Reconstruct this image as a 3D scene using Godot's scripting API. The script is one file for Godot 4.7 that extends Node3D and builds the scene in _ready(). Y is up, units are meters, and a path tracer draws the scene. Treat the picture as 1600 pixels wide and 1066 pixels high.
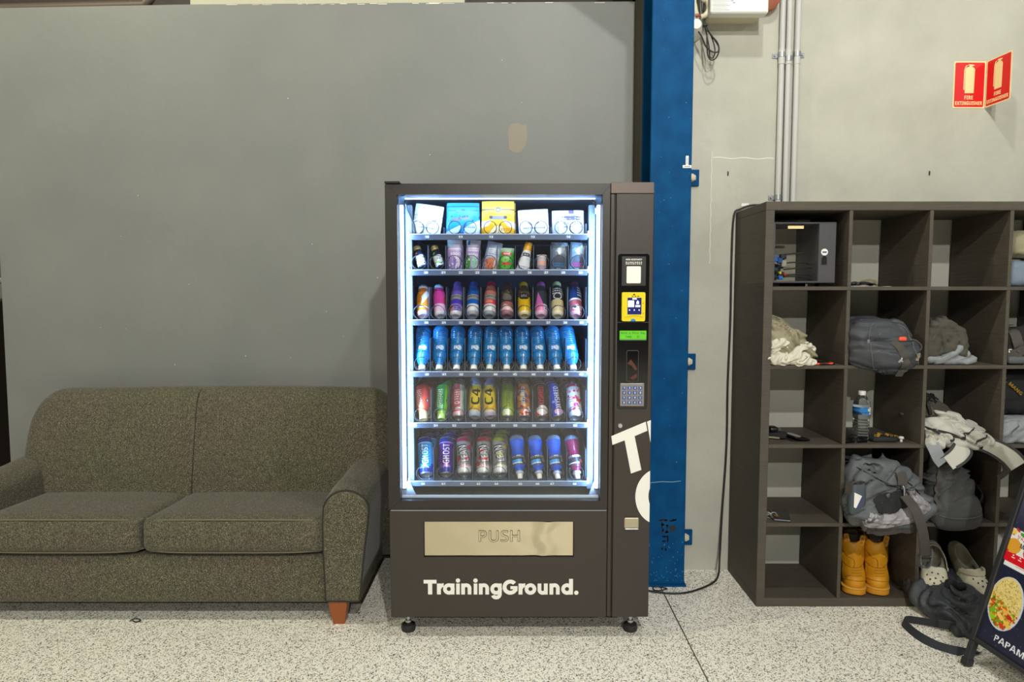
extends Node3D
# A vending machine between a tweed sofa and a cube shelf, in a warehouse gym. World: concrete wall face at z = 0, floor at y = 0, x to the right, camera 3.4 m in front of the wall.

var M := {}
var used := {}
var rng := RandomNumberGenerator.new()
var noise := FastNoiseLite.new()
var single := FastNoiseLite.new()
const UP := Vector3.UP

func _ready() -> void:
	setup_view()
	rng.seed = 7
	noise.seed = 3
	noise.frequency = 1.0
	noise.fractal_octaves = 3
	single.seed = 8
	single.frequency = 1.0
	single.fractal_type = FastNoiseLite.FRACTAL_NONE
	make_materials()
	build_room()
	build_column()
	build_wall_fittings()
	build_machine()
	build_products()
	build_sofa()
	build_shelf()
	build_shelf_contents()
	build_floor_things()
	build_ceiling_lamps()

func setup_view() -> void:
	var cam := Camera3D.new()
	cam.name = "camera"
	cam.fov = 53.389
	cam.near = 0.05
	cam.far = 60.0
	cam.position = Vector3(0, 1.42, 3.40)
	cam.rotation_degrees = Vector3(-4.015, 0, 0)
	cam.current = true
	add_child(cam)
	var we := WorldEnvironment.new()
	we.name = "environment"
	var e := Environment.new()
	e.background_mode = Environment.BG_COLOR
	e.background_color = Color(0.0, 0.0, 0.0)
	e.tonemap_mode = Environment.TONE_MAPPER_LINEAR
	e.tonemap_exposure = 1.0
	e.sdfgi_enabled = true
	e.ssao_enabled = true
	e.ssil_enabled = true
	we.environment = e
	add_child(we)

# positions (x, y, z) and energies of the ceiling lamps, which hang in rows 3.7 m apart
const LAMPS := [[0.85, 4.5, 1.75, 3.0], [-3.0, 4.5, 1.75, 4.8], [5.1, 4.5, 1.75, 1.2], [0.85, 4.5, 5.45, 12.5], [-3.4, 4.5, 5.45, 4.0], [5.1, 4.5, 5.45, 3.4], [0.85, 4.5, 9.2, 20.0]]
const LAMP_COLOR := Color(1.0, 1.0, 0.975)

# ---------------------------------------------------------------- scene helpers
func numbered(called: String) -> String:
	var k: int = used.get(called, 0)
	used[called] = k + 1
	return called if k == 0 else "%s_%03d" % [called, k]

func tag(o: Node3D, label: String, category: String, group := "") -> Node3D:
	o.set_meta("label", label)
	o.set_meta("category", category)
	if group != "":
		o.set_meta("group", group)
	return o

func thing(called: String, label: String, category: String, at := Vector3.ZERO, turn := 0.0, group := "") -> Node3D:
	var o := Node3D.new()
	o.name = numbered(called)
	add_child(o)
	o.position = at
	o.rotation.y = turn
	tag(o, label, category, group)
	return o

func part(called: String, mesh: Mesh, m: Material, parent: Node3D, at := Vector3.ZERO, basis := Basis()) -> MeshInstance3D:
	var o := MeshInstance3D.new()
	o.name = called
	o.mesh = mesh
	if m:
		o.material_override = m
	o.transform = Transform3D(basis, at)
	parent.add_child(o, true)
	return o

func solo(called: String, mesh: Mesh, m: Material, label: String, category: String, group := "", at := Vector3.ZERO, basis := Basis()) -> MeshInstance3D:
	var o := part(numbered(called), mesh, m, self, at, basis)
	tag(o, label, category, group)
	return o

func struct(called: String, mesh: Mesh, m: Material, at := Vector3.ZERO) -> MeshInstance3D:
	var o := part(numbered(called), mesh, m, self, at)
	o.set_meta("kind", "structure")
	return o

# ---------------------------------------------------------------- mesh helpers
class MB:
	var v := PackedVector3Array()
	var n := PackedVector3Array()
	var uv := PackedVector2Array()
	var c := PackedColorArray()
	var idx := PackedInt32Array()
	var tint := Color.WHITE
	var xf := Transform3D()

	func put(p: Vector3, nn: Vector3, t := Vector2.ZERO) -> int:
		v.append(xf * p)
		n.append((xf.basis * nn).normalized())
		uv.append(t)
		c.append(tint)
		return v.size() - 1

	# counter-clockwise seen from outside; stored clockwise for Godot
	func tri(a: Vector3, b: Vector3, d: Vector3, ta := Vector2.ZERO, tb := Vector2.ZERO, td := Vector2.ZERO) -> void:
		var nn := (b - a).cross(d - a).normalized()
		var i := put(a, nn, ta)
		put(b, nn, tb)
		put(d, nn, td)
		idx.append_array([i, i + 2, i + 1])

	func quad(a: Vector3, b: Vector3, d: Vector3, e: Vector3) -> void:
		var nn := (b - a).cross(e - a)
		if nn.length_squared() < 1e-16:
			nn = (d - b).cross(e - b)
		nn = nn.normalized()
		var i := put(a, nn, Vector2(0, 1))
		put(b, nn, Vector2(1, 1))
		put(d, nn, Vector2(1, 0))
		put(e, nn, Vector2(0, 0))
		idx.append_array([i, i + 2, i + 1, i, i + 3, i + 2])

	func out_quad(a: Vector3, b: Vector3, d: Vector3, e: Vector3, o: Vector3) -> void:
		if (b - a).cross(e - a).dot((a + b + d + e) / 4.0 - o) < 0.0:
			quad(b, a, e, d)
		else:
			quad(a, b, d, e)

	# box with chamfered edges
	func box(o: Vector3, s: Vector3, r := 0.0) -> void:
		var h := s / 2.0
		r = minf(r, minf(h.x, minf(h.y, h.z)) * 0.99)
		for ax in 3:
			var b := (ax + 1) % 3
			var d := (ax + 2) % 3
			for sg in [-1.0, 1.0]:
				var q := []
				for k in [[-1, -1], [1, -1], [1, 1], [-1, 1]]:
					var p := Vector3()
					p[ax] = h[ax] * sg
					p[b] = (h[b] - r) * k[0]
					p[d] = (h[d] - r) * k[1]
					q.append(o + p)
				out_quad(q[0], q[1], q[2], q[3], o)
			if r > 0.0:
				for s1 in [-1.0, 1.0]:
					for s2 in [-1.0, 1.0]:
						var e := []
						for k in [[0, -1], [0, 1], [1, 1], [1, -1]]:
							var p := Vector3()
							p[b] = (h[b] - (r if k[0] == 1 else 0.0)) * s1
							p[d] = (h[d] - (0.0 if k[0] == 1 else r)) * s2
							p[ax] = (h[ax] - r) * k[1]
							e.append(o + p)
						out_quad(e[0], e[1], e[2], e[3], o)
		if r > 0.0:
			for sx in [-1.0, 1.0]:
				for sy in [-1.0, 1.0]:
					for sz in [-1.0, 1.0]:
						var p := Vector3(h.x * sx, (h.y - r) * sy, (h.z - r) * sz)
						var q := Vector3((h.x - r) * sx, h.y * sy, (h.z - r) * sz)
						var t := Vector3((h.x - r) * sx, (h.y - r) * sy, h.z * sz)
						if (q - p).cross(t - p).dot(p + q + t) < 0.0:
							tri(o + p, o + t, o + q)
						else:
							tri(o + p, o + q, o + t)

	# smooth sheet through rows of points; (i+1) x (j+1) gives the outside
	func sheet(rows: Array, wrap_j := false, flip := false, su := 1.0, sv := 1.0) -> void:
		var start := v.size()
		var ni := rows.size()
		var nj: int = rows[0].size()
		var cols := nj + (1 if wrap_j else 0)
		for i in ni:
			for j in cols:
				put(rows[i][j % nj], UP_, Vector2(su * j / (cols - 1.0), sv * i / (ni - 1.0)))
		var acc := PackedVector3Array()
		acc.resize(ni * cols)
		for i in ni - 1:
			for j in cols - 1:
				var a := i * cols + j
				var b := a + 1
				var d := a + cols + 1
				var e := a + cols
				if flip:
					var t := b
					b = e
					e = t
				var nn := (v[start + d] - v[start + a]).cross(v[start + e] - v[start + b])
				for k in [a, b, d, e]:
					acc[k] += nn
				idx.append_array([start + a, start + d, start + b, start + a, start + e, start + d])
		if wrap_j:
			for i in ni:
				var t: Vector3 = acc[i * cols] + acc[i * cols + nj]
				acc[i * cols] = t
				acc[i * cols + nj] = t
		for i in [0, ni - 1]:
			if (rows[i][0] as Vector3).distance_to(rows[i][nj / 2]) < 1e-6:
				var t := Vector3()
				for j in cols:
					t += acc[i * cols + j]
				for j in cols:
					acc[i * cols + j] = t
		for k in acc.size():
			n[start + k] = acc[k].normalized() if acc[k].length_squared() > 1e-20 else Vector3.UP

	const UP_ := Vector3.UP

	# profile of (radius, y) from bottom to top, spun round y; edges sharper than about 40 degrees stay sharp
	func lathe(prof: Array, seg := 24, o := Vector3.ZERO, v0 := 0.0, v1 := 0.0) -> void:
		if v1 == v0:
			v0 = prof[0].y
			v1 = prof[-1].y
		var nor := []
		for k in prof.size() - 1:
			var t: Vector2 = prof[k + 1] - prof[k]
			nor.append(Vector2(t.y, -t.x).normalized())
		for k in prof.size() - 1:
			var na: Vector2 = nor[k]
			var nb: Vector2 = nor[k]
			if k > 0 and nor[k - 1].dot(nor[k]) > 0.75:
				na = (nor[k - 1] + nor[k]).normalized()
			if k < nor.size() - 1 and nor[k + 1].dot(nor[k]) > 0.75:
				nb = (nor[k + 1] + nor[k]).normalized()
			var start := v.size()
			for j in seg + 1:
				var w := TAU * j / seg + PI
				var d := Vector3(sin(w), 0, cos(w))
				for e in [[prof[k], na], [prof[k + 1], nb]]:
					put(o + d * e[0].x + Vector3(0, e[0].y, 0), d * e[1].x + Vector3(0, e[1].y, 0), Vector2(float(j) / seg, 1.0 - (e[0].y - v0) / (v1 - v0)))
			for j in seg:
				var a := start + j * 2
				# seam of the texture at the back
				idx.append_array([a, a + 1, a + 3, a, a + 3, a + 2])

	# round tube along points
	func tube(p: Array, r, seg := 8, closed := false, cap := true) -> void:
		var cnt := p.size()
		var start := v.size()
		var t0: Vector3 = ((p[1] as Vector3) - p[0]).normalized()
		var nn := t0.cross(Vector3(0.31, 0.83, 0.46)).normalized()
		var rings := cnt + (1 if closed else 0)
		var prev := t0
		for i in rings:
			var k := i % cnt
			var a: Vector3 = p[(k - 1 + cnt) % cnt] if closed or k > 0 else p[k]
			var b: Vector3 = p[(k + 1) % cnt] if closed or k < cnt - 1 else p[k]
			var t := (b - a).normalized()
			var ax := prev.cross(t)
			if ax.length() > 1e-6:
				nn = nn.rotated(ax.normalized(), prev.angle_to(t))
			nn = (nn - t * nn.dot(t)).normalized()
			prev = t
			var bb := t.cross(nn)
			var rr: float = r[k] if r is Array else r
			for j in seg + 1:
				var w := TAU * j / seg
				var d := nn * cos(w) + bb * sin(w)
				put(p[k] + d * rr, d, Vector2(float(j) / seg, float(i) / rings))
		for i in rings - 1:
			for j in seg:
				var a := start + i * (seg + 1) + j
				idx.append_array([a, a + seg + 2, a + 1, a, a + seg + 1, a + seg + 2])
		if cap and not closed:
			for e: int in [0, cnt - 1]:
				var s: int = start + e * (seg + 1)
				var d: Vector3 = (p[0] - p[1] if e == 0 else p[-1] - p[-2]).normalized()
				var m := v.size()
				v.append(xf * (p[e] as Vector3))
				n.append((xf.basis * d).normalized())
				uv.append(Vector2.ZERO)
				c.append(tint)
				for j in seg + 1:
					v.append(v[s + j])
					n.append((xf.basis * d).normalized())
					uv.append(Vector2.ZERO)
					c.append(tint)
				for j in seg:
					if e == 0:
						idx.append_array([m, m + 1 + j, m + 2 + j])
					else:
						idx.append_array([m, m + 2 + j, m + 1 + j])

	# flat strap: rectangle swept along points, wide along the side vectors
	func strap(p: Array, side, w: float, th: float) -> void:
		var cnt := p.size()
		var rows := [[], [], [], []]
		for k in cnt:
			var a: Vector3 = p[maxi(k - 1, 0)]
			var b: Vector3 = p[mini(k + 1, cnt - 1)]
			var t := (b - a).normalized()
			var s: Vector3 = side[k] if side is Array else side
			s = (s - t * s.dot(t)).normalized()
			var q := t.cross(s)
			rows[0].append(p[k] + s * w / 2 + q * th / 2)
			rows[1].append(p[k] - s * w / 2 + q * th / 2)
			rows[2].append(p[k] - s * w / 2 - q * th / 2)
			rows[3].append(p[k] + s * w / 2 - q * th / 2)
		for k in 4:
			sheet([rows[k], rows[(k + 1) % 4]], false, true)
		quad(rows[3][0], rows[2][0], rows[1][0], rows[0][0])
		quad(rows[0][-1], rows[1][-1], rows[2][-1], rows[3][-1])

	# polygon in the xy plane, from z0 to z1
	func prism(poly: PackedVector2Array, z0: float, z1: float) -> void:
		if Geometry2D.is_polygon_clockwise(poly):
			poly.reverse()
		var t := Geometry2D.triangulate_polygon(poly)
		for k in range(0, t.size(), 3):
			var a := poly[t[k]]
			var b := poly[t[k + 1]]
			var d := poly[t[k + 2]]
			if (b - a).cross(d - a) < 0:
				var s := b
				b = d
				d = s
			tri(Vector3(a.x, a.y, z1), Vector3(b.x, b.y, z1), Vector3(d.x, d.y, z1), a, b, d)
			tri(Vector3(a.x, a.y, z0), Vector3(d.x, d.y, z0), Vector3(b.x, b.y, z0), a, d, b)
		for k in poly.size():
			var a := poly[k]
			var b := poly[(k + 1) % poly.size()]
			quad(Vector3(a.x, a.y, z0), Vector3(b.x, b.y, z0), Vector3(b.x, b.y, z1), Vector3(a.x, a.y, z1))

	func add(m: Mesh, x := Transform3D(), s := 0) -> void:
		var arr := m.surface_get_arrays(s)
		var start := v.size()
		var vv: PackedVector3Array = arr[Mesh.ARRAY_VERTEX]
		var nn: PackedVector3Array = arr[Mesh.ARRAY_NORMAL]
		for k in vv.size():
			put(x * vv[k], x.basis * nn[k], arr[Mesh.ARRAY_TEX_UV][k] if arr[Mesh.ARRAY_TEX_UV] != null else Vector2.ZERO)
		if arr[Mesh.ARRAY_INDEX] == null:
			for k in vv.size():
				idx.append(start + k)
		else:
			for k in arr[Mesh.ARRAY_INDEX]:
				idx.append(start + k)

	func mesh(m: Material = null, onto: ArrayMesh = null) -> ArrayMesh:
		var arr := []
		arr.resize(Mesh.ARRAY_MAX)
		arr[Mesh.ARRAY_VERTEX] = v
		arr[Mesh.ARRAY_NORMAL] = n
		arr[Mesh.ARRAY_TEX_UV] = uv
		arr[Mesh.ARRAY_COLOR] = c
		arr[Mesh.ARRAY_INDEX] = idx
		var out := onto if onto else ArrayMesh.new()
		out.add_surface_from_arrays(Mesh.PRIMITIVE_TRIANGLES, arr)
		if m:
			out.surface_set_material(out.get_surface_count() - 1, m)
		return out

func boxm(o: Vector3, s: Vector3, r := 0.0) -> ArrayMesh:
	var b := MB.new()
	b.box(o, s, r)
	return b.mesh()

func span(x0: float, x1: float, y0: float, y1: float, z0: float, z1: float, r := 0.0) -> ArrayMesh:
	return boxm(Vector3(x0 + x1, y0 + y1, z0 + z1) / 2, Vector3(x1 - x0, y1 - y0, z1 - z0).abs(), r)

func spanb(b: MB, x0: float, x1: float, y0: float, y1: float, z0: float, z1: float, r := 0.0) -> void:
	b.box(Vector3(x0 + x1, y0 + y1, z0 + z1) / 2, Vector3(x1 - x0, y1 - y0, z1 - z0).abs(), r)

func lathem(prof: Array, seg := 24, v0 := 0.0, v1 := 0.0) -> ArrayMesh:
	var b := MB.new()
	b.lathe(prof, seg, Vector3.ZERO, v0, v1)
	return b.mesh()

func tubem(p: Array, r, seg := 8, closed := false) -> ArrayMesh:
	var b := MB.new()
	b.tube(p, r, seg, closed)
	return b.mesh()

func strapm(p: Array, side, w: float, th: float) -> ArrayMesh:
	var b := MB.new()
	b.strap(p, side, w, th)
	return b.mesh()

func prismm(poly: PackedVector2Array, z0: float, z1: float) -> ArrayMesh:
	var b := MB.new()
	b.prism(poly, z0, z1)
	return b.mesh()

func spline(p: Array, per := 8, closed := false) -> Array:
	var out := []
	var cnt := p.size()
	for k in (cnt if closed else cnt - 1):
		var a: Vector3 = p[(k - 1 + cnt) % cnt] if closed or k > 0 else p[0]
		var b: Vector3 = p[k]
		var d: Vector3 = p[(k + 1) % cnt]
		var e: Vector3 = p[(k + 2) % cnt] if closed or k + 2 < cnt else p[cnt - 1]
		for i in per:
			out.append(b.cubic_interpolate(d, a, e, float(i) / per))
	if not closed:
		out.append(p[cnt - 1])
	return out

func rounded_rect(x0: float, x1: float, y0: float, y1: float, r: float, seg := 4) -> PackedVector2Array:
	var out := PackedVector2Array()
	for k in [[x1 - r, y1 - r, 0], [x0 + r, y1 - r, 1], [x0 + r, y0 + r, 2], [x1 - r, y0 + r, 3]]:
		for i in seg + 1:
			var w: float = PI / 2 * (k[2] + float(i) / seg)
			out.append(Vector2(k[0] + r * cos(w), k[1] + r * sin(w)))
	return out

# box with round edges and swollen faces, for cushions; grid of div per face
func pillow(s: Vector3, r: float, swell: Vector3, div := 10) -> ArrayMesh:
	var b := MB.new()
	var h := s / 2
	for ax in 3:
		var e := (ax + 1) % 3
		var d := (ax + 2) % 3
		for sg in [-1.0, 1.0]:
			var rows := []
			for i in div + 1:
				var row := []
				for j in div + 1:
					var p := Vector3()
					p[ax] = h[ax] * sg
					p[e] = h[e] * sin(PI / 2 * (2.0 * i / div - 1.0))
					p[d] = h[d] * sin(PI / 2 * (2.0 * j / div - 1.0))
					var q := Vector3(clampf(p.x, -h.x + r, h.x - r), clampf(p.y, -h.y + r, h.y - r), clampf(p.z, -h.z + r, h.z - r))
					var nn := (p - q).normalized()
					var o := q + nn * r
					var f := Vector3((1 - pow(o.y / h.y, 2)) * (1 - pow(o.z / h.z, 2)) * swell.x * signf(o.x) * pow(absf(o.x / h.x), 2), (1 - pow(o.x / h.x, 4)) * (1 - pow(o.z / h.z, 4)) * swell.y * o.y / h.y, (1 - pow(o.x / h.x, 4)) * (1 - pow(o.y / h.y, 2)) * swell.z * o.z / h.z)
					row.append(o + f)
				rows.append(row)
			b.sheet(rows, false, sg < 0)
	return b.mesh()

# ---------------------------------------------------------------- text
var fonts := {}
func font(kind: String) -> Font:
	if not fonts.has(kind):
		var f := SystemFont.new()
		f.font_names = PackedStringArray(["Droid Serif" if kind.begins_with("serif") else "Droid Sans Mono" if kind == "mono" else "Droid Sans"])
		f.font_weight = 700 if kind.ends_with("bold") or kind == "heavy" else 400
		fonts[kind] = f
	return fonts[kind]

func raw_text(s: String, depth: float, kind := "bold") -> TextMesh:
	var t := TextMesh.new()
	t.font = font(kind)
	t.text = s
	t.font_size = 64
	t.pixel_size = 0.01
	t.depth = depth
	t.curve_step = 2.0
	return t

# lettering of w x h in the xy plane round the origin, facing +z, from z = 0 to depth
func text_fit(s: String, w: float, h: float, depth: float, kind := "bold", b: MB = null, x := Transform3D()) -> MB:
	var t := raw_text(s, 1.0, kind)
	var arr := t.surface_get_arrays(0)
	var vv: PackedVector3Array = arr[Mesh.ARRAY_VERTEX]
	var lo := vv[0]
	var hi := vv[0]
	for p in vv:
		lo = lo.min(p)
		hi = hi.max(p)
	var sc := Vector3(w / (hi.x - lo.x), h / (hi.y - lo.y), depth / (hi.z - lo.z))
	var o := (lo + hi) / 2
	o.z = lo.z
	if b == null:
		b = MB.new()
	var start := b.v.size()
	for k in vv.size():
		b.put(x * ((vv[k] - o) * sc), x.basis * (arr[Mesh.ARRAY_NORMAL][k] as Vector3))
	if arr[Mesh.ARRAY_INDEX] == null:
		for k in vv.size():
			b.idx.append(start + k)
	else:
		for k in arr[Mesh.ARRAY_INDEX]:
			b.idx.append(start + k)
	return b

# ---------------------------------------------------------------- pictures
func img_new(w: int, h: int, c: Color) -> Image:
	var im := Image.create_empty(w, h, false, Image.FORMAT_RGB8)
	im.fill(c)
	return im

func img_rect(im: Image, x: float, y: float, w: float, h: float, c: Color) -> void:
	im.fill_rect(Rect2i(roundi(x), roundi(y), roundi(w), roundi(h)), c)

func img_blob(im: Image, cx: float, cy: float, rx: float, ry: float, c: Color, turn := 0.0, wrap := false) -> void:
	var R := maxf(rx, ry)
	var co := cos(turn)
	var si := sin(turn)
	var W := im.get_width()
	var H := im.get_height()
	for y in range(floori(cy - R), ceili(cy + R) + 1):
		for x in range(floori(cx - R), ceili(cx + R) + 1):
			var dx := x - cx
			var dy := y - cy
			var a := (dx * co + dy * si) / rx
			var d := (dy * co - dx * si) / ry
			if a * a + d * d <= 1.0:
				if wrap:
					im.set_pixel(posmod(x, W), posmod(y, H), c)
				elif x >= 0 and y >= 0 and x < W and y < H:
					im.set_pixel(x, y, c)

func img_poly(im: Image, pts: Array, c: Color) -> void:
	for k in range(1, pts.size() - 1):
		img_tri(im, pts[0], pts[k], pts[k + 1], c)

func img_tri(im: Image, a: Vector2, b: Vector2, d: Vector2, c: Color) -> void:
	var area := (b - a).cross(d - a)
	if absf(area) < 1e-6:
		return
	for y in range(maxi(0, floori(minf(a.y, minf(b.y, d.y)))), mini(im.get_height() - 1, ceili(maxf(a.y, maxf(b.y, d.y)))) + 1):
		for x in range(maxi(0, floori(minf(a.x, minf(b.x, d.x)))), mini(im.get_width() - 1, ceili(maxf(a.x, maxf(b.x, d.x)))) + 1):
			var p := Vector2(x + 0.5, y + 0.5)
			var u := (b - a).cross(p - a) / area
			var w := (d - b).cross(p - b) / area
			var q := (a - d).cross(p - d) / area
			if u >= 0 and w >= 0 and q >= 0:
				im.set_pixel(x, y, c)

# printed words: w x h pixels round (cx, cy), turned by an angle
func img_text(im: Image, s: String, cx: float, cy: float, w: float, h: float, c: Color, turn := 0.0, kind := "bold") -> void:
	var arr := raw_text(s, 0.0, kind).surface_get_arrays(0)
	var vv: PackedVector3Array = arr[Mesh.ARRAY_VERTEX]
	var lo := vv[0]
	var hi := vv[0]
	for p in vv:
		lo = lo.min(p)
		hi = hi.max(p)
	var o := (lo + hi) / 2
	var q := PackedVector2Array()
	for p in vv:
		q.append(Vector2(cx, cy) + Vector2((p.x - o.x) / (hi.x - lo.x) * w, -(p.y - o.y) / (hi.y - lo.y) * h).rotated(turn))
	var ii: PackedInt32Array = arr[Mesh.ARRAY_INDEX] if arr[Mesh.ARRAY_INDEX] != null else PackedInt32Array(range(vv.size()))
	for k in range(0, ii.size(), 3):
		img_tri(im, q[ii[k]], q[ii[k + 1]], q[ii[k + 2]], c)

func tex(im: Image) -> ImageTexture:
	return ImageTexture.create_from_image(im)

# ---------------------------------------------------------------- smooth bodies from distance fields
# surface nets over the box lo..hi; field is negative inside
func net(field: Callable, lo: Vector3, hi: Vector3, cell: float) -> ArrayMesh:
	var nx := ceili((hi.x - lo.x) / cell) + 1
	var ny := ceili((hi.y - lo.y) / cell) + 1
	var nz := ceili((hi.z - lo.z) / cell) + 1
	var val := PackedFloat32Array()
	val.resize(nx * ny * nz)
	# coarse pass: skip blocks that lie far from the surface
	var step := 4
	for z0 in range(0, nz, step):
		for y0 in range(0, ny, step):
			for x0 in range(0, nx, step):
				var mid := lo + Vector3(x0 + 1.5, y0 + 1.5, z0 + 1.5) * cell
				var far: float = field.call(mid)
				var skip := absf(far) > cell * 9.0
				for z in range(z0, mini(z0 + step, nz)):
					for y in range(y0, mini(y0 + step, ny)):
						for x in range(x0, mini(x0 + step, nx)):
							val[(z * ny + y) * nx + x] = far if skip else field.call(lo + Vector3(x, y, z) * cell)
	var at := PackedInt32Array()
	at.resize(nx * ny * nz)
	at.fill(-1)
	var b := MB.new()
	var corners := [[0, 0, 0], [1, 0, 0], [0, 1, 0], [1, 1, 0], [0, 0, 1], [1, 0, 1], [0, 1, 1], [1, 1, 1]]
	var edges := [[0, 1], [2, 3], [4, 5], [6, 7], [0, 2], [1, 3], [4, 6], [5, 7], [0, 4], [1, 5], [2, 6], [3, 7]]
	var offs := PackedInt32Array()
	for k in corners:
		offs.append((k[2] * ny + k[1]) * nx + k[0])
	for z in nz - 1:
		for y in ny - 1:
			for x in nx - 1:
				var i := (z * ny + y) * nx + x
				var neg := 0
				for k in 8:
					if val[i + offs[k]] < 0.0:
						neg += 1
				if neg == 0 or neg == 8:
					continue
				var p := Vector3()
				var cnt := 0
				for e in edges:
					var fa := val[i + offs[e[0]]]
					var fb := val[i + offs[e[1]]]
					if (fa < 0.0) != (fb < 0.0):
						var t := fa / (fa - fb)
						var ca: Array = corners[e[0]]
						var cb: Array = corners[e[1]]
						p += Vector3(lerpf(ca[0], cb[0], t), lerpf(ca[1], cb[1], t), lerpf(ca[2], cb[2], t))
						cnt += 1
				at[i] = b.v.size()
				var w := lo + (Vector3(x, y, z) + p / cnt) * cell
				var h := cell * 0.6
				var g := Vector3(field.call(w + Vector3(h, 0, 0)) - field.call(w - Vector3(h, 0, 0)), field.call(w + Vector3(0, h, 0)) - field.call(w - Vector3(0, h, 0)), field.call(w + Vector3(0, 0, h)) - field.call(w - Vector3(0, 0, h)))
				b.put(w, g.normalized() if g.length_squared() > 1e-14 else Vector3.UP)
	var sx := 1
	var sy := nx
	var sz := nx * ny
	for z in range(1, nz - 1):
		for y in range(1, ny - 1):
			for x in range(1, nx - 1):
				var i := (z * ny + y) * nx + x
				var inside := val[i] < 0.0
				for ax in 3:
					var d1: int = [sx, sy, sz][ax]
					if inside == (val[i + d1] < 0.0):
						continue
					var d2: int = [sy, sz, sx][ax]
					var d3: int = [sz, sx, sy][ax]
					var q0 := at[i - d2 - d3]
					var q1 := at[i - d3]
					var q2 := at[i]
					var q3 := at[i - d2]
					if q0 < 0 or q1 < 0 or q2 < 0 or q3 < 0:
						continue
					if inside:
						b.idx.append_array([q0, q2, q1, q0, q3, q2])
					else:
						b.idx.append_array([q0, q1, q2, q0, q2, q3])
	return b.mesh()

func smin(a: float, b: float, k: float) -> float:
	var h := maxf(k - absf(a - b), 0.0) / k
	return minf(a, b) - h * h * k * 0.25

func smax(a: float, b: float, k: float) -> float:
	return -smin(-a, -b, k)

func d_ell(p: Vector3, o: Vector3, r: Vector3) -> float:
	var q := (p - o) / r
	var l := q.length()
	return (l - 1.0) * minf(r.x, minf(r.y, r.z)) if l < 1e-4 else l * (l - 1.0) / (q / r).length()

func d_box(p: Vector3, o: Vector3, h: Vector3, r: float) -> float:
	var q := (p - o).abs() - h + Vector3(r, r, r)
	return q.max(Vector3.ZERO).length() + minf(maxf(q.x, maxf(q.y, q.z)), 0.0) - r

func d_cap(p: Vector3, a: Vector3, b: Vector3, ra: float, rb: float) -> float:
	var ab := b - a
	var t := clampf((p - a).dot(ab) / ab.length_squared(), 0.0, 1.0)
	return (p - a - ab * t).length() - lerpf(ra, rb, t)

func d_path(p: Vector3, pts: Array, r: float) -> float:
	var d := 1e9
	for k in pts.size() - 1:
		d = minf(d, d_cap(p, pts[k], pts[k + 1], r, r))
	return d

# creases: sharp valleys, soft ridges, along a direction that drifts
func folds(p: Vector3, freq: float, dir: Vector3, warp: float, sd: float) -> float:
	var w := noise.get_noise_3d(p.x * 4.0 + sd, p.y * 4.0, p.z * 4.0 - sd)
	var t := p.dot(dir) * freq + w * warp
	var f := absf(fposmod(t, 1.0) * 2.0 - 1.0)
	return (1.0 - f * f) * (0.6 + 0.8 * noise.get_noise_3d(p.x * 6.0 - sd, p.y * 6.0 + sd, p.z * 6.0))

# crumpled cloth: round swellings between sharp creases; f stretches the pattern along each axis
func crumple(p: Vector3, f: Vector3, amp: float, sd := 0.0) -> float:
	var q := p * f
	var w := 0.35 * single.get_noise_3d(q.x * 0.6 + sd, q.y * 0.6, q.z * 0.6 + 9.0)
	var a := single.get_noise_3d(q.x + sd + w * 3.0, q.y + w * 3.0, q.z)
	var b := single.get_noise_3d(q.x * 2.1 - sd, q.y * 2.1 + w * 4.0, q.z * 2.1 + 4.0)
	return amp * (1.6 * absf(a) + 0.3 * absf(b))

# soft cloth sheet between two edges, crumpled by amp
func drape(ea: Array, eb: Array, nv: int, amp: float, f: float, sd: float, belly := Vector3.ZERO) -> ArrayMesh:
	var rows := []
	for i in nv + 1:
		var v := float(i) / nv
		var row := []
		for k in ea.size():
			var p: Vector3 = (ea[k] as Vector3).lerp(eb[k], v) + belly * sin(PI * v)
			var nn: Vector3 = (ea[mini(k + 1, ea.size() - 1)] - ea[maxi(k - 1, 0)]).cross((eb[k] as Vector3) - ea[k]).normalized()
			row.append(p + nn * (crumple(p, Vector3(f, f, f), amp, sd) - amp * 0.3))
		rows.append(row)
	var b := MB.new()
	b.sheet(rows)
	return b.mesh()

# ---------------------------------------------------------------- materials
func mat(called: String, c: Color, rough := 0.6, metal := 0.0) -> StandardMaterial3D:
	var m := StandardMaterial3D.new()
	m.resource_name = called
	m.albedo_color = c
	m.roughness = rough
	m.metallic = metal
	M[called] = m
	return m

func noise_tex(sd: int, freq: float, lo: Color, hi: Color, oct := 4, size := 512, normal := false, bump := 4.0) -> NoiseTexture2D:
	var t := NoiseTexture2D.new()
	t.width = size
	t.height = size
	t.seamless = true
	var f := FastNoiseLite.new()
	f.seed = sd
	f.frequency = freq
	f.fractal_octaves = oct
	t.noise = f
	if normal:
		t.as_normal_map = true
		t.bump_strength = bump
	else:
		var g := Gradient.new()
		g.set_color(0, lo)
		g.set_color(1, hi)
		t.color_ramp = g
	return t

func triplanar(m: StandardMaterial3D, per_metre: float, world := true) -> void:
	m.uv1_triplanar = true
	m.uv1_world_triplanar = world
	m.uv1_scale = Vector3.ONE * per_metre

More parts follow.
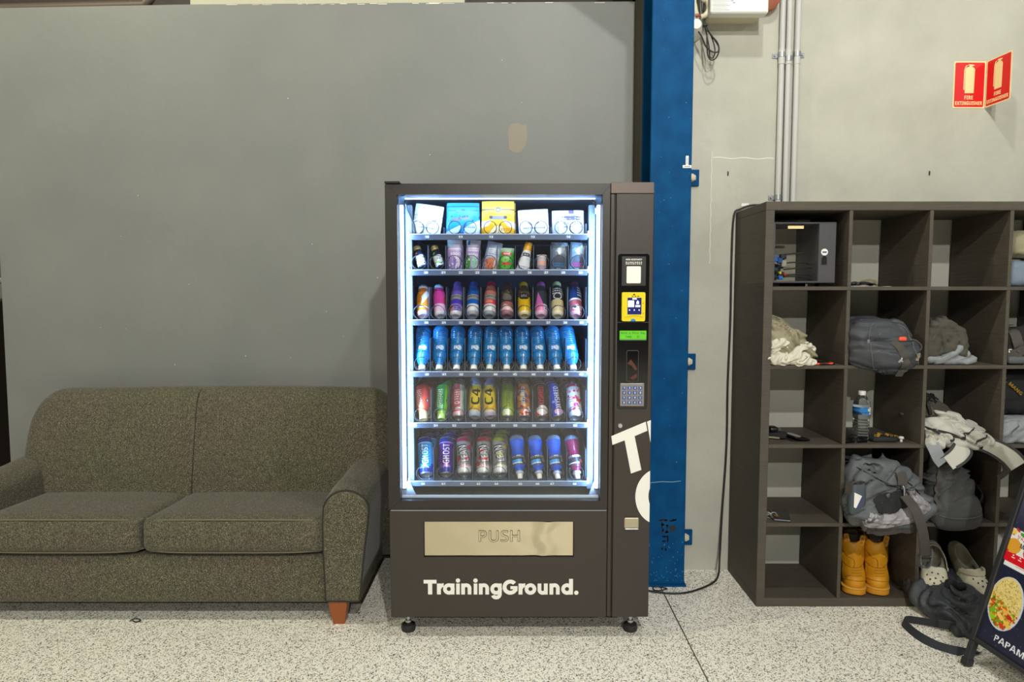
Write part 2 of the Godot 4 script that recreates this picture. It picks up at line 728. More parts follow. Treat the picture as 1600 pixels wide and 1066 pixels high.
func terrazzo() -> Image:
	var r := RandomNumberGenerator.new()
	r.seed = 11
	var im := img_new(1024, 1024, Color8(246, 241, 228))
	var tones := [Color8(62, 55, 45), Color8(40, 37, 33), Color8(128, 118, 98), Color8(206, 196, 172), Color8(255, 252, 244), Color8(86, 74, 58), Color8(236, 228, 208)]
	for k in 36000:
		var c: Color = tones[[0, 0, 1, 1, 1, 5, 3, 3, 3, 4, 4, 2, 6][r.randi() % 13]]
		var s := r.randf_range(1.0, 2.9) * (1.4 if r.randf() < 0.08 else 1.0)
		img_blob(im, r.randf() * 1024, r.randf() * 1024, s, s * r.randf_range(0.45, 1.0), c.lerp(Color8(170, 160, 140), r.randf() * 0.18), r.randf() * PI, true)
	return im

func tweed() -> Image:
	var r := RandomNumberGenerator.new()
	r.seed = 5
	var im := img_new(512, 512, Color.BLACK)
	for y in 512:
		for x in 512:
			var w := r.randf()
			var c := Color8(78, 74, 60)
			if w < 0.30:
				c = Color8(34, 34, 31)
			elif w < 0.62:
				c = Color8(90, 86, 68)
			elif w < 0.84:
				c = Color8(128, 121, 94)
			elif w < 0.90:
				c = Color8(178, 168, 132)
			if (x % 3 == 0 or y % 3 == 0) and r.randf() < 0.4:
				c = c.darkened(0.45)
			var hue := sin(TAU * x / 512.0 + 1.6 * sin(TAU * y / 512.0)) * 0.5 + sin(TAU * 2.0 * y / 512.0 + sin(TAU * 3.0 * x / 512.0)) * 0.3
			c = c.lerp(Color(c.r * 1.08, c.g * 0.94, c.b * 1.06) if hue > 0.0 else Color(c.r * 0.96, c.g * 1.03, c.b * 0.90), absf(hue) * 0.45)
			im.set_pixel(x, y, c)
	return im

func laminate() -> Image:
	var r := RandomNumberGenerator.new()
	r.seed = 9
	var im := img_new(256, 256, Color8(80, 73, 64))
	for k in 500:
		var y := r.randi() % 256
		var x := r.randi() % 256
		var c := Color8(80, 73, 64).lerp(Color8(58, 52, 45) if r.randf() < 0.6 else Color8(98, 90, 79), r.randf() * 0.6)
		for i in r.randi_range(20, 120):
			im.set_pixel((x + i) % 256, y, c)
	return im

func make_materials() -> void:
	var m := mat("terrazzo", Color.WHITE, 0.5)
	m.albedo_texture = tex(terrazzo())
	triplanar(m, 1.0 / 1.0)
	m = mat("concrete", Color.WHITE, 0.9)
	m.albedo_texture = noise_tex(4, 0.008, Color8(174, 172, 159), Color8(190, 188, 175), 5)
	m.normal_enabled = true
	m.normal_texture = noise_tex(6, 0.03, Color.BLACK, Color.WHITE, 5, 512, true, 3.0)
	m.normal_scale = 0.25
	triplanar(m, 0.45)
	m = mat("grey_paint", Color.WHITE, 0.55)
	m.albedo_texture = noise_tex(8, 0.006, Color8(116, 118, 116), Color8(124, 125, 122), 4)
	m.normal_enabled = true
	m.normal_texture = noise_tex(16, 0.05, Color.BLACK, Color.WHITE, 3, 512, true, 2.0)
	m.normal_scale = 0.08
	triplanar(m, 0.5)
	mat("pale_paint", Color8(190, 187, 165), 0.8)
	mat("ceiling", Color8(78, 78, 77), 0.9)
	mat("far_wall", Color8(80, 80, 78), 0.9)
	mat("dark_wall", Color8(95, 90, 82), 0.9)
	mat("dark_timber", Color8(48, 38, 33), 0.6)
	mat("sealant", Color8(60, 57, 50), 0.9)
	mat("chalk", Color8(214, 212, 202), 0.9)
	mat("tan_stain", Color8(143, 134, 119), 0.6)
	m = mat("blue_steel", Color.WHITE, 0.55)
	m.albedo_texture = noise_tex(21, 0.012, Color8(0, 62, 108), Color8(6, 78, 128), 5)
	triplanar(m, 1.3)
	m.metallic_specular = 0.22
	mat("steel", Color8(190, 190, 188), 0.35, 0.9)
	mat("galvanised", Color8(160, 162, 165), 0.45, 0.85)
	mat("white_plastic", Color8(232, 230, 220), 0.45)
	mat("cream_plastic", Color8(205, 196, 168), 0.5)
	mat("grey_pvc", Color8(186, 186, 182), 0.5)
	mat("black_rubber", Color8(32, 31, 30), 0.55)
	mat("black_plastic", Color8(20, 20, 21), 0.35)
	mat("black_gloss", Color8(10, 10, 11), 0.12)
	mat("black_paint", Color8(25, 30, 36), 0.7)
	mat("red_brown", Color8(150, 84, 62), 0.5)
	mat("grey_print", Color8(150, 152, 156), 0.6)
	mat("white_print", Color8(236, 234, 226), 0.6)
	mat("cream_print", Color8(240, 218, 160), 0.5)
	mat("sign_red", Color8(214, 14, 16), 0.4)
	mat("machine_black", Color8(51, 44, 38), 0.42)
	mat("machine_frame", Color8(38, 33, 30), 0.38)
	mat("machine_band", Color8(98, 82, 75), 0.4)
	mat("liner", Color8(140, 152, 170), 0.5)
	mat("post_grey", Color8(72, 80, 94), 0.5)
	mat("liner_back", Color8(46, 86, 130), 0.5)
	mat("tray_metal", Color8(74, 84, 106), 0.4, 0.3)
	mat("tag_plate", Color8(104, 114, 138), 0.5)
	mat("coil_wire", Color8(64, 68, 78), 0.3, 0.8)
	mat("clear_edge", Color8(92, 108, 130), 0.3)
	mat("felt", Color8(116, 116, 88), 0.95)
	mat("yellow_plastic", Color8(232, 208, 10), 0.4)
	mat("blue_print", Color8(40, 130, 200), 0.5)
	mat("flap_metal", Color8(206, 194, 166), 0.16, 0.95)
	mat("flap_shade", Color8(96, 88, 68), 0.5, 0.5)
	mat("edge_light", Color8(186, 198, 214), 0.3)
	mat("key_blue", Color8(66, 92, 158), 0.4)
	m = mat("glass", Color(0.95, 0.98, 1.0, 0.0), 0.02)
	m.metallic_specular = 0.45
	m.transparency = BaseMaterial3D.TRANSPARENCY_ALPHA
	m = mat("led_white", Color8(240, 246, 255), 0.5)
	m.emission_enabled = true
	m.emission = Color(0.80, 0.90, 1.0)
	m.emission_energy_multiplier = 2.2
	m = mat("lcd_green", Color8(70, 150, 20), 0.4)
	m.emission_enabled = true
	m.emission = Color8(96, 190, 20)
	m.emission_energy_multiplier = 0.55
	m = mat("lcd_ink", Color8(14, 40, 8), 0.5)
	m = mat("screen_blue", Color8(20, 24, 70), 0.2)
	m.emission_enabled = true
	m.emission = Color8(36, 44, 130)
	m.emission_energy_multiplier = 0.5
	m = mat("screen_white", Color8(230, 235, 250), 0.3)
	m.emission_enabled = true
	m.emission = Color8(215, 225, 255)
	m.emission_energy_multiplier = 0.7
	m = mat("lamp_glow", Color.WHITE, 0.5)
	m.emission_enabled = true
	m.emission = LAMP_COLOR
	m.emission_energy_multiplier = 6.0
	m = mat("tweed", Color.WHITE, 0.95)
	m.albedo_texture = tex(tweed())
	triplanar(m, 1.15, false)
	m.rim_enabled = true
	m.rim = 0.25
	mat("piping", Color8(44, 43, 38), 0.9)
	mat("piping_pale", Color8(104, 100, 82), 0.9)
	mat("leg_wood", Color8(150, 78, 34), 0.4)
	m = mat("laminate", Color.WHITE, 0.6)
	m.albedo_texture = tex(laminate())
	triplanar(m, 2.2, false)
	m.metallic_specular = 0.42

# ---------------------------------------------------------------- the room
func build_room() -> void:
	var f := struct("floor", span(-6, 0.7165, -0.2, 0, -2.4, 12.0), M.terrazzo)
	part("slab", span(0.7225, 7.5, -0.2, 0, -2.4, 12.0), M.terrazzo, f)
	struct("trim_1", span(0.7165, 0.7225, -0.2, -0.006, -2.4, 12.0), M.sealant)
	struct("ceiling", span(-6.2, 7.7, 5.2, 5.4, -2.6, 12.2), M.ceiling)
	var w := struct("wall_right", span(0.645, 7.5, 0, 5.2, -0.2, 0.0), M.concrete)
	# chalk marks and small fixings on the concrete
	var b := MB.new()
	var pts := []
	for k in 24:
		pts.append(Vector3(0.985 + 0.002 * sin(k * 2.1), 2.12 - k * 0.024, 0.0006))
	b.strap(pts, Vector3.RIGHT, 0.004, 0.001)
	pts = []
	for k in 20:
		pts.append(Vector3(0.99 + k * 0.0158, 2.087 + 0.003 * sin(k * 0.8) - 0.001 * k / 4.0, 0.0006))
	b.strap(pts, Vector3.UP, 0.006, 0.001)
	part("chalk_mark", b.mesh(), M.chalk, w)
	for p in [Vector3(1.066, 2.01, 0.003), Vector3(2.06, 2.012, 0.003)]:
		part("anchor_hole", boxm(p, Vector3(0.006, 0.022, 0.006), 0.002), M.black_rubber, w)
	part("wall_sticker", boxm(Vector3(1.155, 1.858, 0.001), Vector3(0.036, 0.014, 0.001)), M.white_print, w)
	# the grey painted partition left of the column, its top edge slightly out of level
	var poly := PackedVector2Array([Vector2(-2.7, 0), Vector2(0.633, 0), Vector2(0.633, 2.917), Vector2(-0.6, 2.91), Vector2(-1.67, 2.902), Vector2(-2.7, 2.883)])
	var g := struct("wall_left", prismm(poly, -0.26, -0.2), M.grey_paint)
	var sp := []
	for p in [[-0.02, 2.27], [-0.005, 2.30], [0.03, 2.305], [0.06, 2.29], [0.075, 2.30], [0.08, 2.23], [0.07, 2.19], [0.05, 2.16], [0.02, 2.15], [-0.015, 2.17]]:
		sp.append(Vector2(p[0], p[1]))
	part("stain", prismm(PackedVector2Array(sp), -0.2, -0.1996), M.tan_stain, g)
	var r := RandomNumberGenerator.new()
	r.seed = 31
	b = MB.new()
	for k in 22:
		var x := r.randf_range(-1.6, 0.5)
		b.box(Vector3(x, 2.9135 - absf(x - 0.6) * 0.0065 + r.randf_range(-0.002, 0.001), -0.199), Vector3(r.randf_range(0.02, 0.07), r.randf_range(0.0015, 0.003), 0.002))
	for k in 24:
		b.box(Vector3(r.randf_range(-2.5, 0.4), r.randf_range(1.0, 2.7), -0.1995), Vector3(r.randf_range(0.0015, 0.004), r.randf_range(0.0015, 0.004), 0.001))
	var ch := part("paint_chips", b.mesh(), M.white_print, g)
	ch.set_meta("kind", "stuff")
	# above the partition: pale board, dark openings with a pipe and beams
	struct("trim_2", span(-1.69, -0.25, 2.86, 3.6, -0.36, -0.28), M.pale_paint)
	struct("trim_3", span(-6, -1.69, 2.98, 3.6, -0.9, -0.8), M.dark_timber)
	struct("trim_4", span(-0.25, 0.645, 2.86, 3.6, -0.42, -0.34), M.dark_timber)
	struct("trim_shade_5", span(0.634, 0.6449, 0, 5.2, -0.2, -0.0005), mat("end_face_shade", Color8(66, 62, 50), 0.8))  # dark olive strip paints the shade on the end face of the concrete
	struct("wall_back", span(-6, 0.645, 0, 5.2, -2.6, -2.4), M.dark_wall)
	struct("wall_side", span(-6.2, -6, 0, 5.2, -2.6, 12.2), M.far_wall)
	struct("wall_far_side", span(7.5, 7.7, 0, 5.2, -0.2, 12.2), M.far_wall)
	struct("wall_front", span(-6.2, 7.7, 0, 5.2, 12.0, 12.2), M.far_wall)
	solo("roof_pipe", tubem([Vector3(-4.2, 2.885, -0.32), Vector3(-1.95, 2.945, -0.32), Vector3(-1.92, 2.99, -0.32), Vector3(-1.92, 3.3, -0.32)], 0.03, 10), mat("pipe_brown", Color8(88, 74, 66), 0.5), "brown pipe running just above the top edge of the grey wall", "pipe")
	# what stands past the left end of the partition
	var t := thing("cupboard", "dark brown cupboard edge past the left end of the grey wall", "cupboard", Vector3(-3.42, 0, -0.75))
	part("body", span(-0.4, 0.45, 0, 1.38, -0.2, 0.28, 0.004), M.dark_timber, t)
	part("door", span(-0.39, 0.44, 0.06, 1.34, 0.282, 0.3, 0.003), M.dark_timber, t)
	part("plinth", span(-0.38, 0.43, 0, 0.05, 0.2, 0.285), M.black_plastic, t)
	var bx := thing("storage_tub", "pale plastic tub on top of the dark cupboard at the left edge", "tub", Vector3(-3.2, 1.38, -0.62))
	part("body", span(-0.25, 0.22, 0, 0.1, -0.12, 0.12, 0.01), M.cream_plastic, bx)
	part("lid", span(-0.26, 0.23, 0.1, 0.13, -0.13, 0.13, 0.008), M.white_plastic, bx)

func build_column() -> void:
	var t := thing("steel_column", "blue painted steel column bolted to the concrete beside the vending machine", "column", Vector3(0.74, 0, 0))
	part("front_flange", span(-0.097, 0.095, 0.01, 5.2, 0.186, 0.2, 0.003), M.blue_steel, t)
	part("web", span(-0.006, 0.006, 0.01, 5.2, 0.014, 0.186), M.blue_steel, t)
	part("back_flange", span(-0.102, 0.095, 0.01, 5.2, 0.001, 0.014, 0.003), M.blue_steel, t)
	part("base_plate", span(-0.11, 0.105, 0, 0.011, 0.0, 0.205, 0.002), M.blue_steel, t)
	for y in [3.1, 1.988, 1.078, 0.176]:
		var p := part("cleat", span(0.094, 0.182, y - 0.04, y + 0.04, 0.001, 0.012, 0.002), M.blue_steel, t)
		var b := MB.new()
		var bb := Basis(Vector3.RIGHT, PI / 2)
		b.xf = Transform3D(bb, Vector3(0.146, y, 0.012))
		b.lathe([Vector2(0, 0), Vector2(0.021, 0), Vector2(0.021, 0.004), Vector2(0.016, 0.0045), Vector2(0.016, 0.016), Vector2(0.012, 0.019), Vector2(0, 0.019)], 6)
		part("bolt", b.mesh(), M.cream_plastic if y < 3.0 else M.galvanised, p)
	# unseen plate added above the view to cast the slanting shadow on the partition
	part("shadow_plate", prismm(PackedVector2Array([Vector2(-0.103, 2.99), Vector2(-0.34, 3.16), Vector2(-1.0, 3.5), Vector2(-1.0, 3.7), Vector2(-0.103, 3.7)]), 0.06, 0.14), M.blue_steel, t)
	# inventory stickers, brushed black marks and paint splashes
	var b := MB.new()
	b.box(Vector3(0.073, 2.036, 0.2006), Vector3(0.013, 0.042, 0.001))
	b.box(Vector3(0.073, 2.008, 0.2006), Vector3(0.04, 0.013, 0.001))
	part("sticker", b.mesh(), M.white_print, t)
	b = MB.new()
	for k in 5:
		b.box(Vector3(0.073, 2.022 + k * 0.006, 0.2012), Vector3(0.008, 0.0022, 0.0006))
	b.box(Vector3(0.073, 2.008, 0.2012), Vector3(0.028, 0.004, 0.0006))
	part("sticker_print", b.mesh(), M.grey_print, t)
	b = MB.new()
	var r := RandomNumberGenerator.new()
	r.seed = 12
	# stencilled strokes, half worn off
	for q in [[-0.012, 0.332, 0.044, 0.012], [0.036, 0.329, 0.034, 0.01], [-0.018, 0.302, 0.008, 0.028], [-0.004, 0.308, 0.026, 0.008], [0.008, 0.296, 0.008, 0.024], [-0.012, 0.27, 0.008, 0.03], [0.006, 0.272, 0.02, 0.01], [0.0, 0.25, 0.026, 0.008], [0.012, 0.236, 0.008, 0.026], [-0.006, 0.226, 0.018, 0.008], [-0.014, 0.19, 0.006, 0.012], [0.002, 0.186, 0.006, 0.018]]:
		for k in 7:
			b.box(Vector3(q[0] + r.randf_range(-0.42, 0.42) * q[2], q[1] + r.randf_range(-0.4, 0.4) * q[3], 0.2005), Vector3(q[2] * r.randf_range(0.25, 0.6), q[3] * r.randf_range(0.3, 0.8), 0.0008))
	b.xf = Transform3D(Basis(Vector3.RIGHT, PI / 2), Vector3(0.034, 0.29, 0.2))
	b.lathe([Vector2(0, 0), Vector2(0.016, 0), Vector2(0.016, 0.0009), Vector2(0, 0.0009)], 12)
	b.xf = Transform3D()
	part("paint_mark", b.mesh(), M.black_paint, t)
	b = MB.new()
	for k in 60:
		var y := 0.03 + pow(r.randf(), 2.0) * 0.2
		b.box(Vector3(r.randf_range(-0.09, 0.09), y, 0.2004), Vector3(r.randf_range(0.001, 0.0035), r.randf_range(0.001, 0.005), 0.0008))
	for k in 34:
		b.box(Vector3(r.randf_range(-0.09, 0.09), r.randf_range(0.3, 2.9), 0.2003), Vector3(r.randf_range(0.001, 0.006), r.randf_range(0.001, 0.003), 0.0006))
	b.strap([Vector3(-0.08, 0.513, 0.2006), Vector3(-0.02, 0.519, 0.2006), Vector3(0.03, 0.517, 0.2006), Vector3(0.07, 0.522, 0.2006)], Vector3.UP, 0.004, 0.0006)
	var ch := part("paint_splash", b.mesh(), mat("blue_chip", Color8(110, 142, 164), 0.7), t)
	ch.set_meta("kind", "stuff")

func build_ceiling_lamps() -> void:
	for a in LAMPS:
		var t := thing("high_bay_lamp", "round high bay lamp hanging from the ceiling", "lamp", Vector3(a[0], a[1], a[2]), 0.0, "high bay lamps in rows under the ceiling")
		part("housing", lathem([Vector2(0.0, 0.0), Vector2(0.19, 0.0), Vector2(0.2, 0.02), Vector2(0.16, 0.07), Vector2(0.08, 0.14), Vector2(0.05, 0.2), Vector2(0, 0.2)], 32), M.black_plastic, t)
		part("lens", lathem([Vector2(0, -0.006), Vector2(0.15, -0.006), Vector2(0.15, 0.0), Vector2(0, 0.0)], 32), M.lamp_glow, t)
		part("cord", tubem([Vector3(0, 0.2, 0), Vector3(0, 0.7, 0)], 0.008, 6), M.black_rubber, t)
		var l := OmniLight3D.new()
		l.name = "lamp_light"
		l.light_color = LAMP_COLOR if a[0] > -1.0 else Color(1.0, 0.985, 0.86)
		l.light_energy = a[3]
		l.omni_range = 30.0
		l.omni_attenuation = 2.0
		l.light_size = 0.06
		l.shadow_enabled = true
		l.position = Vector3(a[0], a[1] - 0.1, a[2])
		add_child(l, true)

func build_wall_fittings() -> void:
	# white equipment box with a printed panel
	var t := thing("electrical_box", "white electrical box with small grey print at the top of the concrete wall", "electrical box", Vector3(1.057, 2.72, 0))
	part("back_box", span(-0.122, 0.122, 0.006, 0.36, 0.0, 0.09, 0.004), M.cream_plastic, t)
	part("cover", span(-0.135, 0.135, 0.0, 0.37, 0.09, 0.15, 0.006), M.white_plastic, t)
	var b := MB.new()
	for k in 9:
		b.box(Vector3(-0.094 + 0.004 * (k % 3), 0.066 - k * 0.0065, 0.1503), Vector3(0.052 if k < 2 else 0.058 + 0.012 * ((k * 7) % 3), 0.0022 if k else 0.004, 0.0006))
	for k in 3:
		b.box(Vector3(-0.045 + k * 0.009, 0.064 - k * 0.009, 0.1503), Vector3(0.012, 0.005, 0.0006))
	part("print", b.mesh(), M.grey_print, t)
	b = MB.new()
	b.xf = Transform3D(Basis(Vector3.RIGHT, PI / 2), Vector3(1.225, 2.832, 0.0))
	b.lathe([Vector2(0, 0), Vector2(0.05, 0), Vector2(0.05, 0.02), Vector2(0.06, 0.025), Vector2(0.058, 0.05), Vector2(0.04, 0.062), Vector2(0, 0.066)], 28)
	solo("alarm_bell", b.mesh(), M.red_brown, "red-brown round bell partly hidden behind the white electrical box", "bell")
	# pale detector with its ribbed conduit, and a coil of slack black cable
	t = thing("wall_detector", "cream cone-shaped detector peeking out beside the blue column", "detector", Vector3(0.872, 2.69, 0.0))
	b = MB.new()
	b.xf = Transform3D(Basis(Vector3.RIGHT, PI / 2) , Vector3(0, 0, 0.0))
	b.lathe([Vector2(0, 0), Vector2(0.05, 0), Vector2(0.05, 0.02), Vector2(0.036, 0.075), Vector2(0.022, 0.1), Vector2(0, 0.104)], 24)
	part("body", b.mesh(), M.white_plastic, t)
	part("clip", boxm(Vector3(0.012, 0.045, 0.08), Vector3(0.03, 0.008, 0.012), 0.002), mat("clip_red", Color8(180, 40, 60), 0.5), t)
	b = MB.new()
	var pts := spline([Vector3(0.866, 3.2, 0.05), Vector3(0.866, 2.85, 0.06), Vector3(0.868, 2.77, 0.08), Vector3(0.872, 2.735, 0.09)], 14)
	var rad := []
	for k in pts.size():
		rad.append(0.0105 + (0.0025 if k % 2 else 0.0))
	b.tube(pts, rad, 10)
	solo("ribbed_conduit", b.mesh(), M.cream_plastic, "short ribbed cream conduit running down into the cone-shaped detector", "conduit")
	b = MB.new()
	b.tube(spline([Vector3(0.9, 3.2, 0.05), Vector3(0.9, 2.85, 0.07), Vector3(0.925, 2.8, 0.085), Vector3(0.93, 2.76, 0.09), Vector3(0.915, 2.735, 0.09), Vector3(0.897, 2.727, 0.085)], 10), 0.0125, 10)
	solo("smooth_conduit", b.mesh(), M.cream_plastic, "smooth curved cream conduit between the detector and the white box", "conduit")
	t = thing("cable_coil", "loops of slack black cable tied up below the white electrical box", "cable", Vector3.ZERO)
	part("loop", tubem(spline([Vector3(0.895, 2.86, 0.06), Vector3(0.9, 2.76, 0.085), Vector3(0.912, 2.69, 0.09), Vector3(0.945, 2.645, 0.085), Vector3(0.976, 2.605, 0.09), Vector3(0.98, 2.568, 0.09), Vector3(0.955, 2.566, 0.085), Vector3(0.922, 2.592, 0.085), Vector3(0.901, 2.633, 0.09), Vector3(0.884, 2.665, 0.08)], 8), 0.0034, 8), M.black_rubber, t)
	part("loop", tubem(spline([Vector3(0.91, 2.84, 0.06), Vector3(0.915, 2.74, 0.08), Vector3(0.92, 2.685, 0.08), Vector3(0.957, 2.634, 0.08), Vector3(0.984, 2.585, 0.085), Vector3(0.975, 2.544, 0.08), Vector3(0.95, 2.53, 0.08), Vector3(0.933, 2.553, 0.08), Vector3(0.927, 2.6, 0.085), Vector3(0.922, 2.66, 0.09), Vector3(0.91, 2.7, 0.09)], 8), 0.0034, 8), M.black_rubber, t)
	part("loop", tubem(spline([Vector3(0.915, 2.69, 0.085), Vector3(0.95, 2.64, 0.075), Vector3(0.968, 2.58, 0.075), Vector3(0.962, 2.545, 0.07), Vector3(0.945, 2.55, 0.07), Vector3(0.94, 2.59, 0.075), Vector3(0.918, 2.68, 0.08)], 8), 0.003, 8), M.black_rubber, t)
	part("tie", boxm(Vector3(0.915, 2.688, 0.085), Vector3(0.024, 0.012, 0.026), 0.003), M.black_plastic, t)
	# three grey conduits with saddles
	var at := [1.309, 1.342, 1.384]
	var names := ["left of three grey conduits on the concrete wall above the cube shelf", "middle of three grey conduits on the concrete wall above the cube shelf", "right of three grey conduits on the concrete wall above the cube shelf"]
	for k in 3:
		var bb := MB.new()
		var y0 := 1.79
		bb.tube([Vector3(at[k], y0, 0.018 + (0.006 if k == 1 else 0.0)), Vector3(at[k], 2.565 if k == 1 else 2.58, 0.018), Vector3(at[k], 2.57 if k == 1 else 2.6, 0.018), Vector3(at[k], 4.9, 0.018)], 0.0135 if k < 2 else 0.0145, 14)
		bb.tube([Vector3(at[k], 2.53, 0.018), Vector3(at[k], 2.6, 0.018)], 0.0158, 14)
		var c := solo("wall_conduit", bb.mesh(), M.grey_pvc, names[k], "conduit", "grey conduits above the cube shelf")
		for y in ([2.575, 1.892] if k == 0 else [2.556] if k == 1 else [2.578]):
			var sb := MB.new()
			sb.tube([Vector3(at[k], y - 0.012, 0.018), Vector3(at[k], y + 0.012, 0.018)], 0.0172, 14)
			var d := 1.0 if k == 2 else -1.0
			sb.box(Vector3(at[k] + d * 0.026, y, 0.003), Vector3(0.03, 0.022, 0.003), 0.001)
			sb.box(Vector3(at[k] + d * 0.03, y, 0.007), Vector3(0.01, 0.01, 0.006), 0.002)
			part("saddle_clip", sb.mesh(), M.galvanised, c)
	# folded fire extinguisher sign: one panel flat on the wall, one sticking out
	t = thing("fire_extinguisher_sign", "red folded FIRE EXTINGUISHER sign on the concrete wall, one panel sticking out", "sign", Vector3(2.318, 2.438, 0))
	for k in 2:
		var bs := Basis() if k == 0 else Basis(Vector3.UP, PI / 2 - 0.04)
		var o := Vector3(-0.081, 0, 0.002) if k == 0 else Vector3(0.003, 0, 0.083)
		var w := 0.156
		var p := part("panel", prismm(rounded_rect(-w / 2, w / 2, -0.112, 0.112, 0.005), -0.0015, 0.0), M.cream_print, t, o, Basis(Vector3.UP, 0.0) if k == 0 else Basis(Vector3.UP, -PI / 2 + 0.06))
		part("red_field", prismm(rounded_rect(-w / 2 + 0.006, w / 2 - 0.006, -0.106, 0.106, 0.006), 0.0, 0.0006), M.sign_red, p)
		var q := MB.new()
		q.prism(PackedVector2Array([Vector2(-0.022, -0.04), Vector2(0.022, -0.04), Vector2(0.024, 0.072), Vector2(0.018, 0.082), Vector2(0.008, 0.086), Vector2(-0.008, 0.086), Vector2(-0.018, 0.082), Vector2(-0.022, 0.072)]), 0.0006, 0.0012)
		q.strap([Vector3(-0.027, -0.024, 0.001), Vector3(-0.026, 0.07, 0.001), Vector3(-0.02, 0.089, 0.001), Vector3(-0.006, 0.095, 0.001), Vector3(0.012, 0.095, 0.001)], Vector3(0.7, 0.7, 0), 0.0045, 0.0006)
		q.prism(PackedVector2Array([Vector2(-0.004, 0.086), Vector2(0.004, 0.086), Vector2(0.02, 0.091), Vector2(0.02, 0.095), Vector2(-0.004, 0.097)]), 0.0006, 0.0012)
		text_fit("FIRE", 0.042, 0.018, 0.0006, "bold", q, Transform3D(Basis(), Vector3(-0.001, -0.061, 0.0006)))
		text_fit("EXTINGUISHER", 0.132, 0.018, 0.0006, "bold", q, Transform3D(Basis(), Vector3(0, -0.088, 0.0006)))
		part("print", q.mesh(), M.cream_print, p)
	# lead that comes over the shelf and down to the machine
	pts = spline([Vector3(1.3, 1.835, 0.06), Vector3(1.2, 1.855, 0.02), Vector3(1.125, 1.835, 0.014), Vector3(1.097, 1.8, 0.012), Vector3(1.091, 1.6, 0.01), Vector3(1.092, 1.288, 0.01), Vector3(1.086, 0.966, 0.01), Vector3(1.086, 0.64, 0.012), Vector3(1.07, 0.31, 0.016), Vector3(1.055, 0.09, 0.04), Vector3(1.03, 0.012, 0.1), Vector3(0.965, 0.008, 0.19), Vector3(0.855, 0.006, 0.265), Vector3(0.76, 0.006, 0.288), Vector3(0.66, 0.006, 0.262), Vector3(0.56, 0.006, 0.22), Vector3(0.4, 0.006, 0.2)], 8)
	solo("power_cable", tubem(pts, 0.0048, 8), M.black_rubber, "black power cable running down the concrete and across the floor to the machine", "cable")
	b = MB.new()
	pts = []
	for k in 20:
		pts.append(Vector3(0.71 + 0.034 * cos(TAU * k / 20), 0.004 + 0.003 * (1 + sin(TAU * k / 10)), 0.236 + 0.02 * sin(TAU * k / 20)))
	b.tube(pts, 0.003, 6, true)
	solo("wire_ring", b.mesh(), M.black_rubber, "small black wire ring lying at the foot of the blue column", "wire")

# ---------------------------------------------------------------- vending machine
# x, y of tray tops (price rail), in metres; all trays share their front at z = 0.61
const RAIL := [1.661, 1.516, 1.311, 1.097, 0.883, 0.636]
const TRAY_Z := 0.61
const ROW_X := [[-0.357, -0.203, -0.058, 0.088, 0.232], [-0.382, -0.308, -0.238, -0.166, -0.094, -0.026, 0.054, 0.123, 0.194, 0.27], [-0.378, -0.307, -0.235, -0.165, -0.093, -0.021, 0.051, 0.123, 0.192, 0.269], [-0.376, -0.304, -0.232, -0.160, -0.094, -0.022, 0.048, 0.118, 0.188, 0.257], [-0.378, -0.298, -0.230, -0.158, -0.093, -0.021, 0.049, 0.123, 0.192, 0.267], [-0.372, -0.287, -0.208, -0.125, -0.055, 0.029, 0.111, 0.188, 0.272]]
const TAG_X := [[-0.346, -0.210, -0.085, 0.085, 0.230], [-0.352, -0.281, -0.21, -0.142, -0.072, 0.0, 0.072, 0.14, 0.21, 0.281], [-0.352, -0.281, -0.21, -0.142, -0.078, 0.0, 0.068, 0.149, 0.219, 0.286], [-0.352, -0.281, -0.21, -0.142, -0.068, 0.012, 0.089, 0.15, 0.224, 0.286], [-0.405, -0.317, -0.24, -0.158, -0.078, 0.014, 0.092, 0.169, 0.262, 0.31], [-0.372, -0.287, -0.208, -0.14, -0.065, 0.035, 0.107, 0.168, 0.262]]

# a flat first turn in front of the goods, then an even spiral to the back
func helix(x: float, y: float, r: float, z0: float, z1: float, pitch: float, hand: float) -> Array:
	var out := []
	var z := z0
	var k := 0
	while z > z1:
		var w := TAU * k / 16.0 * hand - PI / 2
		out.append(Vector3(x + r * cos(w), y + r * sin(w), z))
		z -= (0.008 if k < 15 else pitch) / 16.0
		k += 1
	return out

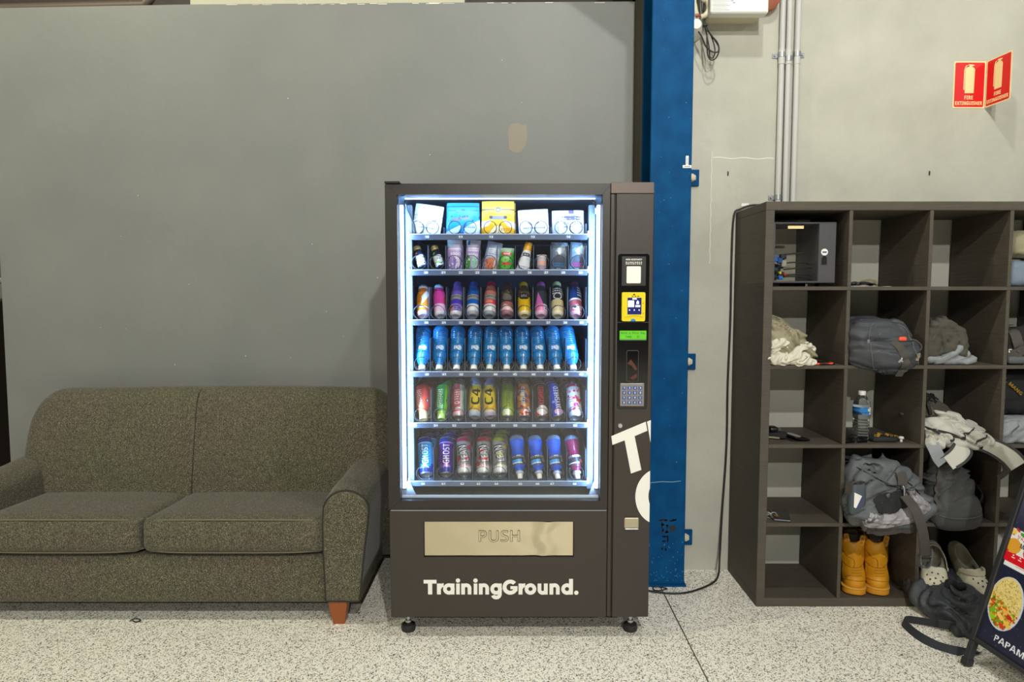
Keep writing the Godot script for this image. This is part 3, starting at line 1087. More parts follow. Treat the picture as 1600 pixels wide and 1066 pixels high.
func build_machine() -> void:
	var t := thing("vending_machine", "tall dark brown vending machine with a lit glass front full of drinks", "vending machine", Vector3(0, 0, 0))
	# cabinet: sides, top, bottom, back
	var b := MB.new()
	spanb(b, -0.497, -0.47, 0.092, 1.848, 0.03, 0.66, 0.003)
	spanb(b, 0.386, 0.56, 0.092, 1.852, 0.03, 0.685, 0.003)
	spanb(b, -0.497, 0.56, 1.822, 1.852, 0.03, 0.66, 0.003)
	spanb(b, -0.497, 0.56, 0.092, 0.11, 0.03, 0.66, 0.003)
	spanb(b, -0.497, 0.56, 0.092, 1.85, 0.03, 0.045)
	part("cabinet", b.mesh(), M.machine_black, t)
	b = MB.new()
	spanb(b, -0.485, 0.45, 1.852, 1.856, 0.60, 0.665, 0.001)
	spanb(b, 0.41, 0.555, 1.852, 1.862, 0.06, 0.66, 0.002)
	part("top_cap", b.mesh(), M.machine_frame, t)
	var hg := MB.new()
	spanb(hg, -0.5, -0.44, 1.85, 1.858, 0.655, 0.71, 0.002)
	part("hinge", hg.mesh(), M.black_plastic, t)
	# service side
	part("service_door", span(0.41, 0.56, 0.093, 1.812, 0.685, 0.7, 0.003), M.machine_black, t)
	part("service_band", span(0.389, 0.559, 1.8125, 1.856, 0.685, 0.699, 0.002), M.machine_band, t)
	part("door_strip", span(0.388, 0.406, 0.094, 1.8115, 0.685, 0.698, 0.003), M.machine_black, t)
	# interior liner: back, sides, ceiling and floor of the display
	b = MB.new()
	spanb(b, -0.468, 0.384, 0.50, 1.82, 0.048, 0.06)
	part("liner_back", b.mesh(), M.liner_back, t)
	b = MB.new()
	spanb(b, -0.469, -0.464, 0.5, 1.82, 0.06, 0.655)
	spanb(b, 0.38, 0.385, 0.5, 1.82, 0.06, 0.655)
	spanb(b, -0.464, 0.38, 1.812, 1.8215, 0.06, 0.655)
	part("liner", b.mesh(), M.liner, t)
	# delivery chute: dull felt floor sloping to the flap
	b = MB.new()
	b.quad(Vector3(-0.464, 0.50, 0.645), Vector3(0.38, 0.50, 0.645), Vector3(0.38, 0.60, 0.1), Vector3(-0.464, 0.60, 0.1))
	spanb(b, -0.464, 0.38, 0.46, 0.5, 0.06, 0.65)
	part("chute_floor", b.mesh(), M.felt, t)
	for sgn: float in [-1.0, 1.0]:
		var cx: float = -0.04 + sgn * 0.39
		part("corner_plate", prismm(PackedVector2Array([Vector2(cx - 0.03, 0.585), Vector2(cx + 0.03, 0.585), Vector2(cx + 0.03 - 0.012 * (1 - sgn), 0.635), Vector2(cx - 0.03 + 0.012 * (1 + sgn), 0.648)]), 0.625, 0.628), M.liner, t)
	# door: four mitred bars round the glass
	var o := [Vector2(-0.5, 0.542), Vector2(0.386, 0.542), Vector2(0.386, 1.848), Vector2(-0.5, 1.848)]
	var i := [Vector2(-0.453, 0.58), Vector2(0.357, 0.58), Vector2(0.357, 1.808), Vector2(-0.453, 1.808)]
	var door := part("door_frame", span(-0.499, -0.4985, 0.5425, 1.8475, 0.662, 0.698), M.machine_frame, t)
	for k in 4:
		var q := MB.new()
		var a: Vector2 = o[k]
		var d: Vector2 = o[(k + 1) % 4]
		var e: Vector2 = i[(k + 1) % 4]
		var f: Vector2 = i[k]
		var g := (d - a).normalized() * 0.0004
		q.prism(PackedVector2Array([a + g, d - g, e - g, f + g]), 0.66, 0.7)
		part("frame_bar", q.mesh(), M.machine_frame, door)
	# thin bright sealing edge inside the frame
	b = MB.new()
	spanb(b, -0.4525, 0.3565, 0.5805, 0.590, 0.648, 0.662, 0.001)
	part("sill", b.mesh(), M.edge_light, door)
	part("glass_pane", span(-0.453, 0.357, 0.58, 1.808, 0.676, 0.681), M.glass, door)
	# upright posts that carry the trays and hold the LED strips
	for sgn: float in [-1.0, 1.0]:
		var x: float = -0.048 + sgn * 0.375
		var p := part("tray_post", span(x - 0.014, x + 0.014, 0.6, 1.78, 0.575, 0.6, 0.002), M.post_grey, t)
		var slot := boxm(Vector3.ZERO, Vector3(0.005, 0.007, 0.002))
		for k in 12:
			part("slot", slot, M.black_plastic, p, Vector3(x, 0.65 + k * 0.1, 0.601))
		x = -0.048 + sgn * 0.397
		var s := part("led_strip", span(x - 0.0065, x + 0.0065, 0.615, 1.775, 0.638, 0.644, 0.001), M.led_white, t)
		s.name = "led_strip"
		part("led_channel", span(x - 0.0085, x + 0.0085, 0.61, 1.78, 0.631, 0.6375), M.tray_metal, t)
		var l := AreaLight3D.new()
		l.name = "led_light"
		l.light_color = Color(0.62, 0.82, 1.0)
		l.light_energy = 1.0
		l.area_size = Vector2(0.02, 1.15)
		l.area_range = 5.0
		l.shadow_enabled = true
		l.transform = Transform3D(Basis(), Vector3(x - sgn * 0.010, 1.195, 0.641)).looking_at(Vector3(x - sgn * 0.12, 1.195, 0.3), UP)
		add_child(l, true)
	part("led_bar", span(-0.43, 0.335, 1.797, 1.803, 0.637, 0.644, 0.001), M.led_white, t)
	var lt := AreaLight3D.new()
	lt.name = "led_light"
	lt.light_color = Color(0.62, 0.82, 1.0)
	lt.light_energy = 0.17
	lt.area_size = Vector2(0.75, 0.02)
	lt.area_range = 5.0
	lt.shadow_enabled = true
	lt.transform = Transform3D(Basis(), Vector3(-0.048, 1.795, 0.634)).looking_at(Vector3(-0.048, 1.5, 0.45), UP)
	add_child(lt, true)
	# dark little cable ends in the upper corners
	part("led_cable", tubem([Vector3(0.322, 1.795, 0.64), Vector3(0.332, 1.785, 0.645), Vector3(0.336, 1.765, 0.64), Vector3(0.336, 1.74, 0.63)], 0.004, 8), M.black_plastic, t)
	part("led_cable", tubem([Vector3(-0.43, 1.79, 0.645), Vector3(-0.425, 1.76, 0.62), Vector3(-0.40, 1.70, 0.6), Vector3(-0.395, 1.66, 0.59)], 0.004, 8), M.black_plastic, t)
	# trays
	for row in 6:
		build_tray(t, row)
	build_machine_front(t)

func build_tray(t: Node3D, row: int) -> void:
	var y: float = RAIL[row]
	var b := MB.new()
	var x0 := -0.421 - row * 0.0016
	var x1 := 0.308 + row * 0.001
	spanb(b, x0, x1, y - 0.006, y - 0.004, 0.08, 0.608)
	spanb(b, x0, x1, y - 0.022, y, 0.607, TRAY_Z, 0.0008)
	spanb(b, x0 + 0.002, x1 - 0.002, y - 0.0225, y - 0.02, 0.585, 0.6075)
	var tray := part("tray", b.mesh(), M.tray_metal if row < 5 else M.clear_edge, t)
	part("rail_edge", span(x0, x1, y - 0.001, y + 0.0016, 0.6095, 0.6115), M.edge_light, tray)
	for s in [-1.0, 1.0]:
		var x: float = x0 - 0.001 if s < 0 else x1 + 0.004
		part("end_clip", span(x - 0.004, x + 0.004, y - 0.012, y + 0.014, 0.598, 0.612, 0.002), M.white_plastic, tray)
	var cnt: int = ROW_X[row].size()
	for k in cnt + 1:
		var x: float = x0 + 0.004 if k == 0 else x1 - 0.004 if k == cnt else (ROW_X[row][k - 1] + ROW_X[row][k]) / 2
		var h: float = 0.045 if row == 0 else 0.10 if row == 1 else 0.135
		if row == 0 and k > 0 and k < cnt:
			h = 0.03
		part("divider", span(x - 0.0007, x + 0.0007, y - 0.004, y + h, 0.10, 0.597), M.clear_edge if k % 2 else M.tray_metal, tray)
	for k in cnt:
		var x: float = ROW_X[row][k]
		if row == 0:
			part("coil", tubem(helix(x - 0.031, y + 0.028, 0.026, 0.603, 0.30, 0.07, 1.0), 0.0015, 6), M.coil_wire, tray)
			part("coil", tubem(helix(x + 0.031, y + 0.028, 0.026, 0.603, 0.30, 0.07, -1.0), 0.0015, 6), M.coil_wire, tray)
		else:
			part("coil", tubem(helix(x, y + 0.031, 0.029, 0.603, 0.24, 0.082, -1.0), 0.0014, 6), M.coil_wire, tray)
	var first := [10, 20, 30, 40, 50, 60]
	for k in cnt:
		var q := MB.new()
		q.box(Vector3.ZERO, Vector3(0.021, 0.0125, 0.001), 0.0003)
		var am := q.mesh(M.tag_plate)
		text_fit(str(first[row] + k), 0.0145, 0.0088, 0.0006, "bold", null, Transform3D(Basis(), Vector3(0, 0, 0.0005))).mesh(M.white_print, am)
		part("number_tag", am, null, tray, Vector3(TAG_X[row][k], y - 0.0108, TRAY_Z + 0.0006))

func build_machine_front(t: Node3D) -> void:
	# delivery panel with the steel flap
	var b := MB.new()
	var zf := 0.698
	spanb(b, -0.497, -0.36, 0.093, 0.538, 0.662, zf, 0.0)
	spanb(b, 0.252, 0.386, 0.093, 0.538, 0.662, zf, 0.0)
	spanb(b, -0.36, 0.252, 0.493, 0.538, 0.662, zf, 0.0)
	spanb(b, -0.36, 0.252, 0.093, 0.345, 0.662, zf, 0.0)
	var pn := part("delivery_panel", b.mesh(), M.machine_black, t)
	part("bright_edge", span(-0.493, 0.384, 0.5385, 0.5405, 0.665, 0.6985), M.edge_light, pn)
	b = MB.new()
	spanb(b, -0.36, 0.252, 0.345, 0.493, 0.655, 0.662)
	part("flap_recess", b.mesh(), M.black_plastic, pn)
	var rows := []
	for k in 33:
		var row := []
		for j in 25:
			var u := j / 24.0
			var x := lerpf(-0.357, 0.249, u)
			# dents at the right that break the reflections up
			var z := 0.690 + 0.007 * exp(-pow((u - 0.80 - 0.03 * sin(k * 0.25)) / 0.03, 2)) - 0.005 * exp(-pow((u - 0.72 - 0.02 * sin(k * 0.3 + 1)) / 0.035, 2)) + 0.0004 * sin(u * 20.0 + k * 0.2)
			row.append(Vector3(x, lerpf(0.3495, 0.490, k / 32.0), z))
		rows.append(row)
	b = MB.new()
	b.sheet(rows)
	spanb(b, -0.357, 0.249, 0.3495, 0.490, 0.680, 0.687)
	var fl := part("delivery_flap", b.mesh(), M.flap_metal, t)
	b = MB.new()
	for k in 8:
		text_fit("PUSH", 0.166, 0.046, 0.0004, "regular", b, Transform3D(Basis(), Vector3(-0.052 + 0.0017 * cos(k * PI / 4), 0.43 + 0.0017 * sin(k * PI / 4), 0.6912 + k * 0.00004)))
	part("letter_shade", b.mesh(), M.flap_shade, fl)  # dark outline painted behind the letters as the shading of their relief
	part("embossed_lettering", text_fit("PUSH", 0.166, 0.046, 0.0022, "regular", null, Transform3D(Basis(), Vector3(-0.0523, 0.4303, 0.6905))).mesh(), M.flap_metal, fl)
	# name on the panel, drawn letter by letter
	part("name_lettering", name_letters(0.241 * 2.628 / 1103.0, Vector3(-0.362, 0.1885, zf - 0.0001)), M.white_print, pn)
	# big letters that run off round the side
	var edge := PackedVector2Array([Vector2(0.3, 0.3), Vector2(0.5585, 0.3), Vector2(0.5585, 1.2), Vector2(0.3, 1.2)])
	b = MB.new()
	var letters := [
		PackedVector2Array([Vector2(0.400, 0.846), Vector2(0.538, 0.905), Vector2(0.545, 0.868), Vector2(0.494, 0.846), Vector2(0.523, 0.708), Vector2(0.481, 0.693), Vector2(0.454, 0.829), Vector2(0.405, 0.810)]),
		PackedVector2Array([Vector2(0.543, 0.905), Vector2(0.60, 0.93), Vector2(0.60, 0.78), Vector2(0.562, 0.80)]),
	]
	var ring := PackedVector2Array()
	for k in 41:
		var w := PI * 0.38 + PI * 1.24 * k / 40.0
		ring.append(Vector2(0.598 + 0.098 * cos(w), 0.598 + 0.116 * sin(w)))
	for k in 41:
		var w := PI * 0.38 + PI * 1.24 * (40 - k) / 40.0
		ring.append(Vector2(0.603 + 0.050 * cos(w), 0.60 + 0.068 * sin(w)))
	letters.append(ring)
	for p in letters:
		for q in Geometry2D.intersect_polygons(p, edge):
			b.prism(q, 0.7, 0.7005)
	part("big_lettering", b.mesh(), M.white_print, t)
	# coin return and key lock
	var cr := part("coin_return", span(0.456, 0.515, 0.468, 0.511, 0.6995, 0.706, 0.004), mat("coin_cup", Color8(178, 166, 140), 0.35, 0.4), t)
	part("coin_lip", span(0.458, 0.513, 0.463, 0.469, 0.6995, 0.712, 0.002), M.steel, cr)
	b = MB.new()
	b.xf = Transform3D(Basis(Vector3.RIGHT, PI / 2), Vector3(0.435, 0.889, 0.7))
	b.lathe([Vector2(0, 0), Vector2(0.011, 0), Vector2(0.011, 0.004), Vector2(0.008, 0.008), Vector2(0, 0.008)], 18)
	part("key_lock", b.mesh(), M.steel, t)
	# feet
	for q in [Vector3(-0.438, 0, 0.62), Vector3(0.50, 0, 0.62), Vector3(-0.438, 0, 0.12), Vector3(0.50, 0, 0.12)]:
		var ft := part("foot", lathem([Vector2(0, 0), Vector2(0.029, 0), Vector2(0.031, 0.012), Vector2(0.028, 0.026), Vector2(0.016, 0.034), Vector2(0, 0.034)], 24), M.black_rubber, t, q)
		part("stem", lathem([Vector2(0.0, 0.034), Vector2(0.013, 0.034), Vector2(0.013, 0.044), Vector2(0.008, 0.045), Vector2(0.008, 0.094), Vector2(0.0, 0.094)], 14), M.steel, ft)
	part("caster_bracket", span(0.44, 0.472, 0.062, 0.092, 0.60, 0.64, 0.004), M.galvanised, t)
	# control panel
	var fr := MB.new()
	fr.prism(rounded_rect(0.417, 0.546, 0.952, 1.578, 0.012), 0.6985, 0.7008)
	part("panel_rim", fr.mesh(), mat("rim_grey", Color8(96, 94, 90), 0.35, 0.4), t)
	var pb := MB.new()
	pb.prism(rounded_rect(0.4185, 0.5445, 0.9535, 1.5765, 0.011), 0.70, 0.7018)
	var cp := part("control_panel", pb.mesh(), M.black_gloss, t)
	part("panel_split", span(0.4185, 0.5445, 1.3045, 1.306, 0.7017, 0.7023), M.rim_grey, cp)
	part("info_plate", span(0.434, 0.53, 1.45, 1.566, 0.7018, 0.704, 0.001), mat("plate_dark", Color8(38, 34, 32), 0.4), cp)
	b = MB.new()
	text_fit("NEED ASSISTANCE?", 0.064, 0.0065, 0.0006, "bold", b, Transform3D(Basis(), Vector3(0.482, 1.5535, 0.704)))
	for k in 2:
		for j in 9:
			b.box(Vector3(0.452 + j * 0.0074, 1.543 - k * 0.0065, 0.7043), Vector3(0.0055 - 0.001 * ((j * 5 + k) % 3), 0.0036, 0.0006))
	b.prism(rounded_rect(0.4535, 0.5095, 1.4600, 1.5270, 0.004), 0.704, 0.7046)
	part("sticker", b.mesh(), M.white_print, cp)
	# card reader
	b = MB.new()
	b.prism(rounded_rect(0.4345, 0.5265, 1.310, 1.4245, 0.006), 0.7018, 0.7175)
	var rd := part("card_reader", b.mesh(), M.yellow_plastic, t)
	b = MB.new()
	b.prism(rounded_rect(0.443, 0.5225, 1.3285, 1.418, 0.004), 0.7175, 0.7185)
	b.tube([Vector3(0.446, 1.3275, 0.718), Vector3(0.462, 1.3325, 0.7195), Vector3(0.482, 1.3345, 0.720), Vector3(0.502, 1.3325, 0.7195), Vector3(0.517, 1.3275, 0.718)], 0.002, 8)
	part("face", b.mesh(), M.yellow_plastic, rd)
	part("screen", span(0.456, 0.511, 1.337, 1.403, 0.7185, 0.7192), M.screen_blue, rd)
	b = MB.new()
	spanb(b, 0.4575, 0.482, 1.366, 1.392, 0.7192, 0.7196)
	spanb(b, 0.487, 0.506, 1.366, 1.374, 0.7192, 0.7196)
	b.prism(PackedVector2Array([Vector2(0.491, 1.378), Vector2(0.501, 1.378), Vector2(0.501, 1.387), Vector2(0.496, 1.393), Vector2(0.491, 1.387)]), 0.7192, 0.7196)
	spanb(b, 0.475, 0.492, 1.396, 1.4015, 0.7192, 0.7196)
	for k in 3:
		spanb(b, 0.462 + k * 0.019, 0.466 + k * 0.019, 1.352, 1.357, 0.7192, 0.7196)
	part("screen_picture", b.mesh(), M.screen_white, rd)
	b = MB.new()
	b.prism(PackedVector2Array([Vector2(0.468, 1.310), Vector2(0.49, 1.310), Vector2(0.487, 1.317), Vector2(0.479, 1.3205), Vector2(0.471, 1.317)]), 0.7175, 0.7186)
	part("blue_tab", b.mesh(), M.blue_print, rd)
	b = MB.new()
	for k in 3:
		spanb(b, 0.473 + k * 0.011, 0.479 + k * 0.011, 1.4075, 1.4105, 0.7185, 0.719)
	spanb(b, 0.478, 0.485, 1.413, 1.418, 0.7185, 0.719)
	spanb(b, 0.477, 0.488, 1.3325, 1.3345, 0.7195, 0.7205)
	for y in [1.38, 1.34]:
		spanb(b, 0.516, 0.519, y, y + 0.003, 0.7185, 0.719)
	part("mark", b.mesh(), M.black_plastic, rd)
	part("status_light", span(0.4615, 0.469, 1.4065, 1.411, 0.7185, 0.7193), mat("lit_yellow", Color8(250, 250, 120), 0.4), rd)
	# text display
	var lcd := part("lcd_display", span(0.4285, 0.5355, 1.236, 1.272, 0.7018, 0.7035, 0.001), M.lcd_green, t)
	b = MB.new()
	text_fit("Have a Nice Day", 0.098, 0.0105, 0.0004, "mono", b, Transform3D(Basis(), Vector3(0.482, 1.262, 0.7035)))
	text_fit("Temp   3C", 0.056, 0.0105, 0.0004, "mono", b, Transform3D(Basis(), Vector3(0.480, 1.247, 0.7035)))
	part("lcd_text", b.mesh(), M.lcd_ink, lcd)
	part("lcd_edge", span(0.4285, 0.5355, 1.2325, 1.2358, 0.7018, 0.705, 0.0008), M.rim_grey, lcd)
	# note slot window
	b = MB.new()
	b.prism(rounded_rect(0.4575, 0.5055, 1.068, 1.1935, 0.006), 0.7018, 0.7028)
	var nw := part("note_window", b.mesh(), M.rim_grey, t)
	b = MB.new()
	b.prism(rounded_rect(0.4588, 0.5042, 1.069, 1.1915, 0.005), 0.7028, 0.7034)
	part("window_face", b.mesh(), mat("smoked", Color8(8, 6, 6), 0.08), nw)
	b = MB.new()
	b.prism(PackedVector2Array([Vector2(0.461, 1.14), Vector2(0.474, 1.157), Vector2(0.490, 1.137), Vector2(0.501, 1.118), Vector2(0.493, 1.112), Vector2(0.478, 1.132)]), 0.7034, 0.7037)
	b.prism(PackedVector2Array([Vector2(0.470, 1.082), Vector2(0.499, 1.10), Vector2(0.5, 1.085), Vector2(0.484, 1.076)]), 0.7034, 0.7037)
	part("window_print", b.mesh(), mat("dull_red", Color8(84, 38, 30), 0.4), nw)
	# keypad
	var kp := part("keypad", span(0.4325, 0.5295, 0.968, 1.0615, 0.7018, 0.706, 0.002), mat("pad_grey", Color8(150, 142, 138), 0.35, 0.5), t)
	for r in 4:
		for c in 4:
			var kx := 0.4485 + c * 0.0216
			var ky := 1.0435 - r * 0.0198
			var am := boxm(Vector3.ZERO, Vector3(0.0148, 0.0128, 0.004), 0.001)
			am.surface_set_material(0, M.key_blue)
			var s: String = ["1", "2", "3", "A", "4", "5", "6", "B", "7", "8", "9", "C", "0", "F", "#", "D"][r * 4 + c]
			text_fit(s, 0.0045, 0.0075, 0.0004, "bold", null, Transform3D(Basis(), Vector3(0, 0, 0.002))).mesh(M.white_print, am)
			part("key", am, null, kp, Vector3(kx, ky, 0.7075))

# heavy geometric lettering out of bars, rings and dots; u is the size of one drawing unit
func name_letters(u: float, at: Vector3) -> ArrayMesh:
	var b := MB.new()
	var state := {"z": 0.0}
	var bar := func(x: float, x0: float, x1: float, y0: float, y1: float) -> void:
		state.z += 0.00004
		b.prism(PackedVector2Array([Vector2(x + x0, y0) * u, Vector2(x + x1, y0) * u, Vector2(x + x1, y1) * u, Vector2(x + x0, y1) * u]), 0.0, 0.0005 + state.z)
	var arc := func(x: float, cx: float, cy: float, ro: float, ri: float, a0: float, a1: float) -> void:
		state.z += 0.00004
		var n := maxi(4, ceili((a1 - a0) / 12.0))
		var p := PackedVector2Array()
		for k in n + 1:
			p.append((Vector2(x + cx, cy) + Vector2.from_angle(deg_to_rad(lerpf(a0, a1, float(k) / n))) * ro) * u)
		if ri > 0.0:
			for k in n + 1:
				p.append((Vector2(x + cx, cy) + Vector2.from_angle(deg_to_rad(lerpf(a1, a0, float(k) / n))) * ri) * u)
		b.prism(p, 0.0, 0.0005 + state.z)
	var ring := func(x: float, cx: float, cy: float, ro: float, ri: float) -> void:
		arc.call(x, cx, cy, ro, ri, 0.0, 180.0)
		arc.call(x, cx, cy, ro, ri, 180.0, 360.0)
	var pos := [["T", 0], ["r", 95], ["a", 140], ["i", 232], ["n", 268], ["i", 357], ["n", 394], ["g", 477], ["G", 567], ["r", 677], ["o", 722], ["u", 813], ["n", 898], ["d", 983], [".", 1076]]
	for q in pos:
		var x: float = q[1]
		match q[0]:
			"T":
				bar.call(x, 0, 92, 80, 107)
				bar.call(x, 31, 61, 0, 80.5)
			"r":
				bar.call(x, 0, 28, 0, 80)
				arc.call(x, 47, 40, 42, 15, 88, 178)
			"a":
				ring.call(x, 40, 40, 41.5, 15)
				bar.call(x, 53, 80, 0, 80)
			"i":
				bar.call(x, 0, 26, 0, 80)
				arc.call(x, 13, 102, 15.5, 0, 0, 348)
			"n":
				bar.call(x, 0, 27, 0, 80)
				arc.call(x, 36, 45, 36.5, 10, 0, 180)
				bar.call(x, 46, 72.5, 0, 45)
			"g":
				ring.call(x, 40, 40, 41.5, 15)
				bar.call(x, 53, 80, 2, 80)
				arc.call(x, 41, 3, 39, 12.5, 203, 360)
			"G":
				arc.call(x, 51, 53.5, 55, 27, 42, 338)
				bar.call(x, 52, 103, 39, 61)
				bar.call(x, 78, 102, 24, 40)
			"o":
				ring.call(x, 40, 40, 41.5, 15)
			"u":
				bar.call(x, 45, 72, 0, 80)
				arc.call(x, 36, 35, 36.5, 10, 180, 360)
				bar.call(x, 0, 26.5, 35, 80)
			"d":
				ring.call(x, 40, 40, 41.5, 15)
				bar.call(x, 54, 82, 0, 114)
			".":
				arc.call(x, 13.5, 13, 15.5, 0, 0, 348)
	b.xf = Transform3D()
	var out := MB.new()
	out.add(b.mesh(), Transform3D(Basis(), at))
	return out.mesh()

# ---------------------------------------------------------------- goods in the machine
# print for a can or a packet; the front is at x = 64 of 128
func art(base: Color, ops: Array, w := 128, h := 128) -> Image:
	var im := img_new(w, h, base)
	for o in ops:
		match o[0]:
			"r": img_rect(im, o[1], o[2], o[3], o[4], o[5])
			"b": img_blob(im, o[1], o[2], o[3], o[4], o[5], o[6] if o.size() > 6 else 0.0, true)
			"p": img_poly(im, o[1], o[2])
			"t": img_text(im, o[1], o[2], o[3], o[4], o[5], o[6], o[7] if o.size() > 7 else 0.0)
			"g":
				for y in range(o[1], o[2]):
					im.fill_rect(Rect2i(0, y, w, 1), (o[3] as Color).lerp(o[4], float(y - o[1]) / (o[2] - o[1])))
			"n":
				var r := RandomNumberGenerator.new()
				r.seed = o[4]
				for k in o[1]:
					img_blob(im, r.randf() * w, r.randf_range(o[5] if o.size() > 5 else 0.0, o[6] if o.size() > 6 else float(h)), r.randf_range(0.5, 1.0) * o[3], r.randf_range(0.4, 1.0) * o[3], o[2], r.randf() * PI, true)
			"l": # lines of small print
				var r := RandomNumberGenerator.new()
				r.seed = o[6]
				for k in o[5]:
					var x: float = o[1]
					while x < o[1] + o[3]:
						var s := r.randf_range(2, 7)
						img_rect(im, x, o[2] + k * o[4], minf(s, o[1] + o[3] - x), maxf(1, o[4] * 0.5), o[7])
						x += s + 2
	return im

func printed(im: Image, rough := 0.35, metal := 0.0) -> StandardMaterial3D:
	var m := StandardMaterial3D.new()
	m.resource_name = "print"
	m.albedo_texture = tex(im)
	m.roughness = rough
	m.metallic = metal
	return m

func lean_basis(lean: float, roll: float) -> Basis:
	return Basis(Vector3.BACK, deg_to_rad(-roll)) * Basis(Vector3.RIGHT, deg_to_rad(-lean))

# base centre of a round thing that leans back with its lower rim on the tray
func rest(row: int, x: float, r: float, lean: float, z := 0.553) -> Vector3:
	return Vector3(x, RAIL[row] - 0.0038 + r * sin(deg_to_rad(lean)), z)

func make_can(called: String, label: String, m: Material, r: float, h: float) -> Node3D:
	var t := thing(called, label, "drink can", Vector3.ZERO, 0.0)
	part("body", lathem([Vector2(r * 0.84, 0.004), Vector2(r, 0.016), Vector2(r, h - 0.018), Vector2(r * 0.86, h - 0.004)], 28, 0.0, h), m, t)
	part("can_base", lathem([Vector2(0, 0.011), Vector2(r * 0.5, 0.008), Vector2(r * 0.70, 0.003), Vector2(r * 0.76, 0.0), Vector2(r * 0.80, 0.001), Vector2(r * 0.85, 0.0045)], 28), M.steel, t)
	part("lid", lathem([Vector2(r * 0.86, h - 0.005), Vector2(r * 0.84, h), Vector2(r * 0.80, h), Vector2(r * 0.77, h - 0.004), Vector2(0, h - 0.004)], 28), M.steel, t)
	return t

func make_shake(called: String, label: String, m: Material, cap: Material, base: Material, r: float, h: float, cr := 0.019) -> Node3D:
	var t := thing(called, label, "drink bottle")
	part("body", lathem([Vector2(r * 0.97, 0.014), Vector2(r, 0.022), Vector2(r, h * 0.38), Vector2(r * 0.96, h * 0.42), Vector2(r, h * 0.46), Vector2(r * 0.98, h * 0.66), Vector2(r * 0.86, h * 0.78), Vector2(cr * 0.95, h * 0.88)], 28, 0.0, h), m, t)
	part("bottle_base", lathem([Vector2(0, 0.004), Vector2(r * 0.35, 0.003), Vector2(r * 0.62, 0.0), Vector2(r * 0.85, 0.003), Vector2(r * 0.96, 0.0085), Vector2(r * 0.97, 0.0145)], 28), base, t)
	part("cap", lathem([Vector2(cr * 0.95, h * 0.875), Vector2(cr, h * 0.885), Vector2(cr, h * 0.965), Vector2(cr * 0.85, h), Vector2(0, h)], 22), cap, t)
	return t

# packet with a swollen front; w x h, d thick
func make_packet(called: String, label: String, cat: String, m: Material, w: float, h: float, d: float, seal: Material, taper := 0.0) -> Node3D:
	var t := thing(called, label, cat)
	var b := MB.new()
	for sg: float in [1.0, -1.0]:
		var rows := []
		for i in 15:
			var v := i / 14.0
			var row := []
			for j in 13:
				var u := j / 12.0 * 2.0 - 1.0
				var f := pow(maxf(0.0, 1.0 - pow(absf(u), 3.0)), 0.6) * pow(maxf(0.0, sin(PI * clampf(v * 0.94 + 0.06, 0.0, 1.0))), 0.45)
				var y := h * (1.0 - v)
				row.append(Vector3(u * sg * w / 2 * (1.0 - taper * (1.0 - v)), y, sg * (0.0006 + d / 2 * f + 0.0016 * f * noise.get_noise_3d(u * 3 + w * 90, v * 4.0, h * 50))))
			rows.append(row)
		b.sheet(rows, false, true)
	part("body", b.mesh(), m, t)
	b = MB.new()
	for k in 6:
		b.box(Vector3(0, h - 0.0015 - k * 0.0018, 0), Vector3(w * (1 - taper) * 0.99, 0.0011, 0.0026))
	part("seal", b.mesh(), seal, t)
	return t

func set_at(o: Node3D, at: Vector3, lean: float, roll: float, turn := 0.0) -> void:
	o.transform = Transform3D(Basis(Vector3.UP, deg_to_rad(turn)) * lean_basis(lean, roll), at)

func another(o: Node3D, label: String, group: String, at: Vector3, basis: Basis) -> Node3D:
	var c := o.duplicate()
	var base := String(o.name)
	var k := base.rfind("_")
	if k > 0 and base.substr(k + 1).is_valid_int():
		base = base.substr(0, k)
	c.name = numbered(base)
	add_child(c)
	c.transform = Transform3D(basis, at)
	tag(c, label, o.get_meta("category"), group)
	return c

func build_products() -> void:
	build_packets()
	build_second_row()
	build_shakes()
	build_water()
	build_energy()
	build_bottom_row()

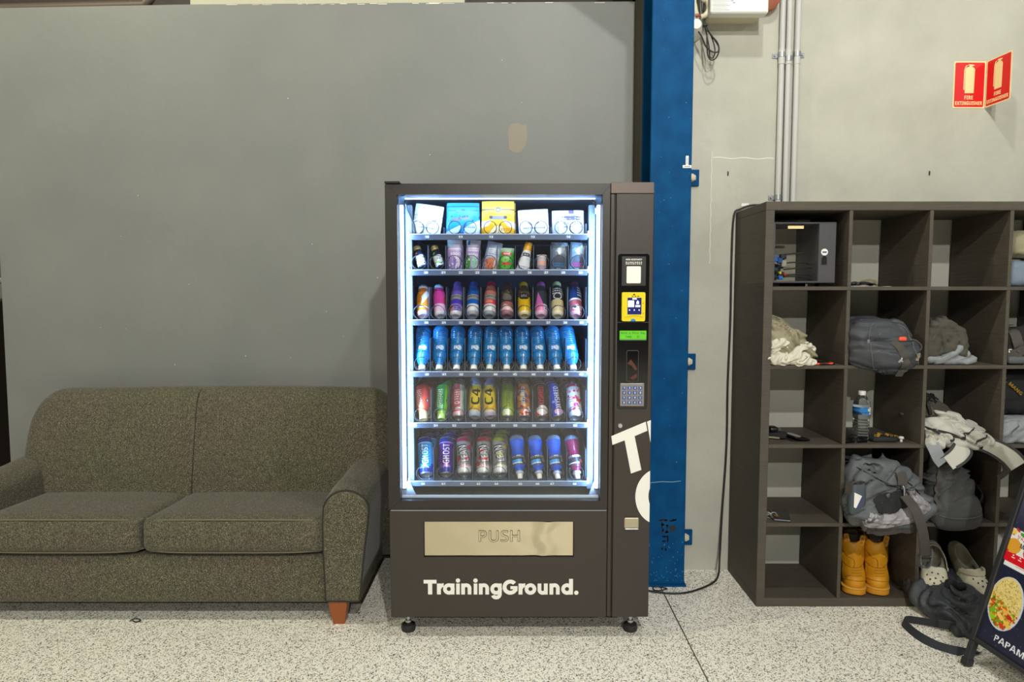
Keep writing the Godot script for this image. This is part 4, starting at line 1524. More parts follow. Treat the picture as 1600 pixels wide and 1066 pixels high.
func build_packets() -> void:
	var W := Color8(240, 240, 242)
	var g := "snack packets on the top tray"
	var fl: float = RAIL[0] - 0.0035
	var seal := mat("seal_white", Color8(222, 226, 232), 0.4)
	var ink := Color8(70, 70, 84)
	var im := art(W, [["b", 66, 16, 14, 8, Color8(240, 214, 160)], ["b", 62, 58, 34, 12, Color8(214, 178, 160)], ["n", 60, Color8(150, 110, 90), 2.5, 3, 40.0, 66.0], ["n", 30, Color8(226, 196, 190), 4.0, 4, 50.0, 74.0], ["b", 96, 62, 9, 5, Color8(150, 130, 150)], ["t", "FROSTED COOKIE", 64, 98, 78, 7, ink], ["b", 90, 84, 7, 4, Color8(242, 222, 150)]])
	var p := make_packet("cookie_packet", "white cookie packet leaning crooked in the first slot of the top tray", "snack packet", printed(im), 0.118, 0.128, 0.026, seal)
	p.set_meta("group", g)
	set_at(p, Vector3(ROW_X[0][0] - 0.002, fl + 0.003, 0.553), 7, 8)
	var B := Color8(30, 150, 220)
	im = art(B, [["g", 0, 40, Color8(66, 170, 226), B], ["r", 0, 13, 128, 3, Color8(16, 90, 160)], ["r", 6, 29, 34, 3, Color8(16, 70, 130)], ["r", 90, 29, 32, 3, Color8(16, 70, 130)], ["b", 64, 28, 9, 4, Color8(30, 80, 150)], ["t", "PROTEIN BITES", 64, 38, 56, 6, Color8(20, 76, 140)], ["b", 34, 66, 16, 9, Color8(110, 124, 176)], ["b", 64, 60, 26, 7, Color8(120, 140, 186)], ["n", 14, Color8(60, 80, 140), 4, 8, 52.0, 72.0], ["p", [Vector2(0, 112), Vector2(60, 84), Vector2(40, 128), Vector2(0, 128)], Color8(206, 232, 246)], ["p", [Vector2(70, 96), Vector2(128, 66), Vector2(128, 128), Vector2(64, 128)], Color8(214, 236, 248)], ["l", 70, 90, 40, 5, 2, 4, Color8(40, 110, 180)]])
	p = make_packet("snack_bag", "light blue snack bag in the second slot of the top tray", "snack packet", printed(im), 0.142, 0.137, 0.032, mat("seal_blue", Color8(60, 160, 220), 0.4), 0.06)
	p.set_meta("group", g)
	set_at(p, Vector3(ROW_X[0][1], fl, 0.553), 4, 0)
	another(p, "second light blue snack bag right behind the front one on the top tray", g, Vector3(ROW_X[0][1] - 0.008, fl, 0.495), lean_basis(2, 0))
	var Y := Color8(238, 176, 36)
	im = art(Y, [["g", 0, 44, Color8(240, 196, 84), Y], ["r", 0, 30, 52, 4, Color8(110, 84, 40)], ["r", 76, 30, 52, 4, Color8(110, 84, 40)], ["b", 64, 32, 10, 9, Color8(84, 80, 86)], ["b", 64, 32, 6, 5, Color8(200, 196, 190)], ["t", "PROTEIN BITES", 64, 46, 60, 5, Color8(140, 100, 40)], ["b", 64, 62, 34, 7, Color8(140, 136, 150)], ["b", 36, 60, 7, 6, Color8(70, 70, 90)], ["b", 92, 60, 7, 6, Color8(70, 70, 90)], ["p", [Vector2(0, 76), Vector2(40, 70), Vector2(28, 90), Vector2(0, 98)], Color8(236, 228, 226)], ["p", [Vector2(84, 70), Vector2(128, 78), Vector2(128, 100), Vector2(100, 92)], Color8(236, 228, 226)], ["p", [Vector2(20, 128), Vector2(52, 92), Vector2(80, 92), Vector2(96, 128)], Color8(250, 226, 176)], ["l", 76, 100, 34, 5, 2, 5, Color8(190, 120, 40)]])
	p = make_packet("snack_bag", "yellow and orange snack bag in the middle slot of the top tray", "snack packet", printed(im), 0.138, 0.144, 0.032, mat("seal_yellow", Color8(238, 196, 90), 0.4), 0.03)
	p.set_meta("group", g)
	set_at(p, Vector3(ROW_X[0][2], fl, 0.553), 3, 0)
	another(p, "second yellow snack bag right behind the front one on the top tray", g, Vector3(ROW_X[0][2] + 0.006, fl, 0.495), lean_basis(1, 0))
	im = art(W, [["t", "Protein", 64, 34, 66, 9, Color8(230, 130, 60)], ["b", 64, 44, 34, 5, Color8(238, 170, 120)], ["n", 20, Color8(200, 120, 70), 3, 12, 38.0, 52.0], ["t", "PROTEIN COOKIE", 66, 92, 92, 9, ink]])
	p = make_packet("cookie_packet", "white cookie packet with an orange picture, fourth on the top tray", "snack packet", printed(im), 0.125, 0.108, 0.026, seal)
	p.set_meta("group", g)
	set_at(p, Vector3(ROW_X[0][3] + 0.004, fl + 0.002, 0.553), 6, -3)
	im = art(W, [["r", 66, 0, 22, 18, Color8(110, 84, 180)], ["b", 76, 34, 40, 7, Color8(70, 62, 84)], ["b", 80, 46, 38, 6, Color8(84, 76, 96)], ["n", 30, W, 2.2, 6, 26.0, 54.0], ["t", "THE LEAN", 82, 66, 72, 15, Color8(80, 66, 150)], ["t", "PROTEIN COOKIE", 82, 84, 74, 8, Color8(70, 60, 110)], ["l", 14, 36, 12, 6, 14, 5, Color8(84, 76, 150)], ["p", [Vector2(0, 60), Vector2(22, 76), Vector2(12, 128), Vector2(0, 128)], Color8(196, 208, 236)]])
	p = make_packet("cookie_packet", "white cookie packet with purple lettering, last on the top tray", "snack packet", printed(im), 0.132, 0.106, 0.026, seal)
	p.set_meta("group", g)
	set_at(p, Vector3(ROW_X[0][4] + 0.002, fl, 0.553), 5, -1)

func build_second_row() -> void:
	var g := "goods on the second tray"
	var fl: float = RAIL[1] - 0.0035
	var x: Array = ROW_X[1]
	# two dropper-size bottles with gold caps, tilted
	for k in 2:
		var t := thing("shot_bottle", ["dark shot bottle with an orange mark and gold cap, first on the second tray", "dark shot bottle with a green mark and gold cap, second on the second tray"][k], "drink bottle", Vector3.ZERO, 0.0, g)
		var accent: Color = [Color8(220, 120, 70), Color8(120, 190, 90)][k]
		var im := art(Color8(26, 40, 66), [["r", 38, 58, 46, 62, Color8(226, 230, 236)], ["n", 22, Color8(50, 70, 110), 4, 20 + k, 62.0, 116.0], ["b", 62, 100, 9, 7, accent], ["b", 52, 42, 8, 8, accent], ["r", 92, 60, 10, 60, Color8(160, 186, 220)]])
		part("body", lathem([Vector2(0.0, 0.0), Vector2(0.018, 0.0), Vector2(0.0205, 0.004), Vector2(0.0205, 0.062), Vector2(0.012, 0.08), Vector2(0.0115, 0.086)], 20, 0.0, 0.1), printed(im, 0.2), t)
		part("cap", lathem([Vector2(0.0155, 0.084), Vector2(0.0165, 0.086), Vector2(0.0165, 0.1), Vector2(0.0145, 0.103), Vector2(0, 0.103)], 20), mat("gold_cap", Color8(206, 176, 110), 0.35, 0.3), t)
		set_at(t, Vector3(x[k] + 0.014, fl + 0.012, 0.57), 22, -20)
	# pouches
	var P := Color8(176, 150, 214)
	var specs := [
		[2, "lilac and white snack pouch with 1000 printed on it, third on the second tray", art(P, [["g", 0, 60, Color8(210, 214, 236), P], ["l", 14, 8, 100, 9, 4, 21, Color8(236, 232, 248)], ["b", 20, 16, 18, 10, Color8(150, 210, 220)], ["t", "1000", 68, 58, 84, 12, Color8(246, 244, 250)], ["b", 74, 92, 30, 28, Color8(226, 214, 240)], ["b", 60, 92, 14, 20, Color8(150, 120, 200)], ["n", 30, Color8(120, 96, 180), 5, 22, 70.0, 126.0], ["n", 14, Color8(244, 240, 250), 5, 24, 74.0, 120.0]]), 0.066, 0.128, 3, 0],
		[3, "lilac and green snack pouch with 1000 printed on it, fourth on the second tray", art(P, [["g", 0, 60, Color8(196, 206, 236), P], ["l", 14, 14, 100, 9, 4, 23, Color8(236, 232, 248)], ["b", 24, 12, 12, 10, Color8(40, 110, 180)], ["t", "1000", 64, 62, 84, 12, Color8(246, 244, 250)], ["b", 20, 96, 24, 34, Color8(70, 150, 60)], ["b", 80, 92, 30, 28, Color8(160, 206, 196)], ["n", 22, Color8(210, 236, 210), 6, 25, 76.0, 126.0]]), 0.062, 0.128, 3, 3],
		[4, "peach coloured snack pouch with a slanted top, fifth on the second tray", art(Color8(150, 170, 210), [["l", 20, 30, 90, 8, 3, 26, Color8(240, 236, 240)], ["t", "1000", 64, 62, 84, 12, Color8(236, 236, 244)], ["b", 64, 98, 44, 30, Color8(216, 130, 96)], ["n", 20, Color8(190, 90, 60), 8, 27, 76.0, 126.0], ["b", 104, 96, 20, 34, Color8(236, 214, 208)]]), 0.066, 0.122, 3, 12],
		[5, "bright green bag of chips, sixth on the second tray", art(Color8(60, 170, 50), [["g", 0, 34, Color8(196, 214, 214), Color8(90, 180, 80)], ["b", 64, 34, 44, 12, Color8(206, 44, 50)], ["l", 36, 30, 56, 9, 1, 28, Color8(246, 240, 240)], ["b", 56, 66, 34, 16, Color8(130, 210, 90)], ["b", 64, 88, 40, 9, Color8(210, 80, 60)], ["b", 60, 110, 44, 12, Color8(90, 200, 50)], ["n", 16, Color8(30, 70, 40), 5, 29, 50.0, 126.0]]), 0.066, 0.096, 4, 3],
	]
	for s in specs:
		var p := make_packet("snack_pouch", s[1], "snack packet", printed(s[2]), s[3], s[4], 0.026, M.seal_white, 0.05)
		p.set_meta("group", g)
		set_at(p, Vector3(x[s[0]], fl + 0.001, 0.553), s[5], s[6])
	# squeeze tube: yellow cap up, body widening to the crimp
	var t := thing("gel_tube", "white gel tube with a yellow cap, tilted among the clear pouches on the second tray", "gel tube", Vector3.ZERO, 0.0, g)
	var rows := []
	for i in 12:
		var v := i / 11.0
		var row := []
		for j in 20:
			var w := TAU * j / 20
			row.append(Vector3(cos(w) * lerpf(0.029, 0.0165, v), v * 0.085, sin(w) * lerpf(0.002, 0.0165, sqrt(v))))
		rows.append(row)
	var b := MB.new()
	b.sheet(rows, true, true)
	part("body", b.mesh(), printed(art(Color8(236, 238, 242), [["b", 32, 100, 20, 12, Color8(84, 90, 110)], ["n", 18, Color8(236, 238, 242), 3, 30, 90.0, 112.0], ["r", 0, 22, 128, 6, Color8(190, 200, 216)], ["n", 12, Color8(120, 130, 150), 3, 31, 2.0, 22.0]])), t)
	part("cap", lathem([Vector2(0.0165, 0.085), Vector2(0.0175, 0.086), Vector2(0.0155, 0.118), Vector2(0.012, 0.121), Vector2(0, 0.121)], 20), mat("cap_yellow", Color8(240, 176, 10), 0.4), t)
	set_at(t, Vector3(x[6] - 0.010, fl + 0.002, 0.568), 8, 13)
	t = thing("small_tub", "small pink and white tub in a clear jar, eighth on the second tray", "tub", Vector3(x[7], fl + 0.0005, 0.562), 0.0, g)
	part("body", lathem([Vector2(0, 0), Vector2(0.019, 0), Vector2(0.0205, 0.003), Vector2(0.0205, 0.056), Vector2(0.019, 0.059), Vector2(0, 0.059)], 22, 0, 0.06), printed(art(Color8(196, 190, 204), [["r", 0, 0, 128, 12, Color8(200, 190, 200)], ["b", 64, 52, 16, 18, Color8(240, 170, 140)], ["l", 40, 80, 48, 8, 3, 32, Color8(150, 90, 120)], ["r", 0, 110, 128, 10, Color8(220, 80, 90)]])), t)
	part("lid", lathem([Vector2(0.0205, 0.058), Vector2(0.0215, 0.06), Vector2(0.0215, 0.066), Vector2(0.0, 0.066)], 22), M.white_plastic, t)
	for k in 2:
		var c: Color = [Color8(40, 130, 210), Color8(206, 40, 140)][k]
		var im := art(Color8(116, 132, 150), [["p", [Vector2(30, 40), Vector2(90, 6), Vector2(112, 16), Vector2(100, 52)], Color8(176, 190, 206)], ["n", 14, Color8(150, 166, 184), 8, 33 + k, 0.0, 60.0], ["b", 66, 88, 46, 34, Color8(84, 92, 106)], ["l", 26, 92, 78, 11, 2, 35 + k, c], ["l", 40, 116, 40, 6, 1, 37, Color8(210, 216, 226)]])
		var p := make_packet("shaker_pouch", ["grey see-through pouch with blue print, ninth on the second tray", "grey see-through pouch with magenta print, last on the second tray"][k], "snack packet", printed(im, 0.2), 0.07, 0.118, 0.024, M.clear_edge)
		p.set_meta("group", g)
		set_at(p, Vector3(x[8 + k], fl + 0.001, 0.553), 4, 2 + 3 * k)

func plain(c: Color, rough := 0.4) -> StandardMaterial3D:
	var m := StandardMaterial3D.new()
	m.resource_name = "plastic"
	m.albedo_color = c
	m.roughness = rough
	return m

func build_shakes() -> void:
	var g := "shake bottles on the third tray"
	var wh := Color8(232, 230, 236)
	var si := Color8(150, 152, 150)
	var ops_band := func(c: Color, up: Color, low: Color) -> Array:
		return [["r", 0, 0, 128, 64, up], ["r", 0, 56, 128, 18, si], ["l", 44, 62, 42, 6, 1, 40, Color8(60, 60, 70)], ["r", 0, 74, 128, 20, c], ["r", 0, 92, 128, 36, low], ["n", 10, c.lightened(0.2), 5, 41, 20.0, 56.0]]
	var specs := [
		["orange and white shake bottle", art(Color8(222, 132, 40), [["p", [Vector2(84, 20), Vector2(100, 30), Vector2(56, 104), Vector2(40, 96)], wh], ["r", 48, 26, 14, 70, Color8(236, 150, 20)], ["l", 50, 30, 10, 9, 6, 42, Color8(150, 80, 20)], ["r", 0, 100, 128, 4, wh], ["r", 20, 20, 22, 50, wh]]), wh, Color8(206, 176, 186), 0.3],
		["pink and magenta shake bottle", art(Color8(226, 70, 170), [["g", 0, 60, Color8(190, 60, 150), Color8(226, 70, 170)], ["l", 30, 40, 14, 8, 5, 43, Color8(150, 40, 110)], ["b", 94, 72, 14, 22, Color8(240, 90, 50)], ["p", [Vector2(36, 128), Vector2(48, 86), Vector2(86, 90), Vector2(96, 128)], Color8(250, 206, 236)]]), Color8(150, 180, 214), wh, 0.3],
		["purple shake bottle with a silver band", art(Color8(98, 78, 190), ops_band.call(Color8(84, 60, 190), Color8(104, 88, 190), Color8(150, 130, 216)) + [["r", 34, 94, 20, 30, Color8(236, 140, 110)], ["r", 84, 96, 16, 20, wh], ["l", 60, 98, 16, 8, 3, 44, Color8(60, 50, 120)]]), Color8(108, 88, 180), wh, 0.3],
		["blue shake bottle with a silver band", art(Color8(20, 90, 190), ops_band.call(Color8(10, 100, 200), Color8(16, 86, 176), wh) + [["r", 86, 92, 42, 36, Color8(20, 130, 220)]]), Color8(10, 80, 210), Color8(170, 172, 186), 0.3],
		["red and white shake bottle with a pale band", art(Color8(200, 110, 104), ops_band.call(Color8(226, 60, 90), Color8(190, 120, 106), wh) + [["r", 88, 78, 40, 46, Color8(226, 20, 100)], ["b", 60, 82, 14, 6, Color8(240, 150, 110)]]), Color8(196, 20, 70), Color8(150, 160, 164), 0.3],
		["dark brown shake bottle", art(Color8(60, 50, 52), [["n", 30, Color8(120, 92, 64), 4, 45, 30.0, 66.0], ["b", 64, 66, 16, 12, Color8(110, 110, 100)], ["r", 0, 84, 128, 44, Color8(170, 104, 96)], ["p", [Vector2(36, 112), Vector2(56, 92), Vector2(90, 112), Vector2(84, 118)], Color8(236, 200, 200)]]), Color8(60, 40, 60), Color8(150, 110, 120), 0.35],
		["yellow shake bottle with a dark top", art(Color8(236, 190, 10), [["r", 0, 0, 128, 62, Color8(70, 64, 56)], ["n", 26, Color8(170, 110, 60), 4, 46, 16.0, 54.0], ["b", 64, 62, 17, 13, Color8(44, 42, 40)], ["l", 54, 58, 20, 5, 2, 47, Color8(180, 180, 170)]]), Color8(236, 206, 10), Color8(236, 220, 170), 0.3],
		["slim black and pink shake bottle", art(Color8(52, 62, 70), [["p", [Vector2(44, 92), Vector2(54, 46), Vector2(70, 92)], Color8(220, 110, 190)], ["r", 0, 92, 128, 36, Color8(240, 130, 180)], ["r", 72, 92, 40, 24, Color8(226, 220, 240)], ["l", 76, 98, 30, 8, 2, 48, Color8(40, 40, 60)]]), Color8(176, 84, 176), Color8(240, 196, 222), 0.3],
		["black and cream shake bottle", art(Color8(36, 40, 46), [["l", 46, 30, 46, 9, 3, 49, Color8(226, 226, 220)], ["b", 64, 62, 15, 12, Color8(220, 220, 214)], ["b", 64, 62, 11, 9, Color8(40, 44, 50)], ["r", 0, 74, 128, 54, Color8(224, 206, 158)], ["r", 84, 74, 16, 54, Color8(206, 160, 90)]]), Color8(176, 186, 140), Color8(240, 228, 196), 0.3],
		["navy and rose shake bottle", art(Color8(20, 50, 104), [["l", 70, 26, 26, 10, 4, 50, Color8(230, 232, 240)], ["r", 0, 70, 128, 6, wh], ["r", 0, 76, 128, 52, Color8(176, 90, 96)], ["b", 70, 106, 18, 10, Color8(224, 190, 196)], ["b", 60, 104, 6, 5, Color8(70, 60, 70)]]), Color8(110, 50, 110), Color8(206, 150, 162), 0.3],
	]
	var where := ["first", "second", "third", "fourth", "fifth", "sixth", "seventh", "eighth", "ninth", "last"]
	var tilt := [[38, -3], [36, -6], [36, 3], [36, 2], [36, 4], [36, 2], [37, 1], [37, 3], [36, 3], [36, 3]]
	for k in 10:
		var s: Array = specs[k]
		var t := make_shake("shake_bottle", "%s, %s on the third tray" % [s[0], where[k]], printed(s[1], s[4]), plain(s[2], 0.3), plain(s[3], 0.5), 0.0275, 0.172 if k > 1 else 0.156, 0.0185 if k > 1 else 0.021)
		t.set_meta("group", g)
		set_at(t, rest(2, ROW_X[2][k] - 0.001 * tilt[k][1] + 0.002, 0.0275, tilt[k][0]), tilt[k][0], tilt[k][1] - 2.0)

func build_water() -> void:
	var g := "upside-down water bottles on the fourth tray"
	var m := plain(Color(0.10, 0.58, 0.88, 0.62), 0.26)
	m.resource_name = "blue_clear_plastic"
	m.transparency = BaseMaterial3D.TRANSPARENCY_ALPHA
	m.metallic_specular = 0.8
	m.clearcoat_enabled = true
	m.clearcoat = 0.6
	var first := thing("water_bottle", "x", "water bottle", Vector3.ZERO, 0.0, g)
	var r := 0.0325
	# stands on its cap: cap at y = 0, shoulder above it, ribbed body, rounded foot at the top
	var prof := [Vector2(0.0125, 0.018), Vector2(0.0145, 0.024), Vector2(0.0275, 0.048), Vector2(r, 0.064), Vector2(r, 0.072)]
	for k in 12:
		prof.append(Vector2(r - 0.0022, 0.078 + k * 0.009))
		prof.append(Vector2(r, 0.0825 + k * 0.009))
	prof.append_array([Vector2(r, 0.188), Vector2(r * 0.93, 0.198), Vector2(r * 0.75, 0.204), Vector2(r * 0.4, 0.201), Vector2(0, 0.198)])
	part("body", lathem(prof, 28), m, first)
	part("cap", lathem([Vector2(0, 0), Vector2(0.0135, 0), Vector2(0.0145, 0.002), Vector2(0.0145, 0.017), Vector2(0.0135, 0.019), Vector2(0, 0.019)], 22), M.white_plastic, first)
	var b := MB.new()
	var rows := []
	for i in 5:
		var row := []
		for j in 13:
			var w := -0.75 + 1.5 * j / 12.0
			row.append(Vector3(sin(w) * (r + 0.0006), 0.109 - i * 0.0085, cos(w) * (r + 0.0006)))
		rows.append(row)
	b.sheet(rows, false, true)
	var im := art(Color8(58, 140, 200), [["b", 46, 64, 30, 50, Color8(20, 80, 180)], ["b", 46, 64, 22, 38, Color8(150, 190, 230)], ["t", "24", 50, 64, 44, 60, Color8(240, 246, 252)], ["b", 92, 70, 26, 44, Color8(220, 232, 244)], ["n", 16, Color8(40, 110, 190), 7, 60]])
	part("label", b.mesh(), printed(im, 0.3), first)
	var ord := ["first from the left", "second from the left", "third from the left", "fourth from the left", "fifth from the left", "fifth from the right", "fourth from the right", "third from the right", "second from the right", "last on the right"]
	var tilt := [[34, -2], [34, -1], [35, 0], [35, 1], [36, 2], [35, -2], [35, -2], [35, -4], [34, -6], [33, -8]]
	for k in 10:
		var o: Node3D = first
		var lab := "upside-down blue water bottle, %s on the fourth tray" % ord[k]
		var bs := lean_basis(tilt[k][0], tilt[k][1])
		var at := rest(3, ROW_X[3][k], 0.0145, tilt[k][0], 0.585)
		if k:
			o = another(first, lab, g, at, bs)
		else:
			o.transform = Transform3D(bs, at)
			o.set_meta("label", lab)

func build_energy() -> void:
	var g := "cans and bottles on the fifth tray"
	var r := 0.0285
	var h := 0.156
	var cr := Color8(240, 238, 236)
	# two upside-down aluminium bottles
	for k in 2:
		var c: Color = [Color8(230, 90, 50), Color8(20, 150, 70)][k]
		var c2: Color = [Color8(240, 170, 60), Color8(130, 210, 20)][k]
		var ops := [["r", 74, 0, 54, 128, c2 if k else c.lerp(Color8(230, 60, 80), 0.5)], ["r", 0, 0, 44, 128, c2 if k == 0 else c], ["t", "X", 58, 66, 84, 17, cr, PI / 2], ["b", 84, 62, 6, 6, Color8(40, 40, 50)], ["b", 84, 62, 3, 5, cr], ["r", 0, 100, 128, 28, c2.lightened(0.35)], ["l", 80, 20, 20, 6, 6, 62, c]]
		ops[2] = ["l", 50, 20, 16, 7, 11, 63 + k, cr]
		if k == 0:
			ops.insert(0, ["g", 0, 128, Color8(200, 50, 70), Color8(240, 140, 60)])
		var t := thing("aluminium_bottle", ["orange aluminium bottle standing on its cap, first on the fifth tray", "green aluminium bottle standing on its cap, second on the fifth tray"][k], "drink bottle", Vector3.ZERO, 0.0, g)
		part("body", lathem([Vector2(0.017, 0.024), Vector2(0.019, 0.034), Vector2(r * 0.97, 0.056), Vector2(r, 0.066), Vector2(r, h - 0.008), Vector2(r * 0.86, h), Vector2(0, h - 0.003)], 28, 0.0, h), printed(art(c, ops), 0.3, 0.2), t)
		part("cap", lathem([Vector2(0, 0.004), Vector2(0.013, 0.004), Vector2(0.014, 0), Vector2(0.0175, 0), Vector2(0.0178, 0.024), Vector2(0.015, 0.025)], 22), plain(c2.lightened(0.45), 0.3), t)
		set_at(t, rest(4, ROW_X[4][k] + (0.006 if k == 0 else 0.0), 0.0175, 36, 0.575), 36, -9 if k == 0 else 0)
		for q in 2:
			another(t, "%s aluminium bottle %s behind the front one in the %s slot of the fifth tray" % [["orange", "green"][k], ["right", "second"][q], ["first", "second"][k]], g, t.position + Vector3(0.012 + 0.008 * q, 0, -0.072 * (q + 1)), t.basis)
	var specs := {
		2: ["pink and pale green drink can, third on the fifth tray", art(Color8(206, 84, 100), [["r", 76, 0, 52, 128, Color8(150, 206, 170)], ["r", 70, 0, 8, 128, Color8(226, 216, 214)], ["l", 52, 26, 16, 9, 5, 64, cr], ["b", 60, 78, 9, 6, cr], ["b", 60, 78, 5, 3, Color8(206, 84, 100)], ["b", 62, 100, 10, 5, cr], ["r", 0, 112, 128, 16, Color8(236, 190, 200)]]), 0],
		5: ["olive and lime green drink can, sixth on the fifth tray", art(Color8(120, 150, 30), [["g", 0, 128, Color8(90, 120, 40), Color8(190, 220, 20)], ["t", "OXYSHRED", 66, 56, 78, 13, Color8(86, 96, 60), -PI / 2], ["b", 58, 116, 16, 16, Color8(240, 250, 210)], ["r", 0, 96, 40, 32, Color8(120, 200, 30)]]), 2],
		6: ["orange can with swirling blue and red print, seventh on the fifth tray", art(Color8(206, 130, 70), [["n", 26, Color8(176, 60, 40), 9, 65], ["n", 22, Color8(50, 90, 150), 8, 66, 20.0, 80.0], ["n", 18, Color8(236, 180, 60), 8, 67], ["t", "OXYSHRED", 62, 54, 76, 13, Color8(226, 226, 226), -PI / 2], ["n", 24, Color8(236, 236, 240), 7, 68, 90.0, 128.0], ["n", 9, Color8(206, 30, 50), 6, 69, 90.0, 128.0]]), 1],
		7: ["black can with red OXYSHRED lettering, eighth on the fifth tray", art(Color8(36, 34, 40), [["t", "OXYSHRED", 64, 56, 88, 18, Color8(214, 40, 60), -PI / 2], ["r", 0, 96, 128, 32, Color8(214, 36, 44)], ["b", 66, 106, 20, 18, Color8(240, 232, 234)], ["r", 90, 40, 10, 60, Color8(96, 92, 96)]]), 1],
		8: ["blue and black can with white OXYSHRED lettering, ninth on the fifth tray", art(Color8(44, 70, 210), [["r", 72, 0, 56, 128, Color8(24, 26, 44)], ["t", "OXYSHRED", 70, 60, 92, 17, cr, -PI / 2], ["b", 56, 74, 5, 5, Color8(150, 180, 250)], ["b", 70, 112, 16, 12, Color8(206, 176, 216)]]), -5],
		9: ["white can with magenta dots, last on the fifth tray", art(Color8(236, 234, 238), [["n", 46, Color8(214, 20, 110), 8, 70], ["n", 16, Color8(230, 130, 140), 7, 71], ["l", 46, 54, 36, 8, 3, 72, Color8(226, 120, 120)], ["r", 0, 0, 128, 14, Color8(206, 20, 110)], ["n", 20, Color8(236, 234, 238), 4, 73]]), 0],
	}
	for k in specs:
		var t := make_can("drink_can", specs[k][0], printed(specs[k][1], 0.3, 0.25), r, h)
		t.set_meta("group", g)
		var roll: float = specs[k][2]
		set_at(t, rest(4, ROW_X[4][k] + 0.004, r * 0.8, 36), 36, roll - 3)
		for q in 2:
			another(t, "%s can behind the %s one on the fifth tray" % [["second", "third"][q], ["", "", "pink and green", "", "", "lime green", "swirling orange", "black OXYSHRED", "blue OXYSHRED", "magenta dotted"][k]], g, t.position + Vector3(-0.003 * (q + 1) * (4.0 if k == 9 else 1.0), 0, -0.072 * (q + 1)), t.basis)
	# yellow bottles with big black characters and pale caps
	var im := art(Color8(232, 206, 10), [["t", "C4", 63, 62, 60, 28, Color8(24, 24, 24), -PI / 2], ["l", 88, 34, 10, 6, 7, 74, Color8(70, 60, 10)], ["n", 14, Color8(240, 170, 30), 6, 75, 86.0, 112.0], ["r", 0, 0, 128, 16, Color8(150, 176, 214)], ["r", 0, 112, 128, 16, Color8(206, 208, 222)]])
	for k in 2:
		var t := make_shake("energy_bottle", "yellow bottle with black C4 lettering and a %s cap, %s on the fifth tray" % [["pale blue", "lilac"][k], ["fourth", "fifth"][k]], printed(im, 0.3), plain([Color8(150, 186, 226), Color8(150, 150, 206)][k], 0.35), plain([Color8(186, 200, 216), Color8(190, 176, 190)][k], 0.4), r, 0.166, 0.0195)
		t.set_meta("group", g)
		set_at(t, rest(4, ROW_X[4][3 + k], r, 36), 36, [2.0, -4.0][k])
		for q in 2:
			another(t, "%s capped yellow bottle %s behind the one in the %s slot, fifth tray" % [["pale blue", "lilac"][k], ["right", "second"][q], ["fourth", "fifth"][k]], g, t.position + Vector3(-0.008 * (1 + q) if k == 0 else 0.002, 0, -0.07 * (q + 1)), t.basis)

